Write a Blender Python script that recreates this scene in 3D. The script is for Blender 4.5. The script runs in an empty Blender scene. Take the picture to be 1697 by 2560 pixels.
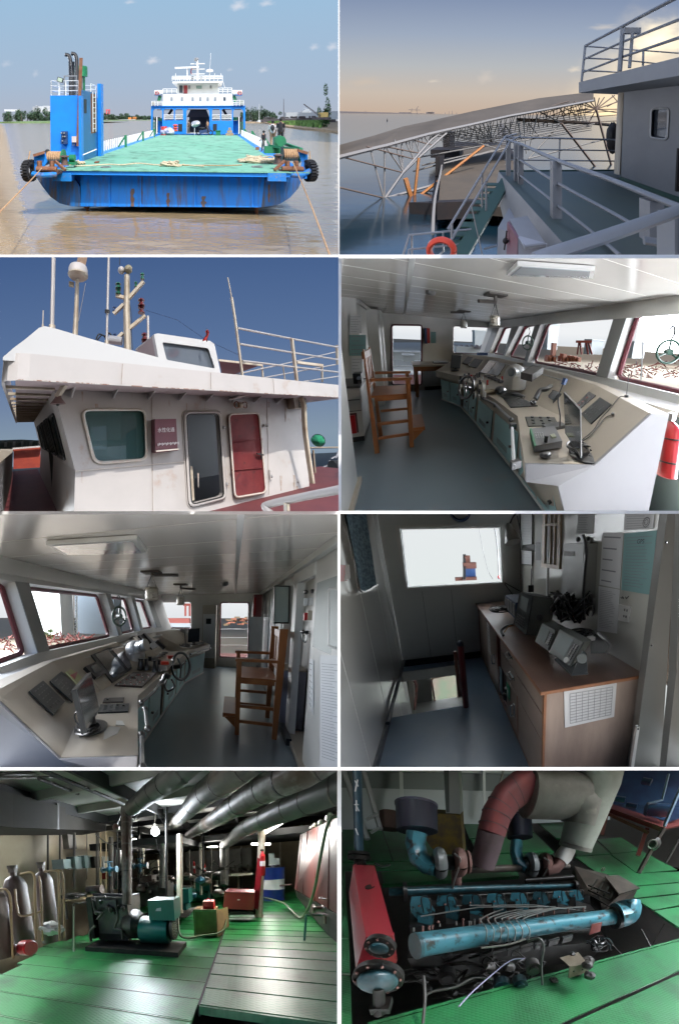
import bpy,bmesh,math,random
import numpy as np
from mathutils import Vector,Matrix
R=math.radians
scene=bpy.context.scene
col=scene.collection
random.seed(7)

# ---------------------------------------------------------------- camera, sky light, sun, exposure
GAIN=2**0.9
HALF=0.5                                   # tangent of half the horizontal field of view
cam_d=bpy.data.cameras.new('camera');cam=bpy.data.objects.new('camera',cam_d);col.objects.link(cam)
cam_d.sensor_fit='HORIZONTAL';cam_d.angle=2*math.atan(HALF)
cam_d.clip_start=0.05;cam_d.clip_end=200000
cam.rotation_euler=(R(90),0,0)
scene.camera=cam

SUN_TO=Vector((0.40,-0.72,0.78)).normalized()      # towards the sun: high, behind the camera, to the right
SUN_EL=math.asin(SUN_TO.z);SUN_AZ=math.atan2(SUN_TO.x,SUN_TO.y)
world=bpy.data.worlds.new('World');scene.world=world;world.use_nodes=True
wn=world.node_tree.nodes;wl=world.node_tree.links
st=wn.new('ShaderNodeTexSky');st.sky_type='NISHITA';st.sun_disc=False
st.sun_elevation=SUN_EL;st.sun_rotation=SUN_AZ;st.air_density=1.0;st.dust_density=1.5
wl.new(st.outputs[0],wn['Background'].inputs[0]);wn['Background'].inputs[1].default_value=0.15
sun_d=bpy.data.lights.new('sun','SUN');sun_d.energy=2.0;sun_d.angle=R(0.5);sun_d.color=(1,0.95,0.88)
sun=bpy.data.objects.new('sun',sun_d);col.objects.link(sun)
sun.rotation_euler=SUN_TO.to_track_quat('Z','Y').to_euler();sun.location=(0,-20,60)
scene.view_settings.view_transform='Standard';scene.view_settings.look='None'
scene.view_settings.exposure=0.9;scene.view_settings.gamma=1.0
scene.render.engine='CYCLES'
scene.cycles.max_bounces=7;scene.cycles.diffuse_bounces=4;scene.cycles.glossy_bounces=3
scene.cycles.sample_clamp_indirect=4.0;scene.cycles.use_denoising=True
scene.cycles.caustics_reflective=False;scene.cycles.caustics_refractive=False

# ---------------------------------------------------------------- materials
MATS={}
def mat(key,rgb=None,rough=0.5,metal=0.0,n=None,c2=None,bump=None,emit=None,scale=(1,1,1),alpha=None,n2=None,c3=None,spec=None):
 """principled material; n=(noise scale, sharpness 0..1, threshold) mixes rgb with c2, n2 mixes in c3; bump=(scale, strength)"""
 if key in MATS:return MATS[key]
 m=bpy.data.materials.new(key);m.use_nodes=True;MATS[key]=m
 nt=m.node_tree;N=nt.nodes;L=nt.links;p=N['Principled BSDF']
 p.inputs['Roughness'].default_value=rough;p.inputs['Metallic'].default_value=metal
 p.inputs['Base Color'].default_value=(*rgb,1)
 if spec is not None:p.inputs['Specular IOR Level'].default_value=spec
 at=N.new('ShaderNodeAttribute');at.attribute_name='lp'
 mp=N.new('ShaderNodeMapping');mp.inputs['Scale'].default_value=scale
 L.new(at.outputs['Vector'],mp.inputs[0]);src=mp.outputs[0]
 def layer(prev,cfg,c):
  sc,sharp,th=cfg
  t=N.new('ShaderNodeTexNoise');t.inputs['Scale'].default_value=sc;t.inputs['Detail'].default_value=6
  t.inputs['Roughness'].default_value=0.62
  L.new(src,t.inputs['Vector'])
  w=0.25*(1-sharp)+0.015
  r=N.new('ShaderNodeMapRange');r.inputs['From Min'].default_value=th-w;r.inputs['From Max'].default_value=th+w
  L.new(t.outputs['Fac'],r.inputs['Value'])
  x=N.new('ShaderNodeMix');x.data_type='RGBA'
  L.new(r.outputs[0],x.inputs['Factor']);x.inputs['B'].default_value=(*c,1)
  if prev is None:x.inputs['A'].default_value=(*rgb,1)
  else:L.new(prev,x.inputs['A'])
  return x.outputs['Result']
 out=None
 if n:out=layer(None,n,c2 or tuple(0.6*v for v in rgb))
 if n2:out=layer(out,n2,c3)
 if out is not None:L.new(out,p.inputs['Base Color'])
 if bump:
  t=N.new('ShaderNodeTexNoise');t.inputs['Scale'].default_value=bump[0];t.inputs['Detail'].default_value=4
  L.new(src,t.inputs['Vector']);b=N.new('ShaderNodeBump');b.inputs['Strength'].default_value=bump[1];b.inputs['Distance'].default_value=bump[2] if len(bump)>2 else 0.05
  L.new(t.outputs['Fac'],b.inputs['Height']);L.new(b.outputs[0],p.inputs['Normal'])
 if emit:
  p.inputs['Emission Color'].default_value=(*emit[0],1);p.inputs['Emission Strength'].default_value=emit[1]/GAIN
 if alpha is not None:p.inputs['Alpha'].default_value=alpha
 return m
def nodes_of(m):return m.node_tree.nodes,m.node_tree.links,m.node_tree.nodes['Principled BSDF']
def sky_mat(key,stops,strength,axis=(0,0,1),lo=0.0,hi=1.0,clouds=None,noise=None):
 """emission of a sky: colour ramp over height (metres along axis), optional soft cloud puffs [(x, z, rx, rz, amount)]"""
 m=bpy.data.materials.new(key);m.use_nodes=True;nt=m.node_tree;N=nt.nodes;L=nt.links
 N.clear();o=N.new('ShaderNodeOutputMaterial');e=N.new('ShaderNodeEmission');L.new(e.outputs[0],o.inputs[0])
 e.inputs[1].default_value=strength/GAIN
 at=N.new('ShaderNodeAttribute');at.attribute_name='lp'
 d=N.new('ShaderNodeVectorMath');d.operation='DOT_PRODUCT';L.new(at.outputs['Vector'],d.inputs[0]);d.inputs[1].default_value=axis
 r=N.new('ShaderNodeMapRange');r.inputs['From Min'].default_value=lo;r.inputs['From Max'].default_value=hi;L.new(d.outputs['Value'],r.inputs['Value'])
 cr=N.new('ShaderNodeValToRGB');L.new(r.outputs[0],cr.inputs[0]);el=cr.color_ramp.elements
 el[0].position,el[0].color=stops[0][0],(*stops[0][1],1);el[1].position,el[1].color=stops[-1][0],(*stops[-1][1],1)
 for t,c in stops[1:-1]:k=el.new(t);k.color=(*c,1)
 cur=cr.outputs[0]
 for (cx,cz,rx,rz,amt,cc) in clouds or ():
  mp=N.new('ShaderNodeMapping');mp.inputs['Location'].default_value=(-cx/rx,0,-cz/rz);mp.inputs['Scale'].default_value=(1/rx,0,1/rz)
  L.new(at.outputs['Vector'],mp.inputs[0])
  t=N.new('ShaderNodeTexNoise');t.inputs['Scale'].default_value=1.3;t.inputs['Detail'].default_value=5;L.new(mp.outputs[0],t.inputs['Vector'])
  ln=N.new('ShaderNodeVectorMath');ln.operation='LENGTH';L.new(mp.outputs[0],ln.inputs[0])
  ad=N.new('ShaderNodeMath');ad.operation='MULTIPLY_ADD';L.new(t.outputs['Fac'],ad.inputs[0]);ad.inputs[1].default_value=1.6;
  sb=N.new('ShaderNodeMath');sb.operation='SUBTRACT';sb.inputs[0].default_value=0.0;L.new(ln.outputs['Value'],sb.inputs[1]);L.new(sb.outputs[0],ad.inputs[2])
  mr=N.new('ShaderNodeMapRange');mr.interpolation_type='SMOOTHSTEP';mr.inputs['From Min'].default_value=0.0;mr.inputs['From Max'].default_value=0.9;mr.inputs['To Max'].default_value=amt
  L.new(ad.outputs[0],mr.inputs['Value'])
  x=N.new('ShaderNodeMix');x.data_type='RGBA';L.new(mr.outputs[0],x.inputs['Factor']);L.new(cur,x.inputs['A']);x.inputs['B'].default_value=(*cc,1);cur=x.outputs['Result']
 L.new(cur,e.inputs[0]);MATS[key]=m
 return m

# ---------------------------------------------------------------- a bay: one of the eight dioramas of the display, with its own metres
Q=HALF/848.5
def nrm(v):v=np.array(v,float);return v/np.linalg.norm(v)
class Bay:
 def __init__(s,key,rect,origin,zs,c,f,vpy,S,H,vpz=None,vpx=None):
  s.key=key;s.rect=rect;s.o=origin;s.zs=zs;s.c=c;s.f=f;s.S=S;s.K=1/(Q*f*zs)
  Y=nrm((vpy[0]-c[0],f,-(vpy[1]-c[1])))
  if vpx:
   X=np.array((vpx[0]-c[0],f,-(vpx[1]-c[1])),float);X=X if X[0]>0 else-X
   X=nrm(X-Y*X.dot(Y));Z=np.cross(X,Y)
  else:
   Z=np.array((vpz[0]-c[0],f,-(vpz[1]-c[1])),float) if vpz else np.array((0,0,1.0));Z=Z if Z[2]>0 else-Z
   Z=nrm(Z-Y*Z.dot(Y));X=np.cross(Y,Z)
  s.M=np.stack([X,Y,Z],1);s.C=np.array((0,0,H),float)
  s.A=np.array(((s.S,Q*(origin[0]+zs*c[0]-848.5)*s.S*s.K,0),(0,s.S*s.K,0),(0,-Q*(origin[1]+zs*c[1]-1280)*s.S*s.K,s.S)),float)
  s.T=s.A @ s.M
 def w(s,P):return (np.atleast_2d(np.array(P,float))-s.C) @ s.T.T          # bay metres -> world
 def wv(s,v):return s.T @ np.array(v,float)
 def ray(s,x,y):return s.M.T @ np.array(((x-s.c[0])/s.f,1,-(y-s.c[1])/s.f))
 def P(s,x,y,d):return s.C+s.ray(x,y)*d                                  # depth d along the view
 def pl(s,x,y,p0,n):r=s.ray(x,y);n=np.array(n,float);return s.C+r*((np.array(p0,float)-s.C).dot(n)/r.dot(n))
 def G(s,x,y,z=0):return s.pl(x,y,(0,0,z),(0,0,1))
 def X(s,x,y,v):return s.pl(x,y,(v,0,0),(1,0,0))
 def Y(s,x,y,v):return s.pl(x,y,(0,v,0),(0,1,0))
 def px(s,P):
  c=s.M @ (np.array(P,float)-s.C);return s.c[0]+s.f*c[0]/c[1],s.c[1]-s.f*c[2]/c[1],c[1]
CUR=None
def use(b):
 global CUR;CUR=b;return b

# ---------------------------------------------------------------- mesh building in bay metres
def V(*a):return np.array(a if len(a)>1 else a[0],float)
def perp(d):
 d=nrm(d);a=V(0,0,1) if abs(d[2])<0.9 else V(1,0,0)
 u=nrm(np.cross(d,a));return u,np.cross(d,u)
class MB:
 def __init__(s):s.v=[];s.f=[];s.sm=[]
 def add(s,vs,fs,smooth=False):
  k=len(s.v);s.v += [tuple(map(float,p)) for p in vs];s.f += [tuple(i+k for i in f) for f in fs];s.sm += [smooth]*len(fs);return s
 def box(s,a,b):
  x0,y0,z0=a;x1,y1,z1=b
  return s.hexa([(x0,y0,z0),(x1,y0,z0),(x1,y1,z0),(x0,y1,z0),(x0,y0,z1),(x1,y0,z1),(x1,y1,z1),(x0,y1,z1)])
 def hexa(s,p):return s.add(p,[(3,2,1,0),(4,5,6,7),(0,1,5,4),(1,2,6,5),(2,3,7,6),(3,0,4,7)])
 def obox(s,c,ax,ay,az):
  c,ax,ay,az=map(V,(c,ax,ay,az));g=[c+i*ax+j*ay+k*az for k in (-1,1) for i,j in ((-1,-1),(1,-1),(1,1),(-1,1))]
  return s.hexa(g)
 def bar(s,a,b,w,h=None,up=(0,0,1)):
  a,b=V(a),V(b);h=h or w;d=nrm(b-a);u=np.cross(d,V(up))
  if np.linalg.norm(u)<1e-4:u=V(1,0,0)
  u=nrm(u);n=np.cross(u,d)
  return s.obox((a+b)/2,(b-a)/2,u*w/2,n*h/2)
 def prism(s,pts,off):
  pts=[V(p) for p in pts];off=V(off);n=len(pts)
  return s.add(pts+[p+off for p in pts],[tuple(range(n))[::-1],tuple(range(n,2*n))]+[(i,(i+1)%n,n+(i+1)%n,n+i) for i in range(n)])
 def quad(s,*p):return s.add(p,[tuple(range(len(p)))])
 def tube(s,pts,r,n=8,cap=True):
  pts=[V(p) for p in pts];m=len(pts);rr=r if hasattr(r,'__len__') else [r]*m;vs=[];fs=[]
  u,_=perp(pts[1]-pts[0])
  for i,p in enumerate(pts):
   d=nrm(nrm(pts[min(i+1,m-1)]-pts[i]+1e-9)+nrm(pts[i]-pts[max(i-1,0)]+1e-9)) if 0<i<m-1 else nrm(pts[min(i+1,m-1)]-pts[max(i-1,0)])
   u=nrm(u-d*u.dot(d));w=np.cross(d,u)
   for k in range(n):a=2*math.pi*k/n;vs.append(p+rr[i]*(u*math.cos(a)+w*math.sin(a)))
  for i in range(m-1):
   for k in range(n):fs.append((i*n+k,i*n+(k+1)%n,(i+1)*n+(k+1)%n,(i+1)*n+k))
  s.add(vs,fs,True)
  if cap:s.add([vs[k] for k in range(n)],[tuple(range(n))[::-1]]);s.add([vs[(m-1)*n+k] for k in range(n)],[tuple(range(n))])
  return s
 def curve(s,pts,r,n=6,sub=5):
  pts=[V(p) for p in pts];P=[2*pts[0]-pts[1]]+pts+[2*pts[-1]-pts[-2]];out=[]
  for i in range(1,len(P)-2):
   for k in range(sub):
    t=k/sub;a,b,c,d=P[i-1],P[i],P[i+1],P[i+2]
    out.append(0.5*(2*b+(c-a)*t+(2*a-5*b+4*c-d)*t*t+(3*b-a-3*c+d)*t**3))
  out.append(pts[-1]);return s.tube(out,r,n)
 def lathe(s,p0,ax,prof,n=20,smooth=True,sx=1.0):
  p0=V(p0);ax=nrm(ax);u,w=perp(ax);vs=[];m=len(prof)
  for t,r in prof:
   for k in range(n):a=2*math.pi*k/n;vs.append(p0+ax*t+max(r,1e-4)*(u*math.cos(a)*sx+w*math.sin(a)))
  s.add(vs,[(i*n+k,i*n+(k+1)%n,(i+1)*n+(k+1)%n,(i+1)*n+k) for i in range(m-1) for k in range(n)],smooth)
  s.add(vs[:n],[tuple(range(n))[::-1]]);s.add(vs[-n:],[tuple(range(n))]);return s
 def cyl(s,a,b,r,n=16,r2=None):a,b=V(a),V(b);return s.lathe(a,b-a,[(0,r),(np.linalg.norm(b-a),r if r2 is None else r2)],n)
 def ball(s,c,r,n=12,m=8,sq=(1,1,1),jit=0):
  c=V(c);vs=[];fs=[]
  for i in range(m+1):
   t=math.pi*i/m
   for k in range(n):
    a=2*math.pi*k/n;j=1+(random.random()-.5)*jit
    vs.append(c+j*r*V(math.sin(t)*math.cos(a)*sq[0],math.sin(t)*math.sin(a)*sq[1],math.cos(t)*sq[2]))
  for i in range(m):
   for k in range(n):fs.append((i*n+k,(i+1)*n+k,(i+1)*n+(k+1)%n,i*n+(k+1)%n))
  return s.add(vs,fs,True)
 def ring(s,c,ax,R0,r,n=24,m=8,arc=1.0):
  u,w=perp(ax);c=V(c);pts=[c+R0*(u*math.cos(2*math.pi*arc*k/n)+w*math.sin(2*math.pi*arc*k/n)) for k in range(n+1)]
  return s.tube(pts,r,m,cap=arc<1)
 def sheet(s,fn,nu,nv,smooth=True):
  return s.add([fn(i/nu,j/nv) for j in range(nv+1) for i in range(nu+1)],[(j*(nu+1)+i,j*(nu+1)+i+1,(j+1)*(nu+1)+i+1,(j+1)*(nu+1)+i) for j in range(nv) for i in range(nu)],smooth)
 def rail(s,pts,zs,r,post=None,pr=None,pmin=0.0):
  """railing: horizontal bars at heights zs above the base points pts, posts at every point"""
  for z in zs:
   for a,b in zip(pts[:-1],pts[1:]):s.tube([V(a)+V(0,0,z),V(b)+V(0,0,z)],r,6)
  for p in pts:s.tube([V(p)+V(0,0,pmin),V(p)+V(0,0,max(zs))],pr or r,6)
  return s

def rrect(c,ax,az,hw,hh,rad,n=4):
 """rounded rectangle outline round c in the plane of ax, az"""
 ax,az=nrm(ax),nrm(az);c=V(c);out=[]
 for sx,sz,a0 in ((1,-1,-90),(1,1,0),(-1,1,90),(-1,-1,180)):
  for k in range(n+1):
   a=R(a0+90*k/n);out.append(c+ax*(sx*(hw-rad)+rad*math.cos(a))+az*(sz*(hh-rad)+rad*math.sin(a)))
 return out
def frame_of(mb,pts,r,n=6):pts=list(pts);return mb.tube(pts+[pts[0],pts[1]],r,n)
def qrect(pts,k=3,f=0.18):
 """round the corners of a quad given by 4 points (fraction f of the sides)"""
 pts=[V(p) for p in pts];out=[]
 for i in range(4):
  a,b,c=pts[i-1],pts[i],pts[(i+1)%4];L1=min(np.linalg.norm(a-b),np.linalg.norm(c-b))*f
  p,q=b+nrm(a-b)*L1,b+nrm(c-b)*L1
  for j in range(k+1):t=j/k;out.append((1-t)**2*p+2*t*(1-t)*b+t*t*q)
 return out
def wall_with_holes(mb,quad,holes,off):
 """flat wall: outline quad with hole outlines cut out, thickness off; triangulated"""
 from mathutils.geometry import tessellate_polygon
 loops=[[V(p) for p in quad]]+[[V(p) for p in h] for h in holes]
 off=V(off);flat=[p for l in loops for p in l];n=len(flat)
 n0=nrm(np.cross(loops[0][1]-loops[0][0],loops[0][2]-loops[0][0]));u,w=perp(n0)
 tl=[[Vector((float((p-flat[0]).dot(u)),float((p-flat[0]).dot(w)),0.0)) for p in l] for l in loops]
 tris=tessellate_polygon(tl);fs=[tuple(t) for t in tris]+[tuple(i+n for i in t[::-1]) for t in tris];k=0
 for l in loops:
  m=len(l);fs += [(k+i,k+(i+1)%m,k+n+(i+1)%m,k+n+i) for i in range(m)];k += m
 return mb.add(flat+[p+off for p in flat],fs)

ROOT={}
def thing(name,label,cat,at,group=None,kind=None):
 o=bpy.data.objects.new(name,None);col.objects.link(o);o.location=CUR.w(at)[0];o.empty_display_size=0.1
 ROOT[o]=(CUR,V(at));o['label']=label;o['category']=cat
 if group:o['group']=group
 if kind:o['kind']=kind
 return o
def part(name,mb,m,parent=None,label=None,at=None,kind=None):
 """ONE mesh object from a builder, under parent"""
 b=CUR;anchor=ROOT[parent][1] if parent is not None else V(at) if at is not None else np.mean(np.array(mb.v),0)
 me=bpy.data.meshes.new(name);lp=np.array(mb.v);o0=b.w(anchor)[0]
 me.from_pydata([tuple(p) for p in (b.w(lp)-o0)],[],mb.f);me.update()
 a=me.attributes.new('lp','FLOAT_VECTOR','POINT');a.data.foreach_set('vector',lp.astype(np.float32).ravel())
 me.polygons.foreach_set('use_smooth',mb.sm)
 if any(mb.sm):me.set_sharp_from_angle(angle=R(50))
 me.materials.append(m if not isinstance(m,str) else MATS[m])
 o=bpy.data.objects.new(name,me);col.objects.link(o);o['bay']=b.key
 if parent is not None:o.parent=parent
 else:o.location=o0
 ROOT[o]=(b,anchor)
 if label:o['label']=label
 if kind:o['kind']=kind
 return o
def solo(name,mb,m,label,cat,group=None,kind=None,at=None):
 o=part(name,mb,m,None,label,at,kind);o['category']=cat
 if group:o['group']=group
 return o
def struct(name,mb,m,label=None):
 o=part(name,mb,m,None,None,None,'structure')
 return o
def dup(o,off,label=None,group=None,parent=None):
 """copy of a thing and its parts, moved by off (bay metres)"""
 c=o.copy();col.objects.link(c)
 b,a=ROOT[o];ROOT[c]=(b,a+V(off) if parent is None else a)
 if parent is None:c.location=Vector(o.location)+Vector(b.wv(off))
 else:c.parent=parent
 if label:c['label']=label
 if group:c['group']=group
 for ch in [x for x in o.children]:dup(ch,off,parent=c)
 return c
def skin_body(joints,edges,radii,sub=1):
 """joints -> continuous skinned surface, returned as (verts, faces) in bay metres"""
 me=bpy.data.meshes.new('skin');me.from_pydata([tuple(map(float,j)) for j in joints],edges,[]);o=bpy.data.objects.new('skin',me);col.objects.link(o)
 md=o.modifiers.new('s','SKIN');sv=me.skin_vertices[0].data
 for i,r in enumerate(radii):r=r if hasattr(r,'__len__') else (r,r);sv[i].radius=r
 sv[0].use_root=True
 ms=o.modifiers.new('b','SUBSURF');ms.levels=sub
 dg=bpy.context.evaluated_depsgraph_get();dg.update();ev=o.evaluated_get(dg);m2=ev.to_mesh()
 vs=[tuple(v.co) for v in m2.vertices];fs=[tuple(p.vertices) for p in m2.polygons];ev.to_mesh_clear();bpy.data.objects.remove(o)
 return vs,fs
# ---------------------------------------------------------------- the eight bays
ZL,ZR=850/1568,852/1568
B1=Bay('b1',(-2,-4,845.5,636),(0,0),ZL,(780,586),1900,(978,540),1.5,5.0)
B2=Bay('b2',(848.5,-4,1699,636),(845,0),ZR,(787,588),1135,(787,520),40.0,6.0,vpx=(20000,700))
B3=Bay('b3',(-2,642,846,1278),(0,640),ZL,(781,590),1150,(107,840),0.8,1.5,vpx=(2850,717))
B4=Bay('b4',(853,645,1699,1277),(845,640),ZR,(791,591),950,(290,362),10.0,1.6,vpz=(633,6000))
B5=Bay('b5',(-2,1286,844,1919),(0,1280),ZL,(778,595),1100,(1078,465),4.0,1.6,vpz=(800,9000))
B6=Bay('b6',(850.5,1284,1699,1918.5),(845,1280),ZR,(789,592),1180,(450,173),4.0,1.65,vpz=(918,4380))
B7=Bay('b7',(-2,1926.5,843,2564),(0,1920),ZL,(777,597),1090,(1150,420),4.0,1.5,vpx=(-2297,650))
B8=Bay('b8',(853,1926.5,1699,2564),(845,1920),ZR,(791,594),1135,(600,-200),4.0,2.3,vpz=(500,2200))
BAYS={b.key:b for b in (B1,B2,B3,B4,B5,B6,B7,B8)}
NEAR={}
def pbox(mb,r,y,th,dy=0):
 """box whose camera-facing side fills the pixel rectangle r on the plane Y=y"""
 b=CUR;p,q=b.Y(r[0],r[3],y),b.Y(r[2],r[1],y)
 return mb.box((min(p[0],q[0]),y+dy,min(p[2],q[2])),(max(p[0],q[0]),y+dy+th,max(p[2],q[2])))
def zoomer(x0,y0,k,b,kk):                     # coordinates read in an enlargement -> coordinates of the bay
 return lambda a,c:((x0+a*k-b.o[0])/b.zs,(y0+c*k-b.o[1])/b.zs)
def make_person(at,face,hgt,label,shirt,trousers,group=None,pose=0,bag=None,skin=(.35,.2,.13),hair=(.01,.01,.01)):
 """standing figure; face = heading in radians (0 looks to +X), pose swings the arms and legs"""
 k=hgt/1.72;f=V(math.cos(face),math.sin(face),0);s=V(-f[1],f[0],0);at=V(at)
 def J(a,b,z):return at+k*(a*f+b*s+V(0,0,z))
 P=pose
 js=[J(0,0,.93),J(0,0,1.2),J(.0,0,1.42),J(.01,0,1.5),J(.02,0,1.6),J(.02,0,1.68)];ed=[(0,1),(1,2),(2,3),(3,4),(4,5)];ra=[(.13,.1),(.12,.09),(.1,.08),.05,.075,.05]
 for q,sg in ((1,1),(-1,-1)):
  i=len(js);sw=.16*P*sg
  js += [J(0,.19*q,1.4),J(.02+sw*.3,.23*q,1.13),J(.12+sw,.2*q,.93),J(.15+sw,.19*q,.86),J(.01-sw*.2,.09*q,.86),J(.04-sw,.1*q,.48),J(0-sw*1.5,.1*q,.08),J(.14-sw*1.5,.11*q,.04)]
  ed += [(2,i),(i,i+1),(i+1,i+2),(i+2,i+3),(0,i+4),(i+4,i+5),(i+5,i+6),(i+6,i+7)]
  ra += [.055,.045,.034,.04,.085,.055,.04,.038]
 ra=[tuple(x*k for x in (r if hasattr(r,'__len__') else (r,r))) for r in ra]
 t=thing('person',label,'person',at,group)
 vs,fs=skin_body(js,ed,ra);part('body',MB().add(vs,fs,True),mat('skin',skin,.6),t)
 m=MB();m.lathe(J(0,0,.88),(0,0,1),[(0,.16*k),(.2*k,.15*k),(.48*k,.185*k),(.58*k,.12*k),(.62*k,.06*k)],12,sx=.8)
 for i in (6,14):m.tube([js[i]+V(0,0,.02),js[i+1]],[.075*k,.06*k],8)
 part('shirt',m,mat('cloth_%s'%str(shirt),shirt,.9),t)
 m=MB()
 for i in (10,18):m.tube([js[i]+V(0,0,.1*k),js[i+1],js[i+2]],[.11*k,.08*k,.06*k],8)
 part('trousers',m,mat('cloth_%s'%str(trousers),trousers,.9),t)
 part('hair',MB().ball(J(0,0,1.66),.105*k,10,6,(1,.9,1),.08),mat('hair',hair,.8),t)
 if bag:part('backpack',MB().ball(J(-.2,0,1.25),.2*k,10,6,(.7,.8,1.1)),mat('cloth_%s'%str(bag),bag,.9),t)
 return t
def crown(mb,c,r,n,leaf,sq=(1,1,1),clumps=7):
 """foliage: small leaf faces scattered through uneven clumps"""
 rnd=random.Random(int(abs(c[0]*13+c[1]*7+c[2])*100)+n);c=V(c)
 cl=[(c+V(rnd.gauss(0,.45)*r*sq[0],rnd.gauss(0,.45)*r*sq[1],rnd.gauss(0,.42)*r*sq[2]),r*rnd.uniform(.3,.6)) for _ in range(clumps)]
 for i in range(n):
  cc,cr=cl[i%clumps];d=nrm([rnd.gauss(0,1) for _ in range(3)]);p=cc+d*V(sq)*cr*rnd.uniform(.6,1.05)
  a=nrm([rnd.gauss(0,1) for _ in range(3)]);b=nrm(np.cross(a,[rnd.gauss(0,1) for _ in range(3)]));l=leaf*rnd.uniform(.6,1.4)
  mb.add([p-a*l,p-b*l*.5,p+a*l,p+b*l*.5],[(0,1,2,3)])
 return mb
def skyb(b,d,m,x0=-200,x1=1800,y0=-200,y1=1500,name='sky'):
 mb=MB();mb.sheet(lambda u,v:b.P(x0+(x1-x0)*u,y1+(y0-y1)*v,d),12,12,False);return struct(name,mb,m)
mat('hull_blue',(.006,.24,.80),.4,n=(1.2,.3,.55),c2=(.01,.20,.68),bump=(.8,.25,.1))
mat('hull_rusty',(.006,.20,.68),.45,n=(1.6,.6,.60),c2=(.10,.07,.045),scale=(2.2,1,.28),n2=(.5,.1,.6),c3=(.008,.17,.60),bump=(.7,.3,.12))
mat('deck_green',(.15,.40,.27),.6,n=(.35,.2,.55),c2=(.23,.47,.35),n2=(1.1,.7,.60),c3=(.07,.17,.11),bump=(2,.2,.05))
mat('rail_white',(.78,.79,.78),.5);mat('white_paint',(.80,.81,.80),.45,n=(.8,.2,.62),c2=(.66,.67,.64))
mat('green_paint',(.01,.20,.075),.5,n=(2,.3,.6),c2=(.015,.13,.06));mat('rust',(.17,.06,.03),.85,n=(4,.3,.5),c2=(.26,.13,.07))
mat('rope_tan',(.50,.32,.17),.9,n=(9,.3,.5),c2=(.33,.19,.1),bump=(14,.6,.03));mat('rope_pale',(.62,.54,.38),.9,n=(8,.3,.5),c2=(.42,.34,.22))
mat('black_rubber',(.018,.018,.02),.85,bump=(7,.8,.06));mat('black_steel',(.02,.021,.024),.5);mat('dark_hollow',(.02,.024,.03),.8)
mat('window_dark',(.06,.07,.08),.15);mat('red_paint',(.5,.03,.02),.5);mat('grey_steel',(.28,.29,.3),.5,n=(3,.3,.5));mat('door_red',(.33,.04,.05),.6,n=(3,.4,.6),c2=(.22,.03,.03))
mat('navy_box',(.02,.05,.14),.5);mat('silver',(.5,.52,.55),.35,metal=.3)

def side_fill_sheet(m,X,y0,y1,z0,zn,z1):
 """added glowing sheet beside a room, brighter than the visible sky, to light it"""
 o=struct('sky',MB().quad((X,y0,z0),(X,y1,z0),(X,y1,z1),(X,y0,zn)),m);o['free']=1;return o
mat('bark',(.12,.08,.05),.9)
def writing(name,txt,p,size,m,parent,b=None,ax=(1,0,0),up=(0,0,1)):
 """lettering as a flat mesh in the plane of ax, up"""
 cu=bpy.data.curves.new(name,'FONT');cu.body=txt;cu.size=size;o=bpy.data.objects.new(name,cu);col.objects.link(o)
 dg=bpy.context.evaluated_depsgraph_get();ev=o.evaluated_get(dg);me=ev.to_mesh();ax,up=nrm(ax),nrm(up)
 vs=[V(p)+ax*v.co.x+up*v.co.y for v in me.vertices];fs=[tuple(f.vertices) for f in me.polygons];ev.to_mesh_clear();bpy.data.objects.remove(o)
 if not fs:return None
 return part(name,MB().add(vs,fs),m,parent)
mat('ink_white',(.75,.70,.70),.7);mat('ink_black',(.03,.03,.04),.8)
# ================================================================ helpers for the two control rooms
mat('ceil_cream',(.80,.76,.70),.16,n=(1.2,.2,.5),c2=(.72,.68,.62),bump=(1.8,.35,.03));mat('wall_cream',(.74,.73,.70),.3,n=(1.2,.2,.55),c2=(.60,.60,.57));mat('post_grey',(.25,.26,.25),.4);mat('reveal_white',(.62,.62,.60),.4)
mat('sill_teal',(.22,.30,.31),.45,n=(1.5,.3,.6),c2=(.19,.26,.27));mat('seal_red',(.13,.02,.03),.5,bump=(9,.8,.03));mat('floor_blue',(.15,.21,.25),.3,n=(.8,.3,.5),c2=(.18,.235,.27),n2=(1.6,.7,.68),c3=(.25,.19,.18),bump=(1.5,.12,.03))
mat('console_cream',(.50,.44,.35),.42,n=(1.8,.3,.6),c2=(.42,.36,.28));mat('console_end',(.31,.31,.325),.4,n=(1,.2,.6),c2=(.28,.28,.295));mat('panel_teal',(.40,.68,.68),.4,n=(3,.3,.55),c2=(.45,.70,.70));mat('inst_dark',(.022,.026,.028),.35);mat('inst_black',(.012,.012,.013),.3);mat('knob_grey',(.12,.12,.12),.4)
mat('screen_dark',(.03,.035,.04),.1);mat('screen_grey',(.14,.15,.16),.15);mat('wood_orange',(.36,.14,.05),.35,n=(4,.4,.5),c2=(.26,.09,.03),scale=(1,1,.15));mat('wheel_green',(.05,.12,.09),.5);mat('mixed_white',(.6,.6,.58),.5);mat('lamp_milk',(.62,.60,.55),.25,n=(4,.5,.6),c2=(.45,.38,.28));mat('pipe_brown',(.06,.05,.045),.6)
mat('paper',(.68,.69,.70),.7);mat('paper_teal',(.19,.36,.36),.6);mat('ext_red',(.40,.015,.02),.3);mat('ground_tan',(.13,.095,.07),.9,n=(.25,.4,.5),c2=(.11,.095,.06));mat('yard_red',(.20,.045,.035),.8);mat('yard_grey',(.24,.27,.29),.8);mat('yard_green',(.11,.15,.07),.9);mat('box_green',(.16,.21,.20),.45)
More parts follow.
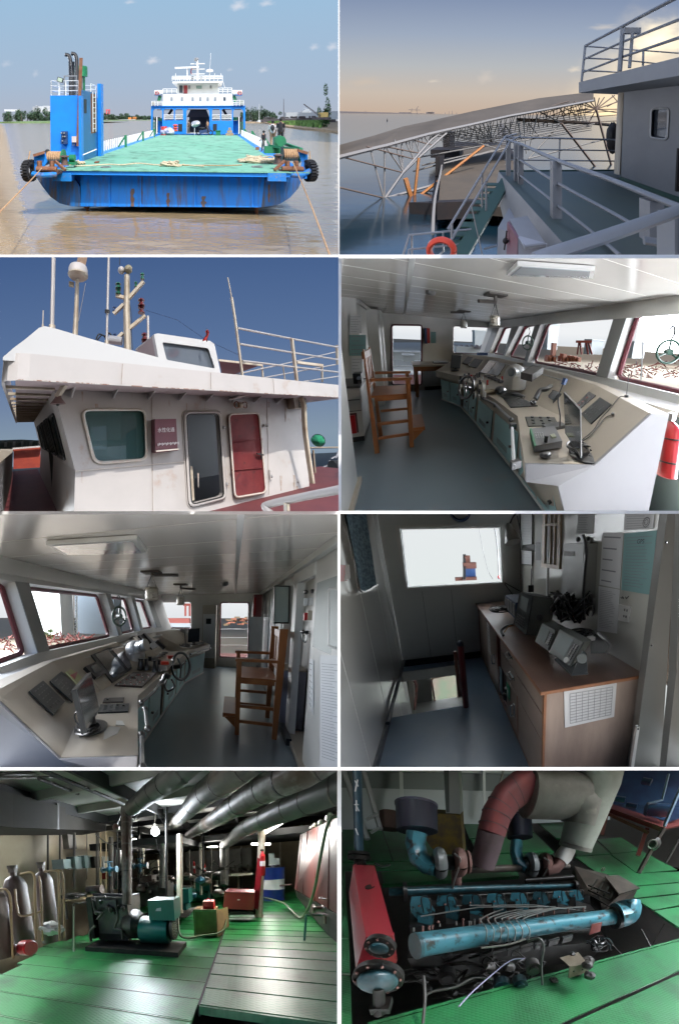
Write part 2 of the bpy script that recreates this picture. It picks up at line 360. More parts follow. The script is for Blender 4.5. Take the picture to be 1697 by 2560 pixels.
def loft(mb,secs,caps=True):
 n=len(secs[0]);vs=[p for s in secs for p in s];fs=[]
 for i in range(len(secs)-1):
  for k in range(n):a=i*n+k;c=i*n+(k+1)%n;fs.append((a,c,c+n,a+n))
 mb.add(vs,fs)
 if caps:mb.add(secs[0],[tuple(range(n))]);mb.add(secs[-1],[tuple(range(n))[::-1]])
 return mb
def plane_of(a,c,d):a,c,d=V(a),V(c),V(d);n=nrm(np.cross(c-a,d-a));return a,(n if n.dot(CUR.C-a)>0 else-n)
def on(pl,pts,lift=.004):return [CUR.pl(x,y,pl[0],pl[1])+pl[1]*lift for x,y in pts]
def plate(name,pl,pts,m,parent,th=.012,label=None):
 q=on(pl,pts,th);o=part(name,MB().prism(q,-pl[1]*th*.96),m,parent,label)
 if m in ('inst_dark','inst_black','knob_grey'):        # engraved legends, little keys and lights on the face
  rnd=random.Random(int(pts[0][0]*7));mb=MB();n=pl[1]
  for i in range(4):
   for j in range(5):
    if rnd.random()<.75:u,v=.14+.19*i+rnd.uniform(0,.03),.12+.165*j;a,e=bil(q,u,v),bil(q,u+rnd.uniform(.05,.13),v);mb.bar(a+n*.003,e+n*.003,np.linalg.norm(q[3]-q[0])*.03,.004,up=n)
  part('legend_marks',mb,mat('legend_grey',(.22,.23,.22),.5),o if parent.type=='EMPTY' else parent)
 return o
def knobs(name,pl,pts,r,h,m,parent):
 mb=MB()
 for x,y in pts:c=on(pl,[(x,y)],.002)[0];mb.cyl(c,c+pl[1]*h,r,10)
 return part(name,mb,m,parent)
def bil(q,u,v):return (q[0]*(1-u)+q[1]*u)*(1-v)+(q[3]*(1-u)+q[2]*u)*v
def face_panels(q,rows,m,parent,name='door_panel',off=None,knob=True):
 """panels (u0, u1, v0, v1) on the quad q, with little vents and a knob"""
 n=nrm(np.cross(q[1]-q[0],q[3]-q[0]));n=n if n.dot(CUR.C-q[0])>0 else-n
 for (u0,u1,v0,v1) in rows:
  p=[bil(q,u,v)+n*.014 for u,v in ((u0,v0),(u1,v0),(u1,v1),(u0,v1))];d=part(name,MB().prism(p,-n*.012),m,parent)
  if knob:
   c=bil(p,.2,.5);part('knob',MB().cyl(c,c+n*.03,.018,8),'inst_black',d);mb=MB()
   for k in range(5):a,e=bil(p,.35,.18+.035*k),bil(p,.8,.18+.035*k);mb.bar(a+n*.001,e+n*.001,.004)
   part('vent_slots',mb,'inst_dark',d)
def high_chair(xb,xf,y0,y1,zs,za,zt,lab,st=(.28,.12),foot=True):
 """tall wooden armchair: back legs at xb, front legs at xf"""
 s=1 if xf>xb else-1;t=thing('pilot_chair',lab,'chair',((xb+xf)/2,(y0+y1)/2,0));w='wood_orange';L=.055
 for y in (y0,y1):
  part('leg',MB().hexa([(xb-L/2,y-L/2,0),(xb+L/2,y-L/2,0),(xb+L/2,y+L/2,0),(xb-L/2,y+L/2,0),(xb-L/2-s*.02,y-L/2,zt),(xb+L/2-s*.06,y-L/2,zt),(xb+L/2-s*.06,y+L/2,zt),(xb-L/2-s*.02,y+L/2,zt)]),w,t)
  part('leg',MB().box((xf-L/2,y-L/2,0),(xf+L/2,y+L/2,za)),w,t)
  part('armrest',MB().box((min(xb,xf+s*.05),y-.035,za),(max(xb,xf+s*.05),y+.035,za+.035)),w,t)
  for z in st:part('stretcher',MB().box((min(xb,xf)+L/2,y-.014,z*zs),(max(xb,xf)-L/2,y+.014,z*zs+.04)),w,t)
 part('seat',MB().box((min(xb,xf)-.01,y0-.01,zs),(max(xb,xf)+.01,y1+.01,zs+.03)),w,t)
 part('seat_rail',MB().box((min(xb,xf)+L/2,y0-.012,zs-.05),(max(xb,xf)-L/2,y0+.012,zs)).box((min(xb,xf)+L/2,y1-.012,zs-.05),(max(xb,xf)-L/2,y1+.012,zs)),w,t)
 part('top_rail',MB().box((xb-s*.05-.015,y0,zt-.12),(xb-s*.05+.015,y1,zt-.03)),w,t);part('lower_rail',MB().box((xb-s*.02-.012,y0,zs+.13),(xb-s*.02+.012,y1,zs+.18)),w,t)
 for k in (1,2,3):y=y0+(y1-y0)*k/4;part('back_slat',MB().box((xb-s*.04-.008,y-.03,zs+.18),(xb-s*.04+.008,y+.03,zt-.12)),w,t)
 if foot:
  part('footrest',MB().obox((xf+s*.1,(y0+y1)/2,zs*.33),(.09,0,-s*0),(0,(y1-y0)/2,0),(0,0,.03)),w,t)
  for y in (y0,y1):part('foot_bracket',MB().prism([(xf+s*.03,y-.02,zs*.33),(xf+s*.17,y-.02,zs*.31),(xf+s*.03,y-.02,.1)],(0,.04,0)),w,t)
 return t
def hang_lamp(px,y0,y1,d,rpx,lab,arm):
 """pendant lamp: ceiling plate, drop tube, side arm and a ribbed glass jar"""
 b=CUR;c=b.P(px,y1,d);tz=b.P(px,y0,d);k=d/b.f;t=thing('hanging_lamp',lab,'lamp',tz,'hanging lamps in the control room');r=rpx*k
 hgt=r*1.9;part('glass_jar',MB().lathe(c,(0,0,1),[(0,r*.7)]+[(hgt*(i+.5)/9,r*(1 if i%2 else .93)) for i in range(9)]+[(hgt,r*.8)],16),'lamp_milk',t)
 mb=MB();zc=2.12;part('ceiling_plate',MB().box((c[0]-.12,c[1]-.1,zc),(c[0]+.12,c[1]+.1,zc+.02)),'pipe_brown',t)
 z2=c[2]+hgt+.16;part('drop_tube',MB().tube([(c[0],c[1],zc),(c[0],c[1],z2)],.022,8),'pipe_brown',t);part('side_arm',MB().tube([(c[0],c[1],z2),(c[0]+arm,c[1]-.1,z2-.03)],.02,8),'pipe_brown',t)
 part('hanger_wire',MB().tube([(c[0],c[1],z2),(c[0]-r*.7,c[1],c[2]+hgt)],.006,5).tube([(c[0],c[1],z2),(c[0]+r*.7,c[1],c[2]+hgt)],.006,5),'inst_black',t)
def hand_wheel(c,ax,R0,lab,parent=None):
 t=thing('hand_wheel',lab,'wheel',c);m='wheel_green';part('rim',MB().ring(c,ax,R0,R0*.11,24,8),m,t);u,w_=perp(ax)
 mb=MB()
 for k in range(3):a=2*math.pi*k/3+.5;mb.tube([V(c),V(c)+R0*(u*math.cos(a)+w_*math.sin(a))],R0*.09,6)
 part('spoke',mb,m,t);part('hub',MB().cyl(V(c)-nrm(ax)*R0*.25,V(c)+nrm(ax)*R0*.25,R0*.28,12),m,t)
 part('cable',MB().curve([V(c)+V(0,0,R0),V(c)+V(.03,0,R0*1.6),V(c)+V(0,0,R0*2.2),V(c)+V(-.05,0,R0*1.9)],.007,5),'inst_black',t)
def planks(xa,xb,ya,yb,z,w,seam,parent=None):
 mb=MB();y=ya
 while y<yb:mb.box((xa,y+.004,z),(seam-.006,y+w-.004,z+.03));mb.box((seam+.006,y+.004,z),(xb,y+w-.004,z+.03));y += w
 part('seam_strip',MB().box((seam-.02,ya,z-.006),(seam+.02,yb,z-.001)),'mixed_white',parent);return mb
def cable(name,pts,r,lab,m='inst_black',cat='cable',grp=None):return solo(name,MB().curve(pts,r,5,4),MATS[m],lab,cat,grp)
def cable_heap(c,R0,n,r,lab,seed=1,name='cable_heap',m='inst_black',parent=None,flat=.3):
 rnd=random.Random(seed);mb=MB();c=V(c)
 for k in range(n):
  o=c+V(rnd.uniform(-1,1),rnd.uniform(-1,1),0)*R0*.3;a0=rnd.uniform(0,6);q=R0*rnd.uniform(.4,1)
  mb.curve([o+V(q*math.cos(a0+j),q*math.sin(a0+j)*.8,rnd.uniform(0,flat)*R0) for j in range(6)],r,5,3)
 return part(name,mb,MATS[m],parent) if parent is not None else solo(name,mb,MATS[m],lab,'cables')
def monitor(pts,th,foot,lab,m='screen_dark'):
 """flat screen: pts = 4 corners in metres (screen side towards the room), th = offset to its back"""
 t=thing('monitor',lab,'monitor',foot);n=V(th);part('housing',MB().prism([V(p) for p in pts],n),'inst_black',t)
 c=sum(V(p) for p in pts)/4;part('screen',MB().prism([c+(V(p)-c)*.93-n*.06 for p in pts],n*.04),MATS[m],t)
 lo=(V(pts[0])+V(pts[1]))/2;part('stand',MB().bar(lo+n*.5,V(foot)+V(0,0,.02),.05),'inst_black',t);part('base',MB().lathe(V(foot),(0,0,1),[(0,.11),(.012,.11),(.02,.06)],16),'inst_black',t);return t
def sheet_paper(name,pts,n,lab,m='paper',lines=10,cat='paper',grp=None,cols=0):
 """sheet of paper with rows of small writing; pts = 4 corners"""
 pts=[V(p) for p in pts];n=nrm(n);t=thing(name,lab,cat,pts[0],grp);part('sheet',MB().prism([p+n*.004 for p in pts],-n*.003),MATS[m],t);mb=MB();rnd=random.Random(len(lab))
 for k in range(lines):
  v=.1+.82*k/max(1,lines-1);a,e=bil(pts,.1,v),bil(pts,rnd.uniform(.6,.92) if not cols else .92,v);w=np.linalg.norm(pts[3]-pts[0])/lines*.12;mb.bar(a+n*.0065,e+n*.0065,w,.001,up=n)
 for k in range(cols+1 if cols else 0):u=.1+.82*k/cols;mb.bar(bil(pts,u,.1)+n*.0068,bil(pts,u,.92)+n*.0068,w*.7,.001,up=n)
 part('writing',mb,mat('ink_grey',(.25,.26,.28),.8),t);return t
# ================================================================ BAY 1: blue landing craft on a brown river, seen from astern
b=use(B1);DK=2.25;YT=21.2;YS=65.0
A=zoomer(360,130,280/1568,b,0);Bz=zoomer(50,110,280/1568,b,0);Cz=zoomer(560,240,286/1568,b,0)
# river and sky
w=mat('river_water',(.33,.24,.13),.12,bump=(.9,.9,.2),scale=(.5,.9,1),n=(.02,.1,.5),c2=(.34,.26,.155),spec=.35)
m=MB();m.sheet(lambda u,v:(-500+1000*u,2+1500*v**2,0),4,30,False);struct('river_water',m,w)
D1=1450
zt,zm=b.P(780,0,D1)[2],b.P(780,540,D1)[2]
def cl(x,y,rx,ry,a):p=b.P(x,y,D1);s=D1/b.f;return (p[0],p[2],rx*s*1.5,ry*s*1.4,a*.75,(.80,.80,.86))
sky_mat('sky_clear',[(0,(.43,.48,.58)),(.3,(.39,.50,.65)),(1,(.34,.52,.71))],1.0,lo=zm,hi=zt,
  clouds=[cl(705,275,34,20,.85),cl(1100,20,45,28,.9),cl(1230,10,40,18,.7),cl(600,5,30,12,.6),cl(1450,212,26,18,.6),cl(1535,210,34,22,.75),cl(1215,318,26,16,.6),cl(165,335,18,20,.35),cl(30,290,30,18,.35),cl(1060,318,18,10,.4)])
skyb(b,D1,'sky_clear')
# far banks
def bank(x0,x1,y,dist_y,th,h,m,name='river_bank'):
 p,q=b.G(x0,y),b.G(x1,y);mb=MB();n=24
 top=[p+(q-p)*i/n+V(0,random.uniform(0,3),h*random.uniform(.8,1.1)) for i in range(n+1)]
 bot=[p+(q-p)*i/n for i in range(n+1)]
 for i in range(n):
  mb.quad(bot[i]-V(0,0,.3),bot[i+1]-V(0,0,.3),top[i+1],top[i]);mb.quad(top[i],top[i+1],top[i+1]+V(0,th,0),top[i]+V(0,th,0))
 return struct(name,mb,m)
mat('bank_grass',(.13,.24,.055),.9,n=(.5,.4,.5),c2=(.08,.16,.04));mat('bank_reed',(.16,.24,.10),.9,n=(.2,.4,.5),c2=(.1,.17,.07));mat('bank_mud',(.36,.27,.17),.9,n=(.4,.4,.5))
mat('leaf_far',(.05,.10,.055),.9,n=(.08,.4,.5),c2=(.09,.15,.09));mat('leaf_near',(.035,.10,.025),.8,n=(.6,.5,.5),c2=(.07,.16,.04));mat('bark',(.12,.08,.05),.9)
bank(-40,470,566,0,120,1.6,'bank_reed');bank(440,700,553,0,100,.6,'bank_reed');bank(1130,1260,566,0,60,1.0,'bank_mud');
# reed bank on the right that comes towards us
mb=MB();pts=[b.G(*p) for p in ((1215,566),(1290,582),(1400,597),(1500,604),(1700,640),(1700,560),(1400,556),(1215,556))]
mb.prism([p-V(0,0,.3) for p in pts],(0,0,1.0));struct('river_bank',mb,'bank_mud')
mb=MB();rnd=random.Random(3)
q4=[b.G(*p) for p in ((1235,568),(1480,598),(1490,566),(1240,560))]
for i in range(3500):
 u,v=rnd.random(),rnd.random();p=(q4[0]*(1-u)+q4[1]*u)*(1-v)+(q4[3]*(1-u)+q4[2]*u)*v
 h=rnd.uniform(.8,2.4)*(0.6+.6*u);a=rnd.uniform(0,3.1);d=V(math.cos(a),math.sin(a),0)*.5;t=V(rnd.uniform(-.5,.5),rnd.uniform(-.5,.5),h+.6)
 mb.quad(p+V(0,0,.5)-d,p+V(0,0,.5)+d,p+t+d*.2,p+t-d*.2)
solo('reed_bed',mb,'bank_grass','bright green reeds covering the right river bank','reeds',kind='stuff')
# tree belts: single trees along the banks
def far_tree(x,ybase,ytop,w,lab,m='leaf_far',n=700,grp='trees along the far river banks',clumps=6):
 p=b.G(x,ybase)+V(0,14+random.random()*20,0);k=(p[1])/b.f;h=(ybase-ytop)*k*1.05;r=w*k/2
 t=thing('tree',lab,'tree',p,grp)
 part('trunk',MB().tube([p,p+V(0,0,h*.6)],[r*.09,r*.05],6),'bark',t)
 part('crown',crown(MB(),p+V(0,0,h*.42),1.0,n,.16*r,(r*1.35,r*.9,h*.5),clumps),MATS[m],t)
for i in range(22):far_tree(-12+i*12,562,503+4*math.sin(i*1.7),34,'hazy green tree in the wood on the left river bank')
for i in range(22):far_tree(440+i*12,551,522+4*math.sin(i*2.1)+i*.4,28,'low distant tree on the bank right of the blue casing')
for i in range(14):far_tree(1133+i*11.5,561,496+5*math.sin(i*1.3)+(i>10)*10*(i-10),30,'dark green tree on the bank right of the wheelhouse')
far_tree(1562,598,440,40,'tall leafy tree cut by the right edge of the river view','leaf_near',2500,None,14)
# far town, crane, hopper, boats
def far_block(name,rects,lab,m,d,cat='building',win=True):
 P0=b.P(rects[0][0],rects[0][3],d);t=thing(name,lab,cat,P0)
 for r in rects:
  p,q=b.P(r[0],r[3],d),b.P(r[2],r[1],d);part('block',MB().box((p[0],p[1],p[2]),(q[0],p[1]+8,q[2])),m,t)
  if win:
   mb=MB();nx=max(2,int((r[2]-r[0])/6));nz=max(2,int((r[3]-r[1])/6))
   for i in range(nx):
    for j in range(nz):
     x=r[0]+(i+.3)*(r[2]-r[0])/nx;y=r[1]+(j+.3)*(r[3]-r[1])/nz;pp,qq=b.P(x,y+2.5,d),b.P(x+2.6,y,d)
     mb.box((pp[0],p[1]-.3,pp[2]),(qq[0],p[1]+.2,qq[2]))
   part('window',mb,'window_far',t,kind='stuff')
mat('window_far',(.25,.3,.36),.3);mat('far_white',(.62,.66,.70),.8);mat('far_grey',(.42,.45,.48),.8);mat('far_red',(.55,.10,.12),.7);mat('far_orange',(.7,.25,.06),.7)
far_block('tower_block',[(176,488,198,515),(198,486,231,515)],'pale housing block above the trees left of the casing','far_white',900)
far_block('tower_block',[(150,490,162,512),(163,484,172,512)],'unfinished grey tower block far left above the trees','far_grey',900)
far_block('apartment_row',[(20,502,90,512)],'long low white roof behind the left wood','far_white',880,win=False)
far_block('storage_hall',[(1318,516,1475,545)],'long pale grey storage hall on the right bank','far_grey',420,win=False)
far_block('container_wall',[(1505,510,1560,548)],'blue grey container wall behind the digger','far_grey',300,win=False)
t=thing('gantry_crane','small red gantry crane on the skyline right of the casing','crane',b.P(497,522,800));mb=MB();d=800
for x in (491,504):mb.bar(b.P(x,524,d),b.P(497.5+(x-497.5)*.8,504,d),2.4)
part('leg_frame',mb,'far_red',t);part('girder',MB().bar(b.P(488,505,d),b.P(508,505,d),2.5),'far_red',t)
def far_boat(x0,x1,yw,lab,mh,cab,d=None):
 p,q=b.G(x0,yw),b.G(x1,yw);k=p[1]/b.f;L=q[0]-p[0];t=thing('cargo_boat',lab,'boat',(p+q)/2)
 part('hull',MB().prism([p+V(0,0,-.2),q+V(-L*.08,0,-.2),q+V(0,0,2.5*k),p+V(-L*.03,0,2.2*k)],(0,6,0)),mh,t)
 for (a,c,h) in cab:part('cabin',MB().box((p[0]+L*a,p[1]+1,2.2*k),(p[0]+L*c,p[1]+5,h*k)),'far_orange',t)
far_boat(545,628,551,'small orange boat moored off the far bank','far_grey',[(.52,.68,12),(.76,.95,14)])
# dark pipe barge with digger and masts on the right
t=thing('work_barge','long dark work barge lying along the right bank','barge',b.G(1215,568));mb=MB()
pw=[b.G(1213,566),b.G(1520,572)];pw=[pw[0],pw[0]+V(62,4,0)]
k=pw[0][1]/b.f
part('hull',MB().prism([pw[0]+V(0,0,0),pw[1],pw[1]+V(0,0,30*k*.9),pw[0]+V(-2,0,22*k*.75)],(0,10,0)),mat('barge_dark',(.07,.06,.065),.8),t)
mb=MB();
for i in range(40):x=random.random();mb.box(pw[0]+V(60*x,2,(20+5*x)*k),pw[0]+V(60*x+random.uniform(.5,3),5,(22+7*x)*k+random.uniform(.1,1.2)))
part('deck_cargo',mb,'barge_dark',t)
def mastpole(x,y0,y1,d,lab,m,r=.12):
 t=thing('mast_pole',lab,'mast',b.P(x,y1,d));part('pole',MB().tube([b.P(x,y1,d),b.P(x,y0,d)],[r,r*.5],6),m,t);part('base',MB().box(b.P(x,y1,d)-V(.6,.6,.3),b.P(x,y1,d)+V(.6,.6,.6)),m,t)
mastpole(1195,476,558,180,'thin white mast of a small boat right of the wheelhouse','far_white',.16)
mastpole(1308,453,545,200,'tall dark pole standing on the work barge','barge_dark',.2)
p0=b.G(1178,565);t=thing('small_boat','little pale boat under the thin white mast','boat',p0);part('hull',MB().prism([p0,p0+V(2.6,0,0),p0+V(3,0,.7),p0+V(-.3,0,.8)],(0,1.5,0)),'far_white',t);part('cabin',MB().box(p0+V(.8,.3,.7),p0+V(1.8,1.1,1.3)),'far_grey',t)
d=170;t=thing('crane_digger','yellow crane with a long lattice boom on the barge','crane',b.P(1490,545,d))
pb=b.P(1480,545,d);part('cab',MB().box(b.P(1478,540,d),b.P(1512,516,d)+V(0,3,0)),mat('digger_yellow',(.5,.36,.12),.7),t)
part('base',MB().box(b.P(1452,550,d)+V(0,-.5,0),b.P(1520,538,d)+V(0,4,0)),'barge_dark',t)
mb=MB();a,c=b.P(1478,535,d),b.P(1400,478,d)
for o in (-.35,.35):mb.bar(a+V(0,0,o),c+V(0,0,o*.3),.16)
for i in range(14):f0,f1=i/14,(i+1)/14;mb.bar(a+(c-a)*f0+V(0,0,.35*(1 if i%2 else-1)),a+(c-a)*f1+V(0,0,-.35*(1 if i%2 else-1)),.1)
part('boom',mb,'barge_dark',t)
d=230;t=thing('ferry_house','small white deckhouse showing above the storage hall','boat',b.P(1395,518,d));part('house',MB().box(b.P(1396,517,d),b.P(1434,509,d)+V(0,4,0)),'white_paint',t);part('upper_house',MB().box(b.P(1405,509,d)+V(0,.5,0),b.P(1427,499,d)+V(0,3.5,0)),'white_paint',t)

# ---------------- the landing craft
ship=thing('landing_craft','blue flat decked landing craft with green deck and white wheelhouse, seen from astern','ship',(-2.3,YT,0))
XL,XR=-9.25,4.75
T=lambda x,y:b.Y(x,y,YT)
out=[T(*p) for p in ((155,788),(172,818),(198,862),(232,905),(275,936),(330,950),(1215,957),(1285,942),(1335,912),(1375,868),(1398,815),(1420,784))]
mb=MB();mb.prism([V(p[0],p[1]+.25,min(p[2],DK-.06)) for p in out],(0,50,0));part('hull',mb,'hull_rusty',ship)
mb=MB();mb.prism([T(*p) for p in ((345,800),(372,806),(372,950),(1205,955),(1222,810),(1245,800))],(0,.245,0));part('transom_plate',mb,'hull_rusty',ship)
for pts in (((165,812),(345,825),(368,860),(372,950),(330,950),(275,936),(232,905),(198,862)),((1222,825),(1398,812),(1375,868),(1335,912),(1285,942),(1205,955),(1215,880))):
 part('quarter_plate',MB().prism([T(*p)+V(0,.0,0) for p in pts],(0,.24,0)),mat('hull_streaked',(.008,.15,.50),.6,n=(2.2,.6,.52),c2=(.09,.075,.06),scale=(3,1,.3),n2=(1.2,.4,.58),c3=(.02,.10,.24)),ship)
for x in (505,650,900,1165):part('stiffener',MB().bar(T(x,812)+V(0,-.02,0),T(x,952)+V(0,-.02,0),.05),'hull_blue',ship)
mb=MB();p,q=T(300,803),T(1330,786);mb.box((p[0],YT-.5,DK-.2),(q[0],YT+.3,DK+.005));part('stern_lip',mb,'hull_blue',ship)
for r in ((258,790,345,826),(1228,790,1312,826)):mb=MB();pbox(mb,r,YT,.5,-.55);part('corner_block',mb,mat('blue_chipped',(.01,.2,.6),.5,n=(3,.7,.6),c2=(.3,.22,.16)),ship)
mb=MB();mb.box((XL,YT-.55,DK+.01),(XR,YT-.46,DK+.06));mb.box((XL+1.1,YT-.47,DK-.1),(XR-.9,YT+44,DK+.012));part('cargo_deck',mb,'deck_green',ship)
for x,s in ((XL,1),(XR,-1)):mb=MB();mb.box((min(x,x+s*1.1),YT+.1,DK-.35),(max(x,x+s*1.1),YT+44,DK+.006));part('side_deck',mb,'hull_blue',ship)
for x in (390,1188):mb=MB();mb.tube([T(x,950)+V(0,.5,0),T(x,990)+V(0,.5,-.1)],.09,8);mb.box(T(x-12,962)+V(0,.3,-.02),T(x+12,955)+V(0,.7,0));part('skeg',mb,'rust',ship)
rnd=random.Random(5)
for i in range(40):q=b.G(rnd.uniform(380,1240),rnd.uniform(640,775),DK+.014);r_=rnd.uniform(.1,.45);part('deck_scuff',MB().add([q+V(r_*1.6*math.cos(a)*(1+.4*math.sin(3*a+i)),r_*math.sin(a),0) for a in np.linspace(0,6.28,13)[:-1]],[tuple(range(12))]),mat('deck_stain',(.10,.25,.18),.7,n=(3,.6,.5),c2=(.17,.34,.25)),ship)
# rust patches with a shape of their own
mrp=mat('rust_patch',(.20,.10,.055),.9,n=(6,.4,.5),c2=(.10,.10,.11),scale=(1,1,.3))
for x,w_,y0,y1 in ((610,11,868,950),(775,9,888,950),(938,13,903,952),(1240,6,850,930),(655,3,812,935)):
 part('rust_patch',MB().prism([T(x+w_*math.sin(i*1.9+x)*.25+(w_ if i<6 else-w_)*(.7+.3*math.sin(i*2.7)),y0+(y1-y0)*((i%6)/5 if i<6 else 1-(i%6)/5))+V(0,-.012,0) for i in range(12)],(0,.008,0)),mrp,ship)
# engine casing on the left
YC=24.9;C=lambda x,y:b.Y(x,y,YC)
x0,x1=C(232,500)[0],-8.07;zt1=C(300,438)[2]
cas=part('engine_casing',MB().box((x0,YC,DK),(x1-.1,28.9,zt1)),'hull_blue',ship)
part('side_fin',MB().box((x1-.1,YC-.25,DK),(x1+.05,YC+.25,C(378,440)[2])),'hull_blue',ship)
part('aft_fin',MB().box((x1-.02,28.6,DK),(x1+.22,29.3,b.Y(448,384,28.7)[2])),'hull_blue',ship)
part('casing_side',MB().box((x1-.12,YC+.3,DK),(x1-.06,28.6,zt1+.35)),mat('casing_teal',(.02,.14,.33),.5,n=(.8,.3,.55),c2=(.01,.17,.45),bump=(1,.3,.1)),ship)
mb=MB()
for i in range(7):z=DK+2.0+i*.36;mb.tube([(x1+.02,27.3,z),(x1+.02,28.0,z)],.03,6)
for y in (27.3,28.0):mb.tube([(x1+.02,y,DK+1.8),(x1+.02,y,DK+4.5)],.035,6)
part('ladder',mb,'rail_white',ship)
part('ladder_recess',MB().box((x1-.06,27.1,DK+1.7),(x1-.035,28.2,DK+4.4)),'rust',ship)
part('hatch',MB().box((x1-.06,25.6,zt1-1.1),(x1-.03,26.1,zt1-.2)),'dark_hollow',ship)
mb=MB();tp=[(x0+.05,YC+.05,zt1),(x0+.6,YC+.05,zt1),(x1-1,YC+.05,zt1),(x1-.2,YC+.05,zt1)]
mb.rail([V(*p) for p in tp],(.3,.6,.92),.025,pr=.03);mb.rail([V(x0+.05,YC+.05,zt1),V(x0+.05,YC+1.3,zt1),V(x0+.05,YC+2.6,zt1),V(x0+.05,28.8,zt1),V(x1-.2,28.8,zt1),V(x1-.15,27.4,zt1)],(.3,.6,.92),.025,pr=.03)
part('casing_railing',mb,'rail_white',ship)
def exh(x,ytop,y0,bend,d=YC+1.6):
 p=b.Y(x,440,d);tz=b.Y(x,ytop,d)[2];r=.13
 part('exhaust_pipe',MB().curve([(p[0],d,zt1),(p[0],d,tz-.75),(p[0]-.02,d,tz-.35),(p[0]-.13,d,tz-.1),(p[0]-.34,d-.1,tz-.05)],[r]*21 if False else r,12),'black_steel',ship)
exh(326,246,0,0);exh(355,241,0,0,YC+1.2)
p=b.Y(337,440,YC+1.5);part('exhaust_pipe',MB().cyl((p[0],YC+1.5,zt1),(p[0],YC+1.5,b.Y(337,282,YC+1.5)[2]),.12),'black_steel',ship)
mb=MB();a,c=b.Y(309,352,YC+1.4),b.Y(365,440,YC+1.4)
for x in (a[0],c[0]):
 for y in (YC+.9,YC+2.1):mb.bar((x,y,c[2]),(x,y,a[2]),.06)
for y in (YC+.9,YC+2.1):mb.bar((a[0]-.04,y,a[2]),(c[0]+.04,y,a[2]),.07)
part('pipe_frame',mb,'grey_steel',ship)
part('rusty_post',MB().hexa([(x1-.28,YC-.2,DK+1),(x1-.12,YC-.2,DK+1),(x1-.12,YC-.1,DK+1),(x1-.28,YC-.1,DK+1)]+[tuple(b.Y(x,264,YC-.2+q)) for x,q in ((366,0),(382,0),(382,.1),(366,.1))]),'rust',ship)
p=b.Y(370,440,YC+2.4);q=b.Y(375,302,YC+2.4)
part('ventilator',MB().lathe((p[0],YC+2.4,zt1),(0,0,1),[(0,.34),(q[2]-zt1-.75,.34),(q[2]-zt1-.72,.5),(q[2]-zt1-.05,.5),(q[2]-zt1,.4)],20),'green_paint',ship)
p=b.Y(278,372,YC);fl=part('floodlight',MB().obox(p+V(0,0,.08),V(.18,0,-.06),V(0,.05,0),V(.04,.0,.14)),'black_steel',ship);part('lens',MB().obox(p+V(0,-.06,.08),V(.14,0,-.047),V(0,.005,0),V(.03,0,.11)),mat('lamp_glass',(.45,.55,.42),.2),fl)
part('signal_box',MB().box((C(281,0)[0],YC-.14,C(0,660)[2]),(C(308,0)[0],YC,C(0,603)[2])),mat('navy_box',(.02,.05,.14),.5),ship)
mb=MB()
for (x,y) in ((288,612),(300,612),(294,628),(303,628),(292,648)):mb.ball(C(x,y)+V(0,-.17,0),.06,8,6)
part('plug_socket',mb,'grey_steel',ship)
jb=part('junction_box',MB().box((C(331,0)[0],YC-.2,C(0,652)[2]),(C(352,0)[0],YC,C(0,626)[2])),mat('pale_pink',(.6,.52,.48),.6),ship)
mb=MB();[mb.cyl(C(x,668)+V(0,-.1,0),C(x,652)+V(0,-.1,0),.035) for x in (338,346)];part('cable_gland',mb,'grey_steel',jb)
# white side rails, green wire-guard braces
for X,ys in ((XL+.35,np.linspace(29.5,64,46)),(XR-.3,np.linspace(35,64,40))):
 for y in ys:part('rail_stanchion',MB().bar((X,y,DK),(X,y,DK+.85),.12,.05),'rail_white',ship)
 for i in range(0,len(ys)-1,3):part('rail_brace',MB().bar((X,ys[i],DK+.1),(X,ys[i+1],DK+.8),.05),'rail_white',ship)
for (xb,yb,s) in ((580,678,-1),(660,648,-1),(712,630,-1),(1128,630,1),(1163,645,1),(1212,674,1)):
 p=b.G(xb,yb,DK);h=1.15;mb=MB();mb.box(p+V(-.1,-.1,0),p+V(.1,.1,h));mb.bar(p+V(s*.72,0,0),p+V(s*.05,0,h*.9),.13);part('deck_bracket',mb,'green_paint',ship)
# superstructure
def SB(name,r,y,th,m,parent=ship,dy=0,z=A,**k):
 a,c=z(r[0],r[1]);e,f=z(r[2],r[3]);mb=MB();pbox(mb,(a,c,e,f),y,th,dy);return part(name,mb,m,parent,**k)
bl='hull_blue';Yf=YS
front=[b.Y(*A(*p),Yf) for p in ((98,745),(1418,745),(1418,1145),(98,1145))]
def oct_(x0,y0,x1,y1,c=28):return [b.Y(*A(*p),Yf) for p in ((x0+c,y0),(x1-c,y0),(x1,y0+c),(x1,y1),(x0,y1),(x0,y0+c))]
holes=[oct_(122,790,255,1130),oct_(272,790,418,950,20),oct_(432,790,548,950,20),oct_(592,785,915,1140),oct_(952,790,1068,955,20),oct_(1082,790,1232,955,20),oct_(1248,790,1390,1130)]
part('portal_front',wall_with_holes(MB(),front,holes,(0,.5,0)),bl,ship)
for i,r in enumerate(((185,960,255,1140),(478,1000,535,1100))[:1]):SB('lower_wall',(180,955,275,1140),Yf,.3,bl,dy=1.2)
SB('lower_wall',(1240,955,1325,1140),Yf,.3,bl,dy=1.2)
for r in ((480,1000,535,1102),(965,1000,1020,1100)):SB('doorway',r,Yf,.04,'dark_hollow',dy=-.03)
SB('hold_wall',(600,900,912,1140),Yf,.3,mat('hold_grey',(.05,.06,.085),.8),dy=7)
part('ramp_panel',MB().prism([b.Y(*A(*p),Yf+6.5) for p in ((600,905),(655,795),(870,795),(915,905))],(0,.3,0)),mat('ramp_grey',(.12,.12,.14),.8),ship)
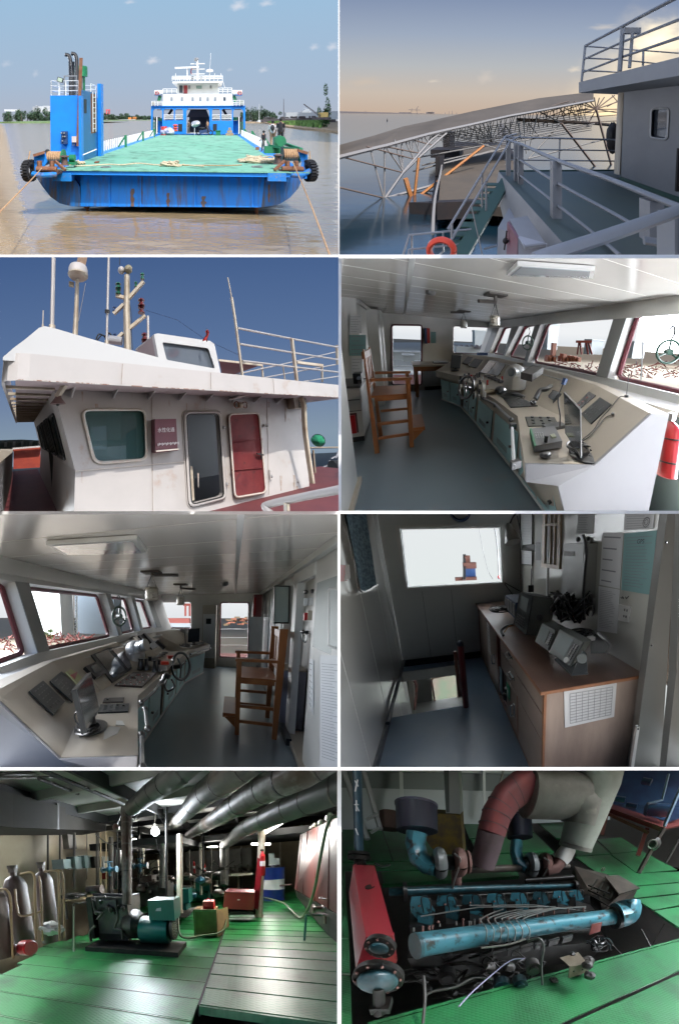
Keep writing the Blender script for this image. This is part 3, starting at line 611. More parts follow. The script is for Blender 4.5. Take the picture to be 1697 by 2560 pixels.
SB('side_shade',(118,905,190,1130),Yf,.2,'dark_hollow',dy=3);SB('side_shade',(1325,905,1392,1130),Yf,.2,'dark_hollow',dy=3)
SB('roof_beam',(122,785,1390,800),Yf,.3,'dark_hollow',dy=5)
for (a,c_,e,f) in ((345,870,395,795),(640,0,0,0),(1105,795,1150,870)):
 if f:part('diagonal_brace',MB().bar(b.Y(*A(a,c_),Yf+2.5),b.Y(*A(e,f),Yf+2.5),.4),'dark_hollow',ship)
for (a,e) in ((272,418),(432,548),(952,1068),(1082,1232)):
 mb=MB()
 for y in (878,905,930):mb.tube([b.Y(*A(a,y),Yf+.1),b.Y(*A(e,y),Yf+.1)],.09,6)
 part('opening_rail',mb,'rail_white',ship)
 SB('deck_gear',(a+6,885,e-6,950),Yf,.4,'dark_hollow',dy=2)
SB('green_locker',(193,920,262,962),Yf,.6,'green_paint',dy=.6);SB('green_locker',(1252,905,1310,950),Yf,.6,'green_paint',dy=.6)
for (a,e,s) in ((125,178,1),(1335,1385,-1)):
 mb=MB();
 for i in range(9):y=980+i*19;mb.bar(b.Y(*A(a,y),Yf-.6+i*-.12),b.Y(*A(e,y),Yf-.6+i*-.12),.12)
 for x in (a,e):mb.bar(b.Y(*A(x,968),Yf-.5),b.Y(*A(x,1145),Yf-1.8),.14)
 part('stairway',mb,mat('stair_green',(.02,.11,.08),.6),ship)
 x=180 if s>0 else 1330;part('stair_rail',MB().bar(b.Y(*A(x,905),Yf-.5),b.Y(*A(x,1145),Yf-1.8),.12),'rail_white',ship)
wh='white_paint'
up=SB('deckhouse',(258,572,1240,748),Yf,9,wh,dy=.6)
for x in (382,528,680,788,892,998,1130):
 w0=SB('window',(x-16,622,x+15,670),Yf,.06,mat('window_grey',(.30,.32,.33),.4) if x != 1130 else 'window_dark',dy=.56)
SB('deck_edge',(108,742,1410,758),Yf,9.5,bl,dy=-.1)
br=SB('wheelhouse',(455,418,1042,575),Yf,7,wh,dy=1.6)
SB('wheelhouse_roof',(390,390,1102,424),Yf,8.2,wh,dy=.9)
SB('doorway',(482,448,532,555),Yf,.05,'window_dark',dy=1.56);SB('door',(546,448,598,566),Yf,.08,'door_red',dy=1.53)
SB('window',(612,450,642,498),Yf,.05,'window_grey',dy=1.56);SB('window',(724,452,805,496),Yf,.05,mat('window_green',(.25,.36,.32),.3),dy=1.56);SB('window',(920,448,945,492),Yf,.05,'window_grey',dy=1.56)
def rl(name,pts,ys,yy,r=.06):
 mb=MB();P=[b.Y(*A(x,ys[-1]),yy) for x in pts]
 for y in ys[:-1]:z=b.Y(*A(pts[0],y),yy)[2];mb.tube([V(P[0][0],yy,z),V(P[-1][0],yy,z)],r,6)
 zt=b.Y(*A(pts[0],ys[0]),yy)[2]
 for p in P:mb.tube([p,V(p[0],yy,zt)],r,6)
 return part(name,mb,'rail_white',ship)
rl('roof_railing',[395,440,500,560,640,700,800,860,920,980,1030,1098],(332,352,376,395),Yf+1);rl('roof_railing',[395,470,560,700,850,980,1098],(345,368,395),Yf+8)
rl('wing_railing',[265,320,390,458],(510,530,552,572),Yf+.8);rl('wing_railing',[1045,1100,1170,1230],(498,520,545,572),Yf+.8)
rl('wing_railing',[110,150,190,255],(685,705,725,748),Yf-.2);rl('wing_railing',[1245,1290,1340,1392],(672,700,725,748),Yf-.2)
SB('wing_panel',(112,688,150,745),Yf,.05,wh,dy=-.15);SB('wing_panel',(1340,672,1392,742),Yf,.05,wh,dy=-.15)
for (x0_,x1_) in ((150,262),(1240,1372)):
 r=part('life_raft_canister',MB().cyl(b.Y(*A(x0_,568),Yf+1),b.Y(*A(x1_,568),Yf+1),.48,14),wh,ship)
 xx=182 if x0_==150 else 1338;c0=b.Y(*A(xx,566),Yf+.45);part('ring_mark',MB().ring(c0,(0,1,0),.3,.06,16,6),'red_paint',r)
for (a,e) in ((225,205),(1255,1285)):part('green_davit',MB().bar(b.Y(*A(a,610),Yf+1),b.Y(*A(e,690),Yf+1),.5),'green_paint',ship)
mst=MB();c=lambda x,y,yy=Yf+4:b.Y(*A(x,y),yy)
mst.tube([c(748,390),c(748,110)],[.22,.14],8)
for (x0_,x1_,y) in ((650,850,160),(672,850,236),(655,850,304)):mst.tube([c(x0_,y),c(x1_,y-4)],.1,6)
part('mast',mst,wh,ship);mb=MB();mb.ball(c(728,98),.35);mb.ball(c(748,88),.22);part('mast_light',mb,'grey_steel',ship)
rd=MB();rd.tube([c(605,390),c(605,215)],.1,6);part('radar_post',rd,wh,ship);part('radar_scanner',MB().obox(c(600,210),V(2.0,0,.05),V(0,.2,0),V(0,0,.14)),wh,ship)
rd=MB();rd.tube([c(918,390),c(918,262)],.12,6);rd.tube([c(918,262),c(937,10)],.035,5);part('whip_antenna',rd,wh,ship);part('satellite_dome',MB().lathe(c(918,272),(0,0,1),[(0,.3),(.05,.62),(.3,.62),(.45,.3)],14),wh,ship)
part('flag',MB().sheet(lambda u,v:c(655+14*u+5*math.sin(v*7),196+108*v)+V(0,.2*math.sin(u*6),0),4,6),mat('flag_red',(.45,.03,.05),.8),ship)
for x in (680,800):part('signal_lamp',MB().box(c(x-16,385),c(x+16,335)+V(0,.4,0)),'black_steel',ship)
mb=MB();[mb.tube([c(x,330),c(x,290)],.05,5) for x in (443,990,1078)];part('short_antenna',mb,wh,ship)
part('stay_wire',MB().tube([c(1102,400),c(1130,490)],.05,5),wh,ship)
# mooring gear, both quarters
def drum(cx,y,d,L,R0,lab):
 c0=b.P(cx,y,d);w=part('winch_drum',MB().lathe(c0-V(L/2,0,0),(1,0,0),[(t*L/14,R0*(.93+.07*(t%2))) for t in range(15)],20,False),'rope_tan',ship)
 for s in (-1,1):part('winch_flange',MB().cyl(c0+V(s*L/2,0,0),c0+V(s*(L/2+.07),0,0),R0*1.3,20),'green_paint' if s>0 else 'black_steel',ship)
 return c0
c0=drum(255,722,22.8,.86,.33,'');part('winch_frame',MB().prism([c0+V(-.95,-.2,-.45),c0+V(-.5,-.2,-.45),c0+V(-.5,-.2,.28),c0+V(-.9,-.2,.2)],(0,.9,0)),'green_paint',ship)
mb=MB();q=c0+V(.82,0,-.05);mb.cyl(q,q+V(.3,0,0),.2);mb.box(q+V(-.15,-.2,-.35),q+V(.35,.3,-.2));part('winch_motor',mb,'green_paint',ship)
mb=MB();q=b.P(298,738,21.8);mb.lathe(q-V(0,0,.25),(0,0,1),[(0,.25),(.08,.17),(.4,.17),(.45,.24),(.5,.22)],14);part('bollard',mb,mat('dark_rust',(.06,.045,.045),.8,n=(5,.4,.5),c2=(.14,.07,.05)),ship)
c0=drum(1340,712,22.4,.82,.34,'');mb=MB();q=b.P(1281,735,21.8);mb.lathe(q-V(0,0,.22),(0,0,1),[(0,.25),(.08,.17),(.4,.17),(.45,.24),(.5,.22)],14);part('bollard',mb,'dark_rust',ship)
q=b.P(1283,655,24);mb=MB();mb.box(q+V(-.25,-.3,-.6),q+V(.25,.4,.3));mb.cyl(q+V(.1,-.35,.1),q+V(.1,.4,.1),.3);mb.box(q+V(-.8,-.3,-.62),q+V(0,.3,-.22));part('windlass',mb,'green_paint',ship)
part('green_beam',MB().bar(b.P(1240,670,24),b.P(1385,690,22.5),.14),'green_paint',ship);part('green_beam',MB().bar(b.P(1305,658,25),b.P(1390,688,22.5),.16),'green_paint',ship)
for (xa,xb,xs,yy) in ((168,262,(182,240),776),(1300,1398,(1325,1365),776)):
 a,c_=b.P(xa,yy,20.9),b.P(xb,yy+2,20.9);f_=part('fairlead_roller',MB().cyl(a,c_,.13,14),'rust',ship)
 mb=MB();[mb.cyl(b.P(x,772,21.2),b.P(x,740,21.2),.13,10) for x in xs];part('roller_post',mb,'rust',ship)
 part('fairlead_base',MB().box(a+V(-.1,0,-.28),c_+V(.1,.9,-.1)),'dark_rust',ship)
part('rusty_brace',MB().bar(b.P(255,742,21.2),b.P(302,783,20.8),.12),'rust',ship);part('rusty_brace',MB().bar(b.P(1265,783,20.8),b.P(1312,740,21.2),.12),'rust',ship)
for s,pts in ((1,((155,715),(205,700),(215,745),(190,790),(160,790))),(-1,((1372,690),(1418,705),(1420,785),(1385,790),(1392,745)))):
 part('quarter_bulwark',MB().prism([b.P(*p,21.4) for p in pts],(0,.12,0)),'hull_blue',ship);part('bulwark_cap',MB().bar(b.P(*pts[0],21.3),b.P(*pts[1],21.3),.14),'rust',ship)
part('quarter_pipe',MB().curve([b.P(150,800,20.9),b.P(200,806,20.8),b.P(262,800,20.9)],.14,10),'blue_chipped',ship);part('quarter_pipe',MB().curve([b.P(1310,800,20.9),b.P(1380,806,20.8),b.P(1432,785,20.9)],.14,10),'blue_chipped',ship)
part('deck_cleat',MB().box(b.G(435,752,DK),b.G(455,750,DK)+V(0,.2,.1)),'rust',ship);part('deck_cleat',MB().box(b.G(1180,690,DK),b.G(1195,690,DK)+V(0,.3,.25)),'rust',ship)
part('deck_hose_post',MB().bar(b.P(383,712,24.5),b.P(445,686,24.5),.06),'rail_white',ship)
# things on or round the craft
def tyre(c,ax,lab):
 t=thing('tyre_fender',lab,'tyre',c,'tyre fenders');m=MB().ring(c,ax,.36,.17,22,8)
 u,w_=perp(ax)
 for k in range(22):a=2*math.pi*k/22;m.obox(V(c)+.52*(u*math.cos(a)+w_*math.sin(a)),(u*math.cos(a)+w_*math.sin(a))*.05,(-u*math.sin(a)+w_*math.cos(a))*.05,nrm(ax)*.17)
 part('tread',m,'black_rubber',t);part('rope_sling',MB().tube([V(c)+V(0,-.1,.6),V(c)+V(0,.1,1.0)],.03,5),'rope_tan',t)
tyre(b.P(136,785,21.2),(.97,-.12,.1),'black tyre fender hanging from the left quarter of the ship')
tyre(b.P(1428,785,21.2),(.97,.3,0),'black tyre fender hanging from the right quarter of the ship')
def coil(c,rx,ry,n,lab,m='rope_pale',r=.05,seed=1):
 rnd=random.Random(seed);pts=[];mb=MB()
 for k in range(n):
  cx,cy=c[0]+rnd.uniform(-rx,rx)*.75,c[1]+rnd.uniform(-ry,ry)*.75;R0=rnd.uniform(.25,.5)*min(rx,1);z=c[2]+r+rnd.random()*.22*(1-abs(cx-c[0])/rx)
  mb.tube([(cx+R0*math.cos(a)*1.2,cy+R0*math.sin(a)*.8,z+.05*math.sin(a*2+k)) for a in np.linspace(0,5.6,14)],r,6)
 solo('mooring_rope',mb,MATS[m],lab,'rope')
coil(b.G(1190,742,DK),1.0,1.8,26,'large heap of pale mooring rope on the right of the deck',seed=4)
coil(b.G(790,765,DK),.55,.5,10,'small tangled heap of rope in the middle of the stern',seed=5)
coil(b.G(348,758,DK),.5,.6,9,'pale rope coils beside the bollard left of the deck',seed=6)
solo('mooring_rope',MB().curve([b.G(x,y,DK)+V(0,0,.04) for x,y in ((340,768),(420,765),(500,760),(560,762),(640,755),(720,762),(830,762),(940,768))],.05,6),'rope_pale','pale rope laid across the stern from the left quarter','rope')
solo('mooring_rope',MB().curve([b.G(x,y,DK)+V(0,0,.04) for x,y in ((850,764),(950,764),(1050,765),(1115,762))],.035,6),'rope_tan','thin brown rope lying straight on the right half of the stern','rope')
for x,y,lab in ((488,771,'left oval iron ring lying on the stern deck'),(1185,770,'right oval iron ring lying on the stern deck')):
 solo('deck_ring',MB().ring(b.G(x,y,DK)+V(0,0,.04),(0,0,1),.28,.03,18,6),'grey_steel',lab,'ring','iron rings on the stern deck')
solo('mooring_line',MB().tube([b.P(196,770,21),b.P(140,832,18),b.P(0,975,12),b.P(-60,1030,10)],.028,6),'rope_tan','taut orange mooring line running down to the left','mooring line')
solo('mooring_line',MB().tube([b.P(1352,750,21),b.P(1395,850,17),b.P(1440,960,13),b.P(1520,1175,9),b.P(1540,1230,8)],[.034,.03,.026,.024,.024],6),'rope_tan','taut orange mooring line running down to the right','mooring line')
make_person(b.G(1216,698,DK),2.6,1.68,'person in black top and grey trousers standing sideways on the deck',(.02,.02,.025),(.14,.13,.12),'people on deck',pose=.8)
make_person(b.P(1257,672,26.2),1.4,1.62,'person in white shirt carrying a dark backpack',(.7,.7,.72),(.35,.24,.15),'people on deck',pose=.3,bag=(.03,.03,.035))
make_person(b.P(1294,668,25.8),1.3,1.68,'person in black shirt facing away behind the green windlass',(.018,.018,.022),(.03,.03,.035),'people on deck',pose=.3)
def gb(name,lab,cat,r,m,th=.8,extra=None):
 p,q=b.Y(*A(r[0],r[3]),Yf-1.2),b.Y(*A(r[2],r[1]),Yf-1.2);t=thing(name,lab,cat,((p[0]+q[0])/2,Yf-1.2,DK));return t,p,q
t,p,q=gb('white_bundle','white sacks heaped before the left blue wall','sacks',(265,1080,385,1155),None)
for i in range(5):part('sack',MB().ball((p[0]+(q[0]-p[0])*(i+.5)/5,Yf-1.2,DK+.5+.2*(i%2)),.75,10,7,(.8,.8,.8),.15),mat('sack_white',(.62,.62,.68),.9,n=(1.5,.6,.5),c2=(.2,.25,.45)),t)
t,p,q=gb('red_drum','small red drum beside the white sacks','drum',(235,1100,272,1155),None);part('drum',MB().lathe((p[0]+.5,Yf-1.2,DK),(0,0,1),[(0,.5),(.5,.5),(.55,.54),(.6,.5),(1.4,.5)],14),'red_paint',t)
t,p,q=gb('orange_raft','orange red life raft pack by the left doorway','life raft',(400,1005,472,1110),None)
for i in range(3):part('chamber',MB().ball(((p[0]+q[0])/2,Yf-.8,p[2]+(q[2]-p[2])*(i+.5)/3),(q[0]-p[0])*.5,12,8,(1,.6,.5)),mat('raft_orange',(.6,.09,.05),.7),t)
t,p,q=gb('concrete_mixer','silver mixer drum standing in the hold mouth','machine',(660,1025,785,1140),None)
part('drum',MB().lathe((p[0],Yf-1,DK+1.6),(1,-.1,.25),[(0,.2),(.2,.42),(.6,.52),(1.1,.45),(1.4,.25)],16),mat('silver',(.5,.52,.55),.35,metal=.3),t);part('stand',MB().box((p[0]+.5,Yf-1.4,DK),(q[0]-.8,Yf-.6,DK+1.2)),'far_white',t)
t,p,q=gb('motor_scooter','dark motor scooter parked in the hold mouth','scooter',(790,1030,905,1140),None)
x=(p[0]+q[0])/2;mb=MB()
for s in (-1,1):part('wheel',MB().ring((x+s*.9,Yf-1,DK+.42),(0,1,0),.34,.09,16,6),'black_rubber',t)
mb.bar((x-.8,Yf-1,DK+.5),(x+.4,Yf-1,DK+.7),.4,.5);mb.bar((x+.8,Yf-1,DK+.5),(x+.6,Yf-1,DK+1.5),.2,.3);part('frame',mb,'navy_box',t);part('seat',MB().ball((x-.4,Yf-1,DK+1.1),.55,10,6,(1,.4,.35)),'black_steel',t)
make_person(b.Y(*A(628,1140),Yf-1),3,2.1,'small dark figure standing at the left side of the hold mouth',(.12,.08,.06),(.1,.08,.07),pose=.5)
make_person(b.Y(*A(888,1135),Yf-.6),3,2.1,'person in a tan coat beside the scooter in the hold mouth',(.4,.24,.14),(.25,.16,.1),pose=.2)
t,p,q=gb('cargo_crate','pale timber crate before the right blue wall','crate',(1145,1085,1250,1145),None)
for i in range(3):part('plank',MB().box((p[0]+.2*i,Yf-1.8,DK+.42*i),(q[0]-.2*i,Yf-.9,DK+.42*i+.36)),mat('crate_wood',(.45,.32,.2),.8,n=(4,.4,.5)),t)
t,p,q=gb('green_locker','low green locker box left of the timber crate','locker',(1005,1100,1070,1145),None);part('body',MB().box((p[0],Yf-1.6,DK),(q[0],Yf-.8,q[2])),'green_paint',t);part('lid',MB().box((p[0]-.05,Yf-1.65,q[2]),(q[0]+.05,Yf-.75,q[2]+.12)),'green_paint',t)
# ================================================================ BAY 2: bridge wing at sunset, a long lattice canopy over a sand barge behind
b=use(B2);DZ=4.1
D=zoomer(845,100,426/1568,b,0);E=zoomer(1200,180,497/1568,b,0)
PD=lambda x,y,d:b.P(*D(x,y),d);PE=lambda x,y,d:b.P(*E(x,y),d)
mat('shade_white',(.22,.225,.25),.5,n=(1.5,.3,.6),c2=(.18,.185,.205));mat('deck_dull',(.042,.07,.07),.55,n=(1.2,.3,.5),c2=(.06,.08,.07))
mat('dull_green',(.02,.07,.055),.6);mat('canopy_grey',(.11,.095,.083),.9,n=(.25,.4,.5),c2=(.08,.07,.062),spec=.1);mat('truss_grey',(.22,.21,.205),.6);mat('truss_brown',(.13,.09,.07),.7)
mat('sand',(.085,.066,.048),.95,n=(.8,.3,.5),c2=(.06,.048,.037),bump=(1.2,.8,.4));mat('hull_dark',(.014,.014,.017),.7,n=(2,.4,.5),c2=(.025,.018,.018),spec=.2);mat('orange_tube',(.42,.17,.04),.5,n=(1,.4,.6),c2=(.4,.15,.05))
mat('buoy_orange',(.65,.06,.03),.6);mat('purple_door',(.14,.03,.06),.5)
mat('sea_water',(.006,.022,.036),.12,bump=(1.1,1.0,.5),scale=(.45,1.3,1),spec=.22)
m=MB();m.sheet(lambda u,v:(-900+2600*u,1.5+2400*v**3,0),4,40,False);struct('sea_water',m,'sea_water')
Ds=1500;z0,z1=b.P(787,525,Ds)[2],b.P(787,0,Ds)[2];sc=Ds/b.f
def cw(x,y,rx,ry,a,c=(.95,.82,.66)):p=b.P(x,y,Ds);return (p[0],p[2],rx*sc,ry*sc,a,c)
sky_mat('sky_sunset',[(0,(.60,.46,.36)),(.18,(.62,.53,.45)),(.42,(.50,.52,.54)),(.7,(.36,.43,.55)),(1,(.25,.32,.47))],.95,lo=z0,hi=z1,
  clouds=[cw(1500,260,520,330,.75,(1.1,.92,.66)),cw(1480,170,260,130,.95,(1.7,1.45,1.0)),cw(1280,500,420,150,.95,(1.6,1.2,.66)),cw(1350,400,500,260,.6,(1.15,.95,.68)),cw(130,370,150,36,.5,(.68,.56,.45)),cw(680,350,70,50,.45,(.75,.66,.58)),cw(440,370,50,12,.35),cw(1230,120,130,22,.4),cw(1090,315,60,22,.6)])
skyb(b,Ds,'sky_sunset')
# far quay with port cranes
mat('quay_grey',(.16,.14,.15),.9);d=1200
mb=MB();p,q=b.P(-10,518,d),b.P(640,531,d);mb.prism([p,q,q+V(0,0,4*d/b.f),p+V(0,0,9*d/b.f)],(0,30,0));struct('far_shore',mb,'quay_grey')
def port_crane(x,y,s,lab):
 p=b.P(x,y,d);k=d/b.f*s;t=thing('port_crane',lab,'crane',p);mb=MB()
 for dx in (-14,14):mb.bar(p+V(dx*k,0,0),p+V(dx*.7*k,0,24*k),1.6*k)
 part('legs',mb,'quay_grey',t);part('boom',MB().bar(p+V(-26*k,0,18*k),p+V(28*k,0,17*k),2.4*k),'quay_grey',t);part('jib',MB().bar(p+V(10*k,0,18*k),p+V(18*k,0,34*k),1.6*k),'quay_grey',t)
port_crane(350,521,1.0,'largest port crane on the far quay');port_crane(425,523,.45,'small port crane right of the largest one on the quay');port_crane(125,514,.25,'tiny crane far left on the quay')
for i,x in enumerate((492,510,524,545)):
 p=b.P(x,525,d);t=thing('light_mast','thin mast on the quay left of the canopy','mast',p,'masts on the far quay');part('pole',MB().tube([p,p+V(0,0,(10+4*(i%3))*d/b.f)],[1.6,.9],5),'quay_grey',t)
t=thing('quay_shed','low shed row on the far quay beside the crane','building',b.P(300,520,d));
for x0,x1,h in ((205,245,5),(280,330,6),(405,440,7)):p,q=b.P(x0,520,d),b.P(x1,520,d);part('shed',MB().box((p[0],p[1],p[2]),(q[0],p[1]+10,p[2]+h*d/b.f)),'quay_grey',t)
p=b.G(226,556);t=thing('channel_buoy','dark channel buoy standing in the water at left','buoy',p);k=p[1]/b.f;part('float',MB().lathe(p,(0,0,1),[(-.2,2*k),(4*k,2.4*k),(10*k,.9*k),(14*k,.5*k)],10),'hull_dark',t)
# ---- canopy with its lattice
cp=thing('lattice_canopy','long grey conveyor canopy on a steel lattice, rising to the right','canopy',PD(0,1030,15))
dl=lambda x:15+9*x/1568     # depth along the canopy in D coordinates
low=[(-60,1090),(0,1070),(340,985),(450,960),(820,860),(980,822),(1240,765),(1568,690),(1850,640),(2350,545)]
top=[(-60,985),(0,965),(340,872),(600,790),(820,745),(1040,695),(1240,650),(1568,585),(1850,530),(2350,470)]
mb=MB();L_=[PD(x,y,dl(x)) for x,y in low];T_=[PD(x,y,dl(x)+5) for x,y in top]
for i in range(len(low)-1):mb.quad(L_[i],L_[i+1],T_[i+1],T_[i]);mb.quad(L_[i]-V(0,0,.2),L_[i+1]-V(0,0,.2),L_[i+1],L_[i]);mb.quad(L_[i]-V(0,0,.2),T_[i]-V(0,0,.2),T_[i+1]-V(0,0,.2),L_[i+1]-V(0,0,.2))
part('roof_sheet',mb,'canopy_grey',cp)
def bars(name,L,r,m,dd=0,f=PD,dep=None,parent=cp):
 mb=MB()
 for (x0,y0,x1,y1) in L:mb.tube([f(x0,y0,(dep or dl)(x0)+dd*.5),f(x1,y1,(dep or dl)(x1)+dd*.5)],r*.53,6)
 return part(name,mb,m,parent)
bars('eave_beam',[(low[i][0],low[i][1]+8,low[i+1][0],low[i+1][1]+8) for i in range(len(low)-1)],.28,'truss_grey')
bars('chord',[(0,1075,640,905),(640,905,1568,705),(1568,705,2100,600)],.2,'truss_brown',2)
bars('truss_bar',[(300,1010,420,1450),(430,975,425,1450),(440,980,600,1210),(520,915,600,1210),(585,925,595,1200),(610,910,700,1090),(650,900,690,1080),(690,895,690,1080),(740,880,745,1030),(700,895,745,1020),(760,880,790,950),(780,870,830,935)],.12,'truss_grey')
bars('truss_bar',[(50,1075,590,1215),(260,975,690,1090),(430,975,760,1040),(0,1350,420,1450),(640,905,860,960)],.11,'truss_brown')
bars('main_tube',[(430,1455,600,1210),(600,1210,850,920),(850,920,930,860),(600,1215,740,1080),(740,1080,1000,850),(430,1455,1568,1140)],.19,mat('truss_pale',(.27,.26,.26),.5))
bars('cross_tube',[(740,1190,1568,985),(690,1205,1430,1010),(720,1080,1380,960),(1000,850,1500,1010),(770,1150,1250,1040)],.13,'truss_grey',2)
fan=[(1415,915,*e) for e in ((1040,850),(1120,830),(1200,800),(1260,790),(1330,770),(1400,755),(1470,760),(1540,800),(1568,850),(1180,900),(1250,960),(1500,960))]
bars('fan_bar',fan,.10,'truss_grey',3);part('node_joint',MB().ball(PD(1415,915,dl(1415)+1.5),.26),'truss_grey',cp)
rnd=random.Random(8);W=[]
def lowy(x):return float(np.interp(x,[p[0] for p in low],[p[1] for p in low]))
for i in range(60):
 x=860+i*24;h=60+110*min(1,i/22);W.append((x,lowy(x)+12,x+rnd.uniform(-60,60),lowy(x)+h+rnd.uniform(-20,30)))
for i in range(11):
 y=40+i*19;W.append((900+i*14,lowy(900)+y*.8,2330,lowy(2330)+45+y*1.0))
bars('web_bar',W,.075,'truss_grey',4)
X2D=lambda x,y:((1200+x*.31696-845)/.27168,(180+y*.31696-100)/.27168)
def ebars(name,L,r,m,dd=0):bars(name,[(*X2D(a,c),*X2D(e,f)) for a,c,e,f in L],r,m,dd)
ebars('fan_bar',[(915,290,*e) for e in ((740,230),(800,225),(860,220),(900,195),(940,200),(980,195),(1060,180),(1130,215),(1130,290),(1130,325),(700,300),(740,335),(860,390))],.13,'truss_brown',1)
ebars('leg_tube',[(640,400,940,785),(915,290,1048,785)],.26,'truss_brown',0)
ebars('long_brace',[(380,680,640,400),(380,680,1010,520),(330,540,880,420),(400,500,900,405),(450,330,385,620),(340,360,365,640),(290,370,330,530),(0,540,330,480),(200,420,330,600),(450,300,640,400),(380,400,480,520)],.15,'truss_grey',2)
ebars('cross_beam',[(290,372,900,402),(900,402,1130,425)],.42,'truss_brown',3)
ebars('web_bar',[(780,292,1130,288),(830,318,1130,300),(870,352,1130,330),(860,392,1130,380),(430,300,700,225),(480,330,760,240),(560,340,800,250),(620,350,850,280),(500,280,520,350),(560,262,590,350),(600,255,680,340),(680,240,640,350),(730,235,700,350),(800,230,770,350),(640,260,760,340),(1000,270,1130,200),(1040,180,1110,260)],.1,'truss_brown',2)
for L in ((620,1270,680,1480,.75),(742,1080,697,1480,.5),(1340,970,700,1470,.55)):bars('orange_prop',[L[:4]],L[4]*.42,'orange_tube',-2)
part('prop_foot',MB().cyl(PD(685,1515,17.5),PD(685,1480,17.5),.4),'orange_tube',cp)
# ---- sand barge
bg=thing('sand_barge','dark barge loaded with brown sand below the canopy','barge',PD(1100,1500,30))
G2=lambda x,y,z:b.G(*D(x,y),z)
part('hull',MB().prism([G2(*p,.7) for p in ((650,1490),(900,1500),(1300,1500),(1900,1500),(1560,940),(1000,930),(960,1090),(900,1200),(860,1480))],(0,0,-1.2)),'hull_dark',bg)
sp=[G2(*p,1.1) for p in ((920,1530),(1290,1520),(1568,1540),(1800,1400),(1540,960),(1060,975),(960,1130),(940,1300))]
part('sand_load',MB().prism(sp,(0,0,-.5)),'sand',bg);part('end_beam',MB().bar(G2(915,1560,1.0),G2(1300,1545,1.0),.35,.9),'hull_dark',bg)
part('deck_winch',MB().box(G2(850,1080,1),G2(1130,1070,1)+V(0,1.5,.9)),'hull_dark',bg);part('deck_house',MB().box(G2(965,1050,1),G2(1040,1040,1)+V(0,2,2.6)),'hull_dark',bg)
part('bollard',MB().box(G2(895,1250,.8),G2(950,1240,.8)+V(0,1,1.6)),'hull_dark',bg)
part('barge_rail',MB().curve([G2(x,y,z) for x,y,z in ((960,1060,1.6),(945,1200,1.6),(900,1400,1.5),(880,1560,1.5),(870,1780,1.2))],.07,6),'truss_grey',bg)
tp=thing('barge_crane','grey tower and gear at the far end of the sand barge','crane',PD(1500,960,38));part('tower',MB().prism([PD(*p,38) for p in ((1465,960),(1540,960),(1530,800),(1490,755),(1475,800))],(0,1.2,0)),mat('tower_grey',(.13,.13,.15),.7),tp);part('gear',MB().box(PD(1530,880,38),PD(1600,820,38)+V(0,1,0)),'tower_grey',tp)
# ---- the ship we stand on
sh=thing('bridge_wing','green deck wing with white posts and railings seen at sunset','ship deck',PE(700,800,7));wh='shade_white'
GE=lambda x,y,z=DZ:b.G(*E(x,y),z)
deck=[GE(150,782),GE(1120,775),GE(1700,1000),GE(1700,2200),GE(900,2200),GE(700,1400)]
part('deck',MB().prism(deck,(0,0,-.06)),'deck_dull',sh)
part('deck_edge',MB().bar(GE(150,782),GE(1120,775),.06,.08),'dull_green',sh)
side=[GE(150,785),GE(690,1370),GE(1000,1720)]
part('side_plate',MB().prism([side[0],side[2],side[2]+V(-.5,0,-1.6),side[0]+V(-.1,0,-.5)],(-.02,0,0)),wh,sh)
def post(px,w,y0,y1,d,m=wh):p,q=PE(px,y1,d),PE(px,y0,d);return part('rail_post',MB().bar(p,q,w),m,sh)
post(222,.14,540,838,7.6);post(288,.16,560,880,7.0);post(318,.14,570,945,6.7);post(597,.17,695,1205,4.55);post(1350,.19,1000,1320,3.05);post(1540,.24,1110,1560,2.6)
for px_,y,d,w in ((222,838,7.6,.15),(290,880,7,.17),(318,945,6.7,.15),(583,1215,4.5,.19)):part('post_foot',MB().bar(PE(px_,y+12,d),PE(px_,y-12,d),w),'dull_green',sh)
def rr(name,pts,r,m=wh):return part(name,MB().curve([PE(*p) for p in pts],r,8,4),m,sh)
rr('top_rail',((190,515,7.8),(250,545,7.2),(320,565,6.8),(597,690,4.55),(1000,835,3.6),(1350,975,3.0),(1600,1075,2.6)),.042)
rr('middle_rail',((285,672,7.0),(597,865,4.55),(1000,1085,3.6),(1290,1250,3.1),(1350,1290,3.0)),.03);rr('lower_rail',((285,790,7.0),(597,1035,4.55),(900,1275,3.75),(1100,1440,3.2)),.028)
rr('near_rail',((430,1480,1.75),(540,1440,1.8),(1000,1290,1.95),(1600,1080,2.2)),.052)
rr('cross_rail',((190,512,7.9),(640,520,7.9),(1110,533,7.9)),.03);rr('cross_rail',((240,605,7.9),(1110,618,7.9)),.022);rr('cross_rail',((190,690,7.9),(1110,700,7.9)),.022);rr('cross_post',((628,525,7.9),(622,690,7.9)),.026);rr('cross_post',((208,512,7.9),(208,690,7.9)),.026)
rr('corner_brace',((1290,1325,2.9),(1420,1340,2.85),(1500,1310,2.7)),.05)
part('cabin_post',MB().tube([PE(1085,800,7.4),PE(1118,160,7.4)],.11,10),mat('post_cream',(.55,.48,.40),.5),sh)
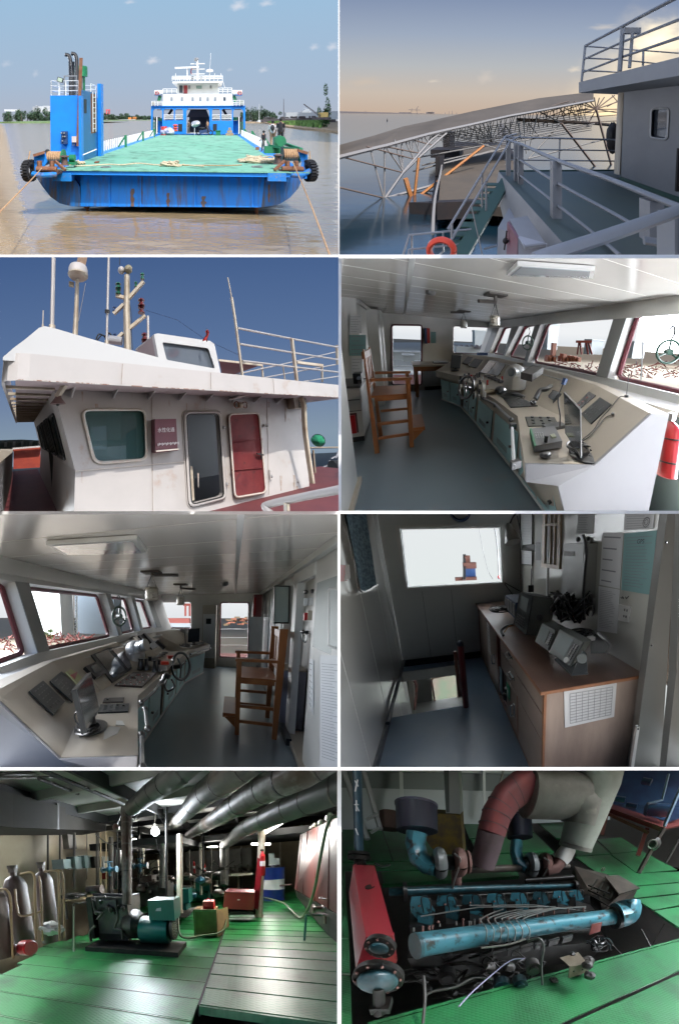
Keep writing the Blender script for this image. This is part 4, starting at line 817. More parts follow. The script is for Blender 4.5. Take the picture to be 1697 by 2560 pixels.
# cabin on the right, its roof slab and railing
g0,g1=b.G(1300,825,DZ),b.G(1568,925,DZ);g2=g1+(g1-g0)*1.4;wt=b.P(1107,425,7.6)[2]-.01
up=V(0,0,1);wq=[g0,g2,g2+up*(wt-DZ),g0+up*(wt-DZ)];wd=nrm(g2-g0);wnn=V(-wd[1],wd[0],0);wnn=wnn if wnn[1]>0 else-wnn
wc=b.pl(1478,567,g0,wnn)
hole=rrect(wc,wd,up,.24,.36,.09)
cb=part('cabin_wall',wall_with_holes(MB(),wq,[hole],wnn*.12),wh,sh)
part('cabin_end',MB().prism([g0,g0+V(1.2,2.0,0),g0+V(1.2,2.0,wt-DZ),g0+V(0,0,wt-DZ)],(.05,0,0)),wh,sh)
wf=part('window_frame',frame_of(MB(),[p-wnn*.01 for p in hole],.028),mat('frame_pale',(.42,.42,.44),.4),sh);part('window_pane',MB().prism([p+wnn*.05 for p in rrect(wc,wd,up,.25,.37,.09)],wnn*.02),mat('pane_dark',(.06,.07,.09),.08),wf)
part('base_trim',MB().bar(g0-wnn*.02+up*.05,g2-wnn*.02+up*.05,.05,.1),'dull_green',sh)
part('door_edge',MB().box(b.P(1556,880,5.0),b.P(1580,680,5.0)),'hull_dark',sh)
f0,f1=b.P(1107,425,7.6),b.P(1600,340,3.9);f0t,f1t=b.P(1107,376,7.6),b.P(1600,252,3.9)
part('roof_fascia',MB().prism([f0,f1,f1t,f0t],(.05,.05,0)),wh,sh)
r0,r1=f0+V(0,0,0),f1;bk0,bk1=f0+V(3.5,1.2,0),f1+V(3.5,1.5,0)
part('roof_slab',MB().prism([r0,r1,bk1,bk0],(0,0,.1)),wh,sh)
tr=lambda pts,r,n='roof_rail':part(n,MB().tube([b.P(*p) for p in pts],r,8),wh,sh)
tr(((1120,372,7.6),(1137,208,7.6)),.04,'roof_post');tr(((1137,208,7.6),(1305,120,6.0),(1560,-15,4.2)),.038);tr(((1132,270,7.6),(1310,190,6.0),(1600,75,4.2)),.032);tr(((1127,330,7.6),(1312,258,6.0),(1600,160,4.2)),.032)
tr(((1295,325,6.0),(1310,118,6.0)),.06,'roof_post');tr(((1340,310,5.8),(1354,150,5.8)),.04,'lamp_post')
part('lamp_head',MB().box(b.P(1318,148,5.8),b.P(1394,124,5.8)+V(0,.12,0)),wh,sh)
tr(((1137,210,7.6),(1300,222,8.5),(1600,245,9)),.026);tr(((1137,265,7.6),(1300,272,8.5),(1480,292,9)),.026);tr(((1132,322,7.6),(1290,330,8.5)),.026);tr(((1402,300,8.8),(1404,232,8.8)),.04,'roof_post')
# stairs down to the left
DB=lambda x,y,d:PD(x,y,d)
mb=MB();mb.bar(DB(1545,1290,7.4),DB(1080,2060,4.6),.10,.30,up=(1,.2,0));mb.bar(DB(1440,1380,7.4),DB(1120,1900,5.2),.04,.2,up=(1,.2,0));part('stair_stringer',mb,'dull_green',sh)
for i in range(9):
 t_=i/9;a=V(DB(1535,1320,7.2))*(1-t_)+V(DB(1180,1960,4.9))*t_;part('stair_tread',MB().obox(a+V(-.22,0,-.02),(.3,0,0),(0,.13,0),(0,0,.012)),'dull_green',sh)
part('stair_rail',MB().curve([DB(1640,860,7.8),DB(1560,885,7.6),DB(1500,940,7.2),DB(1010,1740,5.0)],.03,8),wh,sh);part('stair_rail',MB().curve([DB(1680,880,7.4),DB(1580,930,7.2),DB(1545,990,7.0),DB(1020,1870,4.8)],.03,8),wh,sh)
for (x,y0,y1,d) in ((1325,1215,1585,6.2),(1362,1290,1695,6.0),(1045,1680,1990,4.9)):part('stair_post',MB().tube([DB(x,y1,d),DB(x,y0,d)],.028,6),wh,sh)
part('slack_rope',MB().tube([DB(1225,1520,5.4),DB(1330,1990,5.0)],.014,5),'truss_grey',sh)
part('lower_railing',MB().tube([DB(590,2000,4.6),DB(655,1790,4.8),DB(1225,1740,5.4)],.026,6).tube([DB(640,2010,4.5),DB(652,1925,4.6),DB(1180,1872,5.2)],.022,6).tube([DB(678,1795,4.8),DB(678,2000,4.8)],.02,6).tube([DB(965,1770,5),DB(970,1940,5),DB(900,2000,5)],.02,6).tube([DB(1340,1920,5.4),DB(1460,1890,5.4)],.022,6),wh,sh)
lb=thing('lifebuoy','orange lifebuoy hanging on the lower left railing','lifebuoy',DB(950,1930,4.7));part('ring',MB().ring(DB(952,1935,4.7),(0,1,.15),.235,.06,24,10),'buoy_orange',lb)
c=DB(952,1935,4.7);part('band',MB().tube([c+V(-.235*math.cos(a),0,.235*math.sin(a)) for a in (.5,.75)],.064,8),'frame_pale',lb)
# white locker with a purple door below the wing
ED=lambda x,y,d:PE(x,y,d)
part('locker_ledge',MB().prism([ED(*p) for p in ((230,1158,4.3),(370,1130,4.7),(520,1355,3.6),(350,1375,3.35))],(0,0,-.04)),wh,sh)
part('locker_door',MB().prism([ED(*p) for p in ((213,1180,4.25),(295,1310,3.6),(292,1500,3.6),(205,1500,4.25))],(.03,.03,0)),'purple_door',sh)
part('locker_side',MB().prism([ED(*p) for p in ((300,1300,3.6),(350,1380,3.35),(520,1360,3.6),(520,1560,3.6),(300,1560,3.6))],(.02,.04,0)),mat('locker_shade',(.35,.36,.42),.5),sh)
part('wing_wall',MB().prism([ED(*p) for p in ((245,930,6.8),(640,1385,4.4),(560,1560,3.8),(130,1560,5.0),(140,1230,5.4),(235,1060,6.2))],(0,.03,0)),wh,sh)
mb=MB();mb.ball(ED(200,1330,4.1),.05);mb.bar(ED(190,1400,4.1),ED(210,1250,4.1),.02);part('door_handle',mb,'hull_dark',sh)
cv=solo('rolled_tarpaulin',MB().ball(PE(1050,515,8.2),.38,12,9,(.6,.5,1.35),.25),'hull_dark','dark rolled cover hanging beside the cream cabin post','cover')
# ================================================================ BAY 3: the white wheelhouse from outside, deep blue sky
b=use(B3);W=4.04;Mz=zoomer(130,640,430/1568,b,0)
mat('house_white',(.42,.395,.38),.5,n=(1.1,.3,.62),c2=(.36,.34,.33),n2=(2.2,.8,.66),c3=(.36,.28,.23),bump=(.9,.15,.05));mat('deck_red',(.17,.04,.042),.6,n=(1.5,.3,.5),c2=(.12,.03,.035),bump=(4,.2,.02))
mat('cream_paint',(.42,.37,.29),.55,n=(2.5,.5,.6),c2=(.26,.19,.13));mat('bulwark_red',(.42,.07,.04),.6,n=(2,.4,.5),c2=(.30,.05,.04));mat('soffit',(.34,.26,.26),.6,n=(1.5,.3,.5),c2=(.29,.235,.235));mat('rubber_black',(.015,.015,.015),.6)
mat('metal_grey',(.35,.35,.36),.4,metal=.3);mat('lamp_dark_red',(.09,.01,.012),.3);mat('lamp_green',(.015,.10,.06),.3);mat('red_door',(.09,.010,.014),.7,spec=.2,n=(2,.4,.5),c2=(.16,.03,.03),n2=(5,.8,.64),c3=(.06,.02,.02))
mat('interior_grey',(.11,.12,.12),.7);mat('green_cloth',(.01,.22,.10),.8,bump=(6,1,.05))
g=mat('tinted_glass',(.05,.11,.11),.03,alpha=.72,spec=.9)
Ds=36;zz0,zz1=b.P(781,830,Ds)[2],b.P(781,-20,Ds)[2]
sky_mat('sky_deep',[(0,(.23,.31,.40)),(.18,(.17,.24,.37)),(.5,(.10,.17,.33)),(1,(.058,.115,.265))],1.0,lo=zz0,hi=zz1)
skyb(b,Ds,'sky_deep')
mat('sea_far',(.11,.14,.16),.5,bump=(2,.3,.05))
m=MB();qs=[b.G(x,y,-2.5) for x,y in ((-60,1150),(-60,905),(600,885),(1640,842),(1640,1300))];m.prism(qs,(0,0,-.05));struct('sea_water',m,'sea_far')
m=MB();p=[b.P(x,y,33) for x,y in ((-60,900),(-60,852),(40,848),(100,846),(175,850),(300,850),(300,900))];m.prism(p,(0,.8,0));struct('far_land',m,mat('far_land',(.20,.17,.12),.9,n=(3,.6,.5),c2=(.10,.11,.08)))
rnd=random.Random(2)
t=thing('harbour_clutter','brown harbour sheds and stacks on the land at far left','sheds',b.P(60,870,31))
for i in range(16):x=-20+i*13;y=rnd.uniform(850,862);q0=b.P(x,880,31);q1=b.P(x+rnd.uniform(8,20),y,31);part('shed',MB().box((q0[0],q0[1],q0[2]),(q1[0],q0[1]+.8,q1[2])),'far_land' if i%3 else 'cream_paint',t)
# the house
hs=thing('wheelhouse','white steel wheelhouse with raked front windows, doorway and red door','wheelhouse',(3,W,0));hw='house_white'
YP=lambda x,y,yy=W:b.Y(x,y,yy)
wall=[V(.69,W,-.6),V(6.24,W,-.6),V(6.52,W,2.2),V(.36,W,2.2),V(.42,W,1.95),V(.69,W,1.0)]
def q4(pts,f=.2,yy=W):return qrect([YP(x,y,yy) for x,y in pts],4,f)
winp=q4(((376,708),(668,708),(676,938),(436,955)),.16);doorp=q4(((856,730),(1003,728),(1028,1108),(880,1145)),.14)
part('side_wall',wall_with_holes(MB(),wall,[winp,doorp],(0,.08,0)),hw,hs)
K1,T1=V(.69,12.9,1.0),V(.42,12.9,1.95)
part('front_wall',MB().prism([(.69,W+.004,-.6),(.69,12.5,-.6),(.69,12.5,1.0),(.69,W+.004,1.0)],(.08,0,0)),hw,hs)
fw=[V(.69,W+.004,1.0),V(.69,12.5,1.0),V(.36,12.5,2.2),V(.36,W+.004,2.2)];holes=[]
fr=MB()
for y0,y1 in ((4.75,5.9),(6.1,7.3),(7.5,8.9),(9.1,10.9)):
 h=[V(.69-.275*(z-1.0),y,z) for y,z in ((y0,1.1),(y1,1.1),(y1,1.9),(y0,1.9))];holes.append(qrect(h,3,.15))
part('front_window_wall',wall_with_holes(MB(),fw,holes,(.08,.0,.02)),hw,hs)
for h in holes:f_=part('front_window',frame_of(MB(),[p+V(-.015,0,0) for p in h],.02),'rubber_black',hs);part('pane',MB().prism([p+V(.03,0,0) for p in h],(.01,0,0)),g,f_)
mb=MB()
for y in (5.5,5.8,6.1,6.9,7.2):mb.tube([V(.62,y,1.2)+V(-.07,0,0),V(.43,y,1.86)+V(-.07,0,0)],.012,5)
part('window_grille',mb,'rubber_black',hs)
f_=part('window',frame_of(MB(),[p+V(0,-.01,0) for p in winp],.026),mat('white_seal',(.52,.50,.46),.6,n=(14,.6,.5),c2=(.5,.42,.36)),hs);part('pane',MB().prism([p+V(0,.03,0) for p in winp],(0,.012,0)),g,f_)
part('doorway_frame',frame_of(MB(),[p+V(0,-.02,0) for p in q4(((848,722),(1010,720),(1036,1114),(872,1152)),.14)],.03),hw,hs)
part('doorway_seal',frame_of(MB(),[p+V(0,-.03,0) for p in doorp],.014),'rubber_black',hs)
part('door_surround',frame_of(MB(),[p+V(0,-.005,0) for p in q4(((836,712),(1018,708),(1046,1125),(865,1168)),.16)],.012),hw,hs)
dp=[p+V(0,-.05,0) for p in q4(((1046,730),(1184,724),(1216,1088),(1074,1112)),.13)]
dr=part('red_door',MB().prism(dp,(0,.04,0)),'red_door',hs);part('door_rim',frame_of(MB(),[p+V(0,-.01,0) for p in dp],.022),'white_seal',dr)
for y in (850,980):part('door_band',MB().bar(YP(1058,y+6)+V(0,-.06,0),YP(1200,y-6)+V(0,-.06,0),.02),'red_door',dr)
mb=MB();mb.bar(YP(1168,910)+V(0,-.1,0),YP(1198,916)+V(0,-.1,0),.03);mb.bar(YP(1186,900)+V(0,-.1,0),YP(1188,935)+V(0,-.1,0),.02);part('handle',mb,'rubber_black',dr)
for x,y in ((1212,780),(1225,782),(1245,1015),(1040,1050),(1028,790),(1368,1040)):part('wall_dog',MB().ball(YP(x,y)+V(0,-.04,0),.035,8,6),'metal_grey',hs)
part('door_hook',MB().bar(YP(1236,985)+V(0,-.04,0),YP(1240,1030)+V(0,-.04,0),.025),hw,hs)
# rooms behind: far wall with a window on the other side, floor, ceiling
part('inner_wall',wall_with_holes(MB(),[V(.75,7.2,-.2),V(6.2,7.2,-.2),V(6.4,7.2,2.15),V(.45,7.2,2.15)],[[b.Y(x,y,7.2) for x,y in ((418,788),(492,784),(494,890),(420,893))]],(0,.05,0)),'interior_grey',hs)
part('inner_partition',MB().box((2.45,W+.1,-.1),(2.5,7.1,2.15)),'interior_grey',hs);part('inner_floor',MB().box((.8,W+.1,-.1),(6.1,7.1,-.05)),mat('floor_grey',(.12,.14,.16),.5),hs)
part('inner_console',MB().box((1.0,W+.5,0),(1.9,6.8,.95)),mat('console_teal',(.05,.09,.09),.6),hs);part('inner_cupboard',MB().box((2.9,6.2,0),(4.2,7.1,.75)),'cream_paint',hs)
part('inner_gate',MB().box(YP(872,1140)+V(0,.1,0),YP(902,972)+V(0,.16,0)),'cream_paint',hs)
# roof: fascia, soffit with ribs, sloped wing, little hatch house
rf=part('roof_slab',MB().prism([(-.12,3.36,2.2),(7.6,3.36,2.2),(7.6,13,2.2),(-.30,13,2.2)],(0,0,.06)),'soffit',hs)
fz=2.165
pf=[V(7.7,3.3,0),V(.02,3.3,0),V(-.10,3.32,0),V(-.2,3.38,0),V(-.26,3.5,0),V(-.27,3.7,0),V(-.32,13,0)]
mb=MB()
for a,c in zip(pf[:-1],pf[1:]):mb.prism([a+V(0,0,fz),c+V(0,0,fz),c+V(0,0,fz+.33),a+V(0,0,fz+.33)],(.0,.03,0)) if abs(a[0]-c[0])>.05 else mb.prism([a+V(0,0,fz),c+V(0,0,fz),c+V(0,0,fz+.33),a+V(0,0,fz+.33)],(.03,0,0))
part('roof_fascia',mb,hw,hs)
mb=MB()
for i in range(15):y=3.9+i*.6;mb.box((-.24,y,fz),(.36,y+.07,fz+.04))
part('soffit_rib',mb,'cream_paint',hs)
mb=MB()
for x in (.6,1.25,1.9,2.55,3.2,3.9,4.6,5.4):mb.prism([(x,3.75,fz+.03),(x,W-.01,fz+.03),(x,W-.01,fz-.09)],(.02,0,0))
part('roof_bracket',mb,hw,hs)
zt=fz+.33
wing=[b.Y(x,y,3.34) for x,y in ((14,466),(60,425),(120,380),(180,330),(205,322),(250,332),(500,405),(735,468),(900,522),(985,546))]
part('roof_wing',MB().prism(wing+[V(wing[-1][0],3.34,zt-.05),V(wing[0][0],3.34,zt-.1)],(.0,.5,0)),mat('bright_white',(.46,.46,.455),.45),hs)
h1=[b.Y(*Mz(x,y),3.9) for x,y in ((975,955),(930,712),(965,703),(1440,772),(1480,800),(1540,1075),(1300,1075))]
hh=qrect([b.Y(*Mz(x,y),3.9) for x,y in ((1005,782),(1425,838),(1488,1025),(1045,945))],3,.12)
part('hatch_house',wall_with_holes(MB(),h1,[hh],(0,.12,0)),'bright_white',hs);part('hatch_side',MB().prism([h1[0]+V(0,.1,0),h1[1]+V(0,.1,0),h1[1]+V(-.02,1.2,-.1),h1[0]+V(-.02,1.2,0)],(.03,0,0)),'soffit',hs)
part('hatch_top',MB().prism([h1[1]+V(0,.12,-.03),h1[3]+V(0,.12,-.03),h1[3]+V(0,.9,-.03),h1[1]+V(0,.9,-.03)],(0,0,.03)),'bright_white',hs)
part('hatch_pane',MB().prism([p+V(0,.04,0) for p in hh],(0,.02,0)),mat('pane_slate',(.075,.09,.11),.12),hs)
rnd=random.Random(77)
for i in range(26):
 x=rnd.uniform(360,1400);y=rnd.choice([rnd.uniform(610,700),rnd.uniform(960,1060)]);h=rnd.uniform(20,75);w_=rnd.uniform(2,6);part('rust_run',MB().prism([YP(x-w_,y)-V(0,.003,0),YP(x+w_,y)-V(0,.003,0),YP(x+w_*.5,y+h)-V(0,.003,0),YP(x-w_*.2,y+h)-V(0,.003,0)],(0,.002,0)),mat('rust_run',(.33,.25,.20),.8,n=(9,.6,.5),c2=(.40,.37,.34)),hs)
for x0_,x1_ in ((-.1,1.0),(1.3,2.6),(2.9,3.6),(4.1,5.2),(5.6,7.2)):part('rusty_edge',MB().bar((x0_,3.29,2.167),(x1_,3.29,2.167),.012),mat('rust_edge',(.20,.10,.06),.9,n=(14,.9,.5),c2=(.45,.42,.40)),hs)
for x in (1.15,2.75,4.4):part('weld_seam',MB().bar((x,3.292,2.18),(x+.02,3.292,2.48),.006),'rust_run',hs)
part('weld_seam',MB().bar(YP(700,600)-V(0,.003,0),YP(705,1250)-V(0,.003,0),.006),'rust_run',hs);part('weld_seam',MB().bar(YP(1230,660)-V(0,.003,0),YP(1240,1100)-V(0,.003,0),.006),'rust_run',hs)
part('wall_knuckle',MB().bar(YP(348,992)+V(0,-.008,0),YP(850,948)+V(0,-.008,0),.012),'white_seal',hs)
part('corner_bracket',MB().bar(YP(262,650,3.8),YP(305,585,3.7),.06),'cream_paint',hs)
be=thing('ship_bell','rusty bell hanging under the left corner of the roof','bell',YP(267,650,3.8));part('bell',MB().lathe(YP(267,682,3.8),(0,0,1),[(0,.105),(.03,.085),(.08,.05),(.13,.035),(.15,.01)],14),mat('bell_brown',(.10,.05,.045),.5),be);part('clapper',MB().ball(YP(267,684,3.8),.025,8,6),'rubber_black',be)
# red notice box with white writing, standing off the wall
pl_=thing('notice_box','dark red notice box with white writing beside the doorway','sign',YP(765,840));pp=[YP(x,y,W-.16) for x,y in ((716,908),(820,898),(812,750),(714,752))]
part('box',MB().prism(pp,(0,.14,0)),mat('notice_red',(.15,.045,.06),.6,n=(3,.4,.5),c2=(.12,.04,.05)),pl_);part('lower_edge',MB().bar(pp[0]+V(0,-.01,.03),pp[1]+V(0,-.01,.03),.05,.02),'white_seal',pl_)
writing('lettering','水性化通',pp[3]+V(.04,-.012,-.22),.085,'ink_white',pl_)
mb=MB()
for i in range(16):x=pp[0][0]+.05+i*.027;mb.box((x,W-.172,1.27+.01*(i%3)),(x+.014,W-.165,1.31+.008*(i%2)))
part('small_lettering',mb,'ink_white',pl_)
cm=thing('ventilation_grille','small grey ventilator box near the right end of the wall','ventilator',YP(1352,680));part('box',MB().box(YP(1328,706)+V(0,-.2,0),YP(1376,655)),'cream_paint',cm)
mb=MB();[mb.box(YP(1345,702-9*i)+V(0,-.23,0),YP(1374,698-9*i)+V(0,-.2,0)) for i in range(5)];part('slats',mb,'rubber_black',cm)
nt_=thing('wall_lamp','rusty lamp cage under the roof above the red door','lamp',YP(1095,690));mb=MB();[mb.ring(YP(x,688)+V(0,-.1,0),(0,1,0),.07,.012,12,5) for x in (1076,1114)];part('cage',mb,'rust',nt_);part('lamp_glass',MB().ball(YP(1095,688)+V(0,-.08,0),.07,10,8),'cream_paint',nt_);part('conduit',MB().tube([YP(1040,665)+V(0,-.1,0),YP(1170,630)+V(0,-.4,0)],.02,6),'white_seal',nt_)
dpipe=solo('drain_pipe',MB().curve([b.P(1385,650,5.9),b.P(1400,690,5.9),b.P(1408,820,5.9),b.P(1440,1045,5.9)],.06,8),'cream_paint','cream drain pipe at the right end of the white wall','pipe')
# deck, bulwarks, rails
m=MB();m.prism([(.69,W+.01,0),(.69,14.2,0),(-.75,14.2,0),(-.75,.5,0),(9.5,.5,0),(9.5,5.6,0),(6.3,5.6,0),(6.3,W+.01,0)],(0,0,-.05));part('deck',m,'deck_red',hs)
part('bulwark_red',MB().prism([b.P(x,y,12.6) for x,y in ((62,982),(62,890),(186,878),(186,975))],(0,.05,0)),'bulwark_red',hs);part('bulwark_cap',MB().bar(b.P(60,888,12.5),b.P(186,878,12.5),.08),hw,hs)
part('side_bulwark',MB().prism([b.P(*p) for p in ((-60,1400,2.6),(-60,1010,2.6),(60,905,9),(52,1080,9))],(-.05,0,0)),hw,hs)
part('fore_deck',MB().prism([b.P(*p) for p in ((-60,1000,2.4),(-60,890,14),(60,890,14),(58,905,9))],(0,0,-.03)),'cream_paint',hs)
rl_=MB();rl_.curve([b.P(*p) for p in ((1640,1055,2.6),(1561,1078,2.7),(1400,1110,3.0),(1240,1145,3.3),(1225,1165,3.3),(1300,1230,3.1))],.045,10);part('near_rail',rl_,hw,hs);part('near_post',MB().tube([b.P(1322,1250,3.1),b.P(1322,1142,3.1)],.035,8),'cream_paint',hs)
P_=lambda x,y,d:b.P(x,y,d)
rp=lambda name,pts,r:part(name,MB().tube([P_(*p) for p in pts],r,8),'cream_paint' if 'post' in name else hw,hs)
rp('whip_post',((1118,553,6.0),(1085,300,6.0),(1068,190,6.0)),.032);rp('whip_post',((1068,190,6.0),(1050,98,6.0)),.014)
for pts in (((1095,332,6.0),(1350,382,7.0),(1600,428,8)),((1105,405,6),(1350,445,7),(1600,484,8)),((1118,483,6),(1360,512,7),(1600,540,8))):rp('roof_rail',pts,.028)
rp('roof_post',((1368,575,7),(1345,382,7)),.05);rp('roof_post',((1556,500,8),(1552,410,8)),.04);rp('roof_post',((1486,582,8.5),(1484,508,8.5)),.035);rp('roof_post',((1212,560,7.5),(1208,505,7.5)),.03);rp('roof_post',((1314,570,8),(1305,510,8)),.02)
for pts in (((1080,548,7),(1340,490,8),(1600,430,9)),((1220,560,8),(1600,490,9)),((1400,578,8),(1600,548,9))):rp('back_rail',pts,.02)
part('canopy_board',MB().prism([P_(*p) for p in ((1010,482,6.5),(1205,502,6.5),(1080,545,7.5),(1022,540,7.5))],(0,0,.02)),'deck_red',hs);part('canopy_edge',MB().bar(P_(1008,480,6.5),P_(1210,503,6.5),.05),'cream_paint',hs);part('canopy_edge',MB().bar(P_(1370,490,8),P_(1488,505,8),.08),'cream_paint',hs)
part('deck_rail',MB().tube([P_(1432,884,8),P_(1600,882,8)],.03,6).tube([P_(1444,895,8),P_(1455,1030,8)],.035,6),'cream_paint',hs)
# masts and aerials, each a thing standing on the roof
def aerial(lab,pts,r,name='aerial',grp=None,m=hw,extra=None):
 t=thing(name,lab,'antenna',P_(*pts[0]),grp);mb=MB()
 for a,c in zip(pts[:-1],pts[1:]):mb.tube([P_(*a),P_(*c)],r,8)
 part('pole',mb,m,t);part('foot',MB().cyl(P_(*pts[0])-V(0,0,.1),P_(*pts[0])+V(0,0,.06),r*1.6,10),'cream_paint',t);return t
aerial('thick white pole at the far left of the roof',((240,332,4.6),(247,8,4.6)),.035);aerial('short thin whip aerial left of the thick white pole',((197,325,5),(200,250,5)),.012)
aerial('tall thin white pole with a dark clamp between dome mast and lamp mast',((492,402,5.0),(495,260,5),(502,-20,5)),.024);solo('pole_clamp',MB().cyl(P_(495,262,5),P_(495,248,5),.05),'rubber_black','dark clamp round the tall thin white pole','clamp')
aerial('short white pole just left of the hatch house',((684,455,5.0),(682,275,5)),.026)
t=thing('dome_mast','white pole carrying a white satellite dome','mast',P_(347,360,5.2));part('pole',MB().tube([P_(347,362,5.2),P_(350,300,5.2),P_(357,105,5.2)],[.055,.05,.035],10),'cream_paint',t)
c=P_(360,95,5.2);part('platform',MB().lathe(c-V(0,0,.03),(0,0,1),[(0,.15),(.05,.20),(.08,.20)],16),'cream_paint',t);part('dome',MB().lathe(c+V(0,0,.03),(0,0,1),[(0,.19),(.14,.19),(.2,.17),(.25,.1),(.265,.02)],18),hw,t);part('upper_arm',MB().bar(P_(372,45,5.2),P_(385,-15,5.2),.13),mat('arm_tan',(.38,.24,.15),.6),t);part('stay',MB().tube([P_(395,125,5.2),P_(362,300,5.2)],.006,4),hw,t)
part('bracket',MB().box(P_(318,138,5.2),P_(345,110,5.2)+V(0,.1,0)),'cream_paint',t)
t=thing('lamp_mast','cream mast with side arms carrying navigation lamps','mast',P_(*Mz(690,850),5.6));MP=lambda x,y,d=5.6:P_(*Mz(x,y),d)
part('column',MB().tube([MP(690,860),MP(680,500),MP(684,170)],[.085,.075,.06],10),'cream_paint',t)
for a,c_ in (((700,385),(835,232)),((690,385),(585,360)),((655,440),(562,525)),((700,665),(850,540)),((650,700),(600,745))):part('arm',MB().bar(MP(*a),MP(*c_),.07),'cream_paint',t)
def lampx(x,y,h,m,r=.05,n=1):
 for i in range(n):c=MP(x,y-i*h/n);k=h/n*.27*.5421*0+h/n*5.6/b.f*.506;part('lamp',MB().lathe(c,(0,0,1),[(0,r*1.1),(.15*k,r*1.1),(.2*k,r*.75),(.7*k,r*.75),(.75*k,r*1.1),(k*.98,r*.9)],12),m,t)
lampx(824,212,62,'lamp_green',.045);lampx(765,280,50,'lamp_green',.035);lampx(604,345,105,'lamp_green',.06,2);lampx(568,500,45,'navy_box',.035);lampx(815,520,135,'lamp_dark_red',.07,2);lampx(845,890,190,'lamp_dark_red',.07,3);lampx(572,745,45,'navy_box',.035)
part('top_dome',MB().ball(MP(632,128),.075,12,8,(1,1,1.2)),hw,t);part('top_light',MB().ball(MP(695,120),.09,10,8,(1,1,1.1),.25),mat('olive_rust',(.16,.15,.06),.7,n=(20,.5,.5),c2=(.3,.25,.2)),t);part('spike',MB().tube([MP(618,80),MP(618,10)],.008,4),'rubber_black',t)
mb=MB();mb.cyl(MP(520,760),MP(640,775),.1,12);part('horn',mb,'metal_grey',t);part('cables',MB().curve([MP(400,760),MP(430,710),MP(490,730),MP(520,700),MP(560,740),MP(640,780)],.018,5).curve([MP(410,770),MP(460,720),MP(510,780)],.014,5),'rubber_black',t)
part('ladder_wire',MB().curve([MP(700,400),MP(722,520),MP(725,700),MP(735,850)],.007,4),'rubber_black',t)
t=thing('red_flag','small red flag on the hatch house roof','flag',MP(1408,770,5));part('cloth',MB().sheet(lambda u,v:MP(1385+50*u+(1-v)*0+12*math.sin(5*v),675+95*v,5)+V(0,.04*math.sin(9*u),0)+V((u-.5)*-.12*(1-v),0,0),6,6),mat('flag_bright',(.6,.04,.03),.8),t);part('staff',MB().tube([MP(1410,780,5),MP(1408,660,5)],.008,5),'rubber_black',t)
solo('stay_wire',MB().tube([MP(850,490,5.6),MP(1140,580,5.8),MP(1400,760,6),MP(1700,900,6.4)],.006,4),'navy_box','thin stay wire running from the lamp mast over the hatch house','wire')
t=thing('green_bundle','bright green covered bundle at the right edge by the sea','bundle',P_(1467,880,9));part('cover',MB().ball(P_(1467,850,9),.27,12,8,(1,.8,.75),.12),'green_cloth',t);part('lashing',MB().ring(P_(1467,850,9),(1,.2,0),.22,.012,16,5),'rubber_black',t)
t=thing('deck_machinery','grey pipes and winch gear on the lower deck at right','machinery',P_(1500,1000,11));mb=MB()
for i in range(12):a=P_(rnd.uniform(1450,1560),rnd.uniform(925,1000),11);mb.tube([a,a+V(rnd.uniform(.3,1),0,rnd.uniform(-.2,.3))],.035,6)
part('pipes',mb,'metal_grey',t);part('platform',MB().box(P_(1452,1040,11),P_(1640,990,11)+V(0,.8,0)),'cream_paint',t);part('drum',MB().cyl(P_(1535,985,10),P_(1600,985,10),.36,14),'rubber_black',t)
# ================================================================ BAY 4: control room, console along the right
b=use(B4);F4=lambda a,c:(451+.7124*a,404.9+.7124*c);Z3=lambda a,c:(395.7+.7476*a,.7476*c)
YF=6.57;ZC=2.14
rm=thing('control_room','control room with cream plank ceiling and grey blue floor, windows along the right','room',(0,YF,0))
part('floor',MB().box((-2,.2,-.05),(3.2,YF+.1,0)),'floor_blue',rm)
part('ceiling',planks(-2,2.75,.2,YF+.1,ZC,.42,.1,rm),'ceil_cream',rm);part('ceiling_backing',MB().box((-2,.2,ZC+.035),(3.4,YF+.1,ZC+.06)),'pipe_brown',rm)
PW=(V(2.27,0,1.2),nrm((-.95,0,.33)))                    # inner face of the window wall
def pw(pts):return [b.pl(x,y,PW[0],-PW[1]) for x,y in pts]
wq=[V(2.27-.33*.12,.3,1.08),V(2.27-.33*.12,YF,1.08),V(2.27+.35*.95*.96,YF,ZC+.03),V(2.27+.35*.95*.96,.3,ZC+.03)]
hs_=[pw(p) for p in (((870,487),(1188,552),(1278,258),(938,297)),((766,460),(859,482),(911,299),(838,314)),((694,446),(762,457),(803,310),(746,323)),((1240,560),(1660,660),(1760,180),(1338,253)))]
part('window_wall',wall_with_holes(MB(),wq,hs_,(.16,0,-.02)),'reveal_white',rm)
fr=MB()
for q in hs_[:1]+hs_[1:3]:pass
edges=[((1188,552),(1278,258),(1338,253),(1240,560)),((859,482),(911,299),(938,297),(870,487)),((762,457),(803,310),(838,314),(766,460)),((672,441),(718,316),(746,323),(694,446))]
for e in edges:part('window_post',MB().prism([p+PW[1]*.012 for p in pw(e)],-PW[1]*.01),'post_grey',rm)
for q in hs_:
 o=[p+V(.165,0,-.02) for p in q];c=sum(o)/4;o=qrect([c+(p-c)*.96 for p in o],3,.1);f_=part('window',frame_of(MB(),o,.03),'seal_red',rm)
part('head_band',MB().prism([V(2.27+.33*.80,.3,ZC-.20),V(2.27+.33*.80,YF,ZC-.20),V(2.27+.33*1.0,YF,ZC),V(2.27+.33*1.0,.3,ZC)],(-.02,0,.0)),'wall_cream',rm)
part('window_sill',MB().box((1.95,.3,1.06),(2.27,YF,1.10)),'mixed_white',rm)
part('lower_wall',MB().box((2.12,.3,0),(2.2,YF,1.06)),'sill_teal',rm)
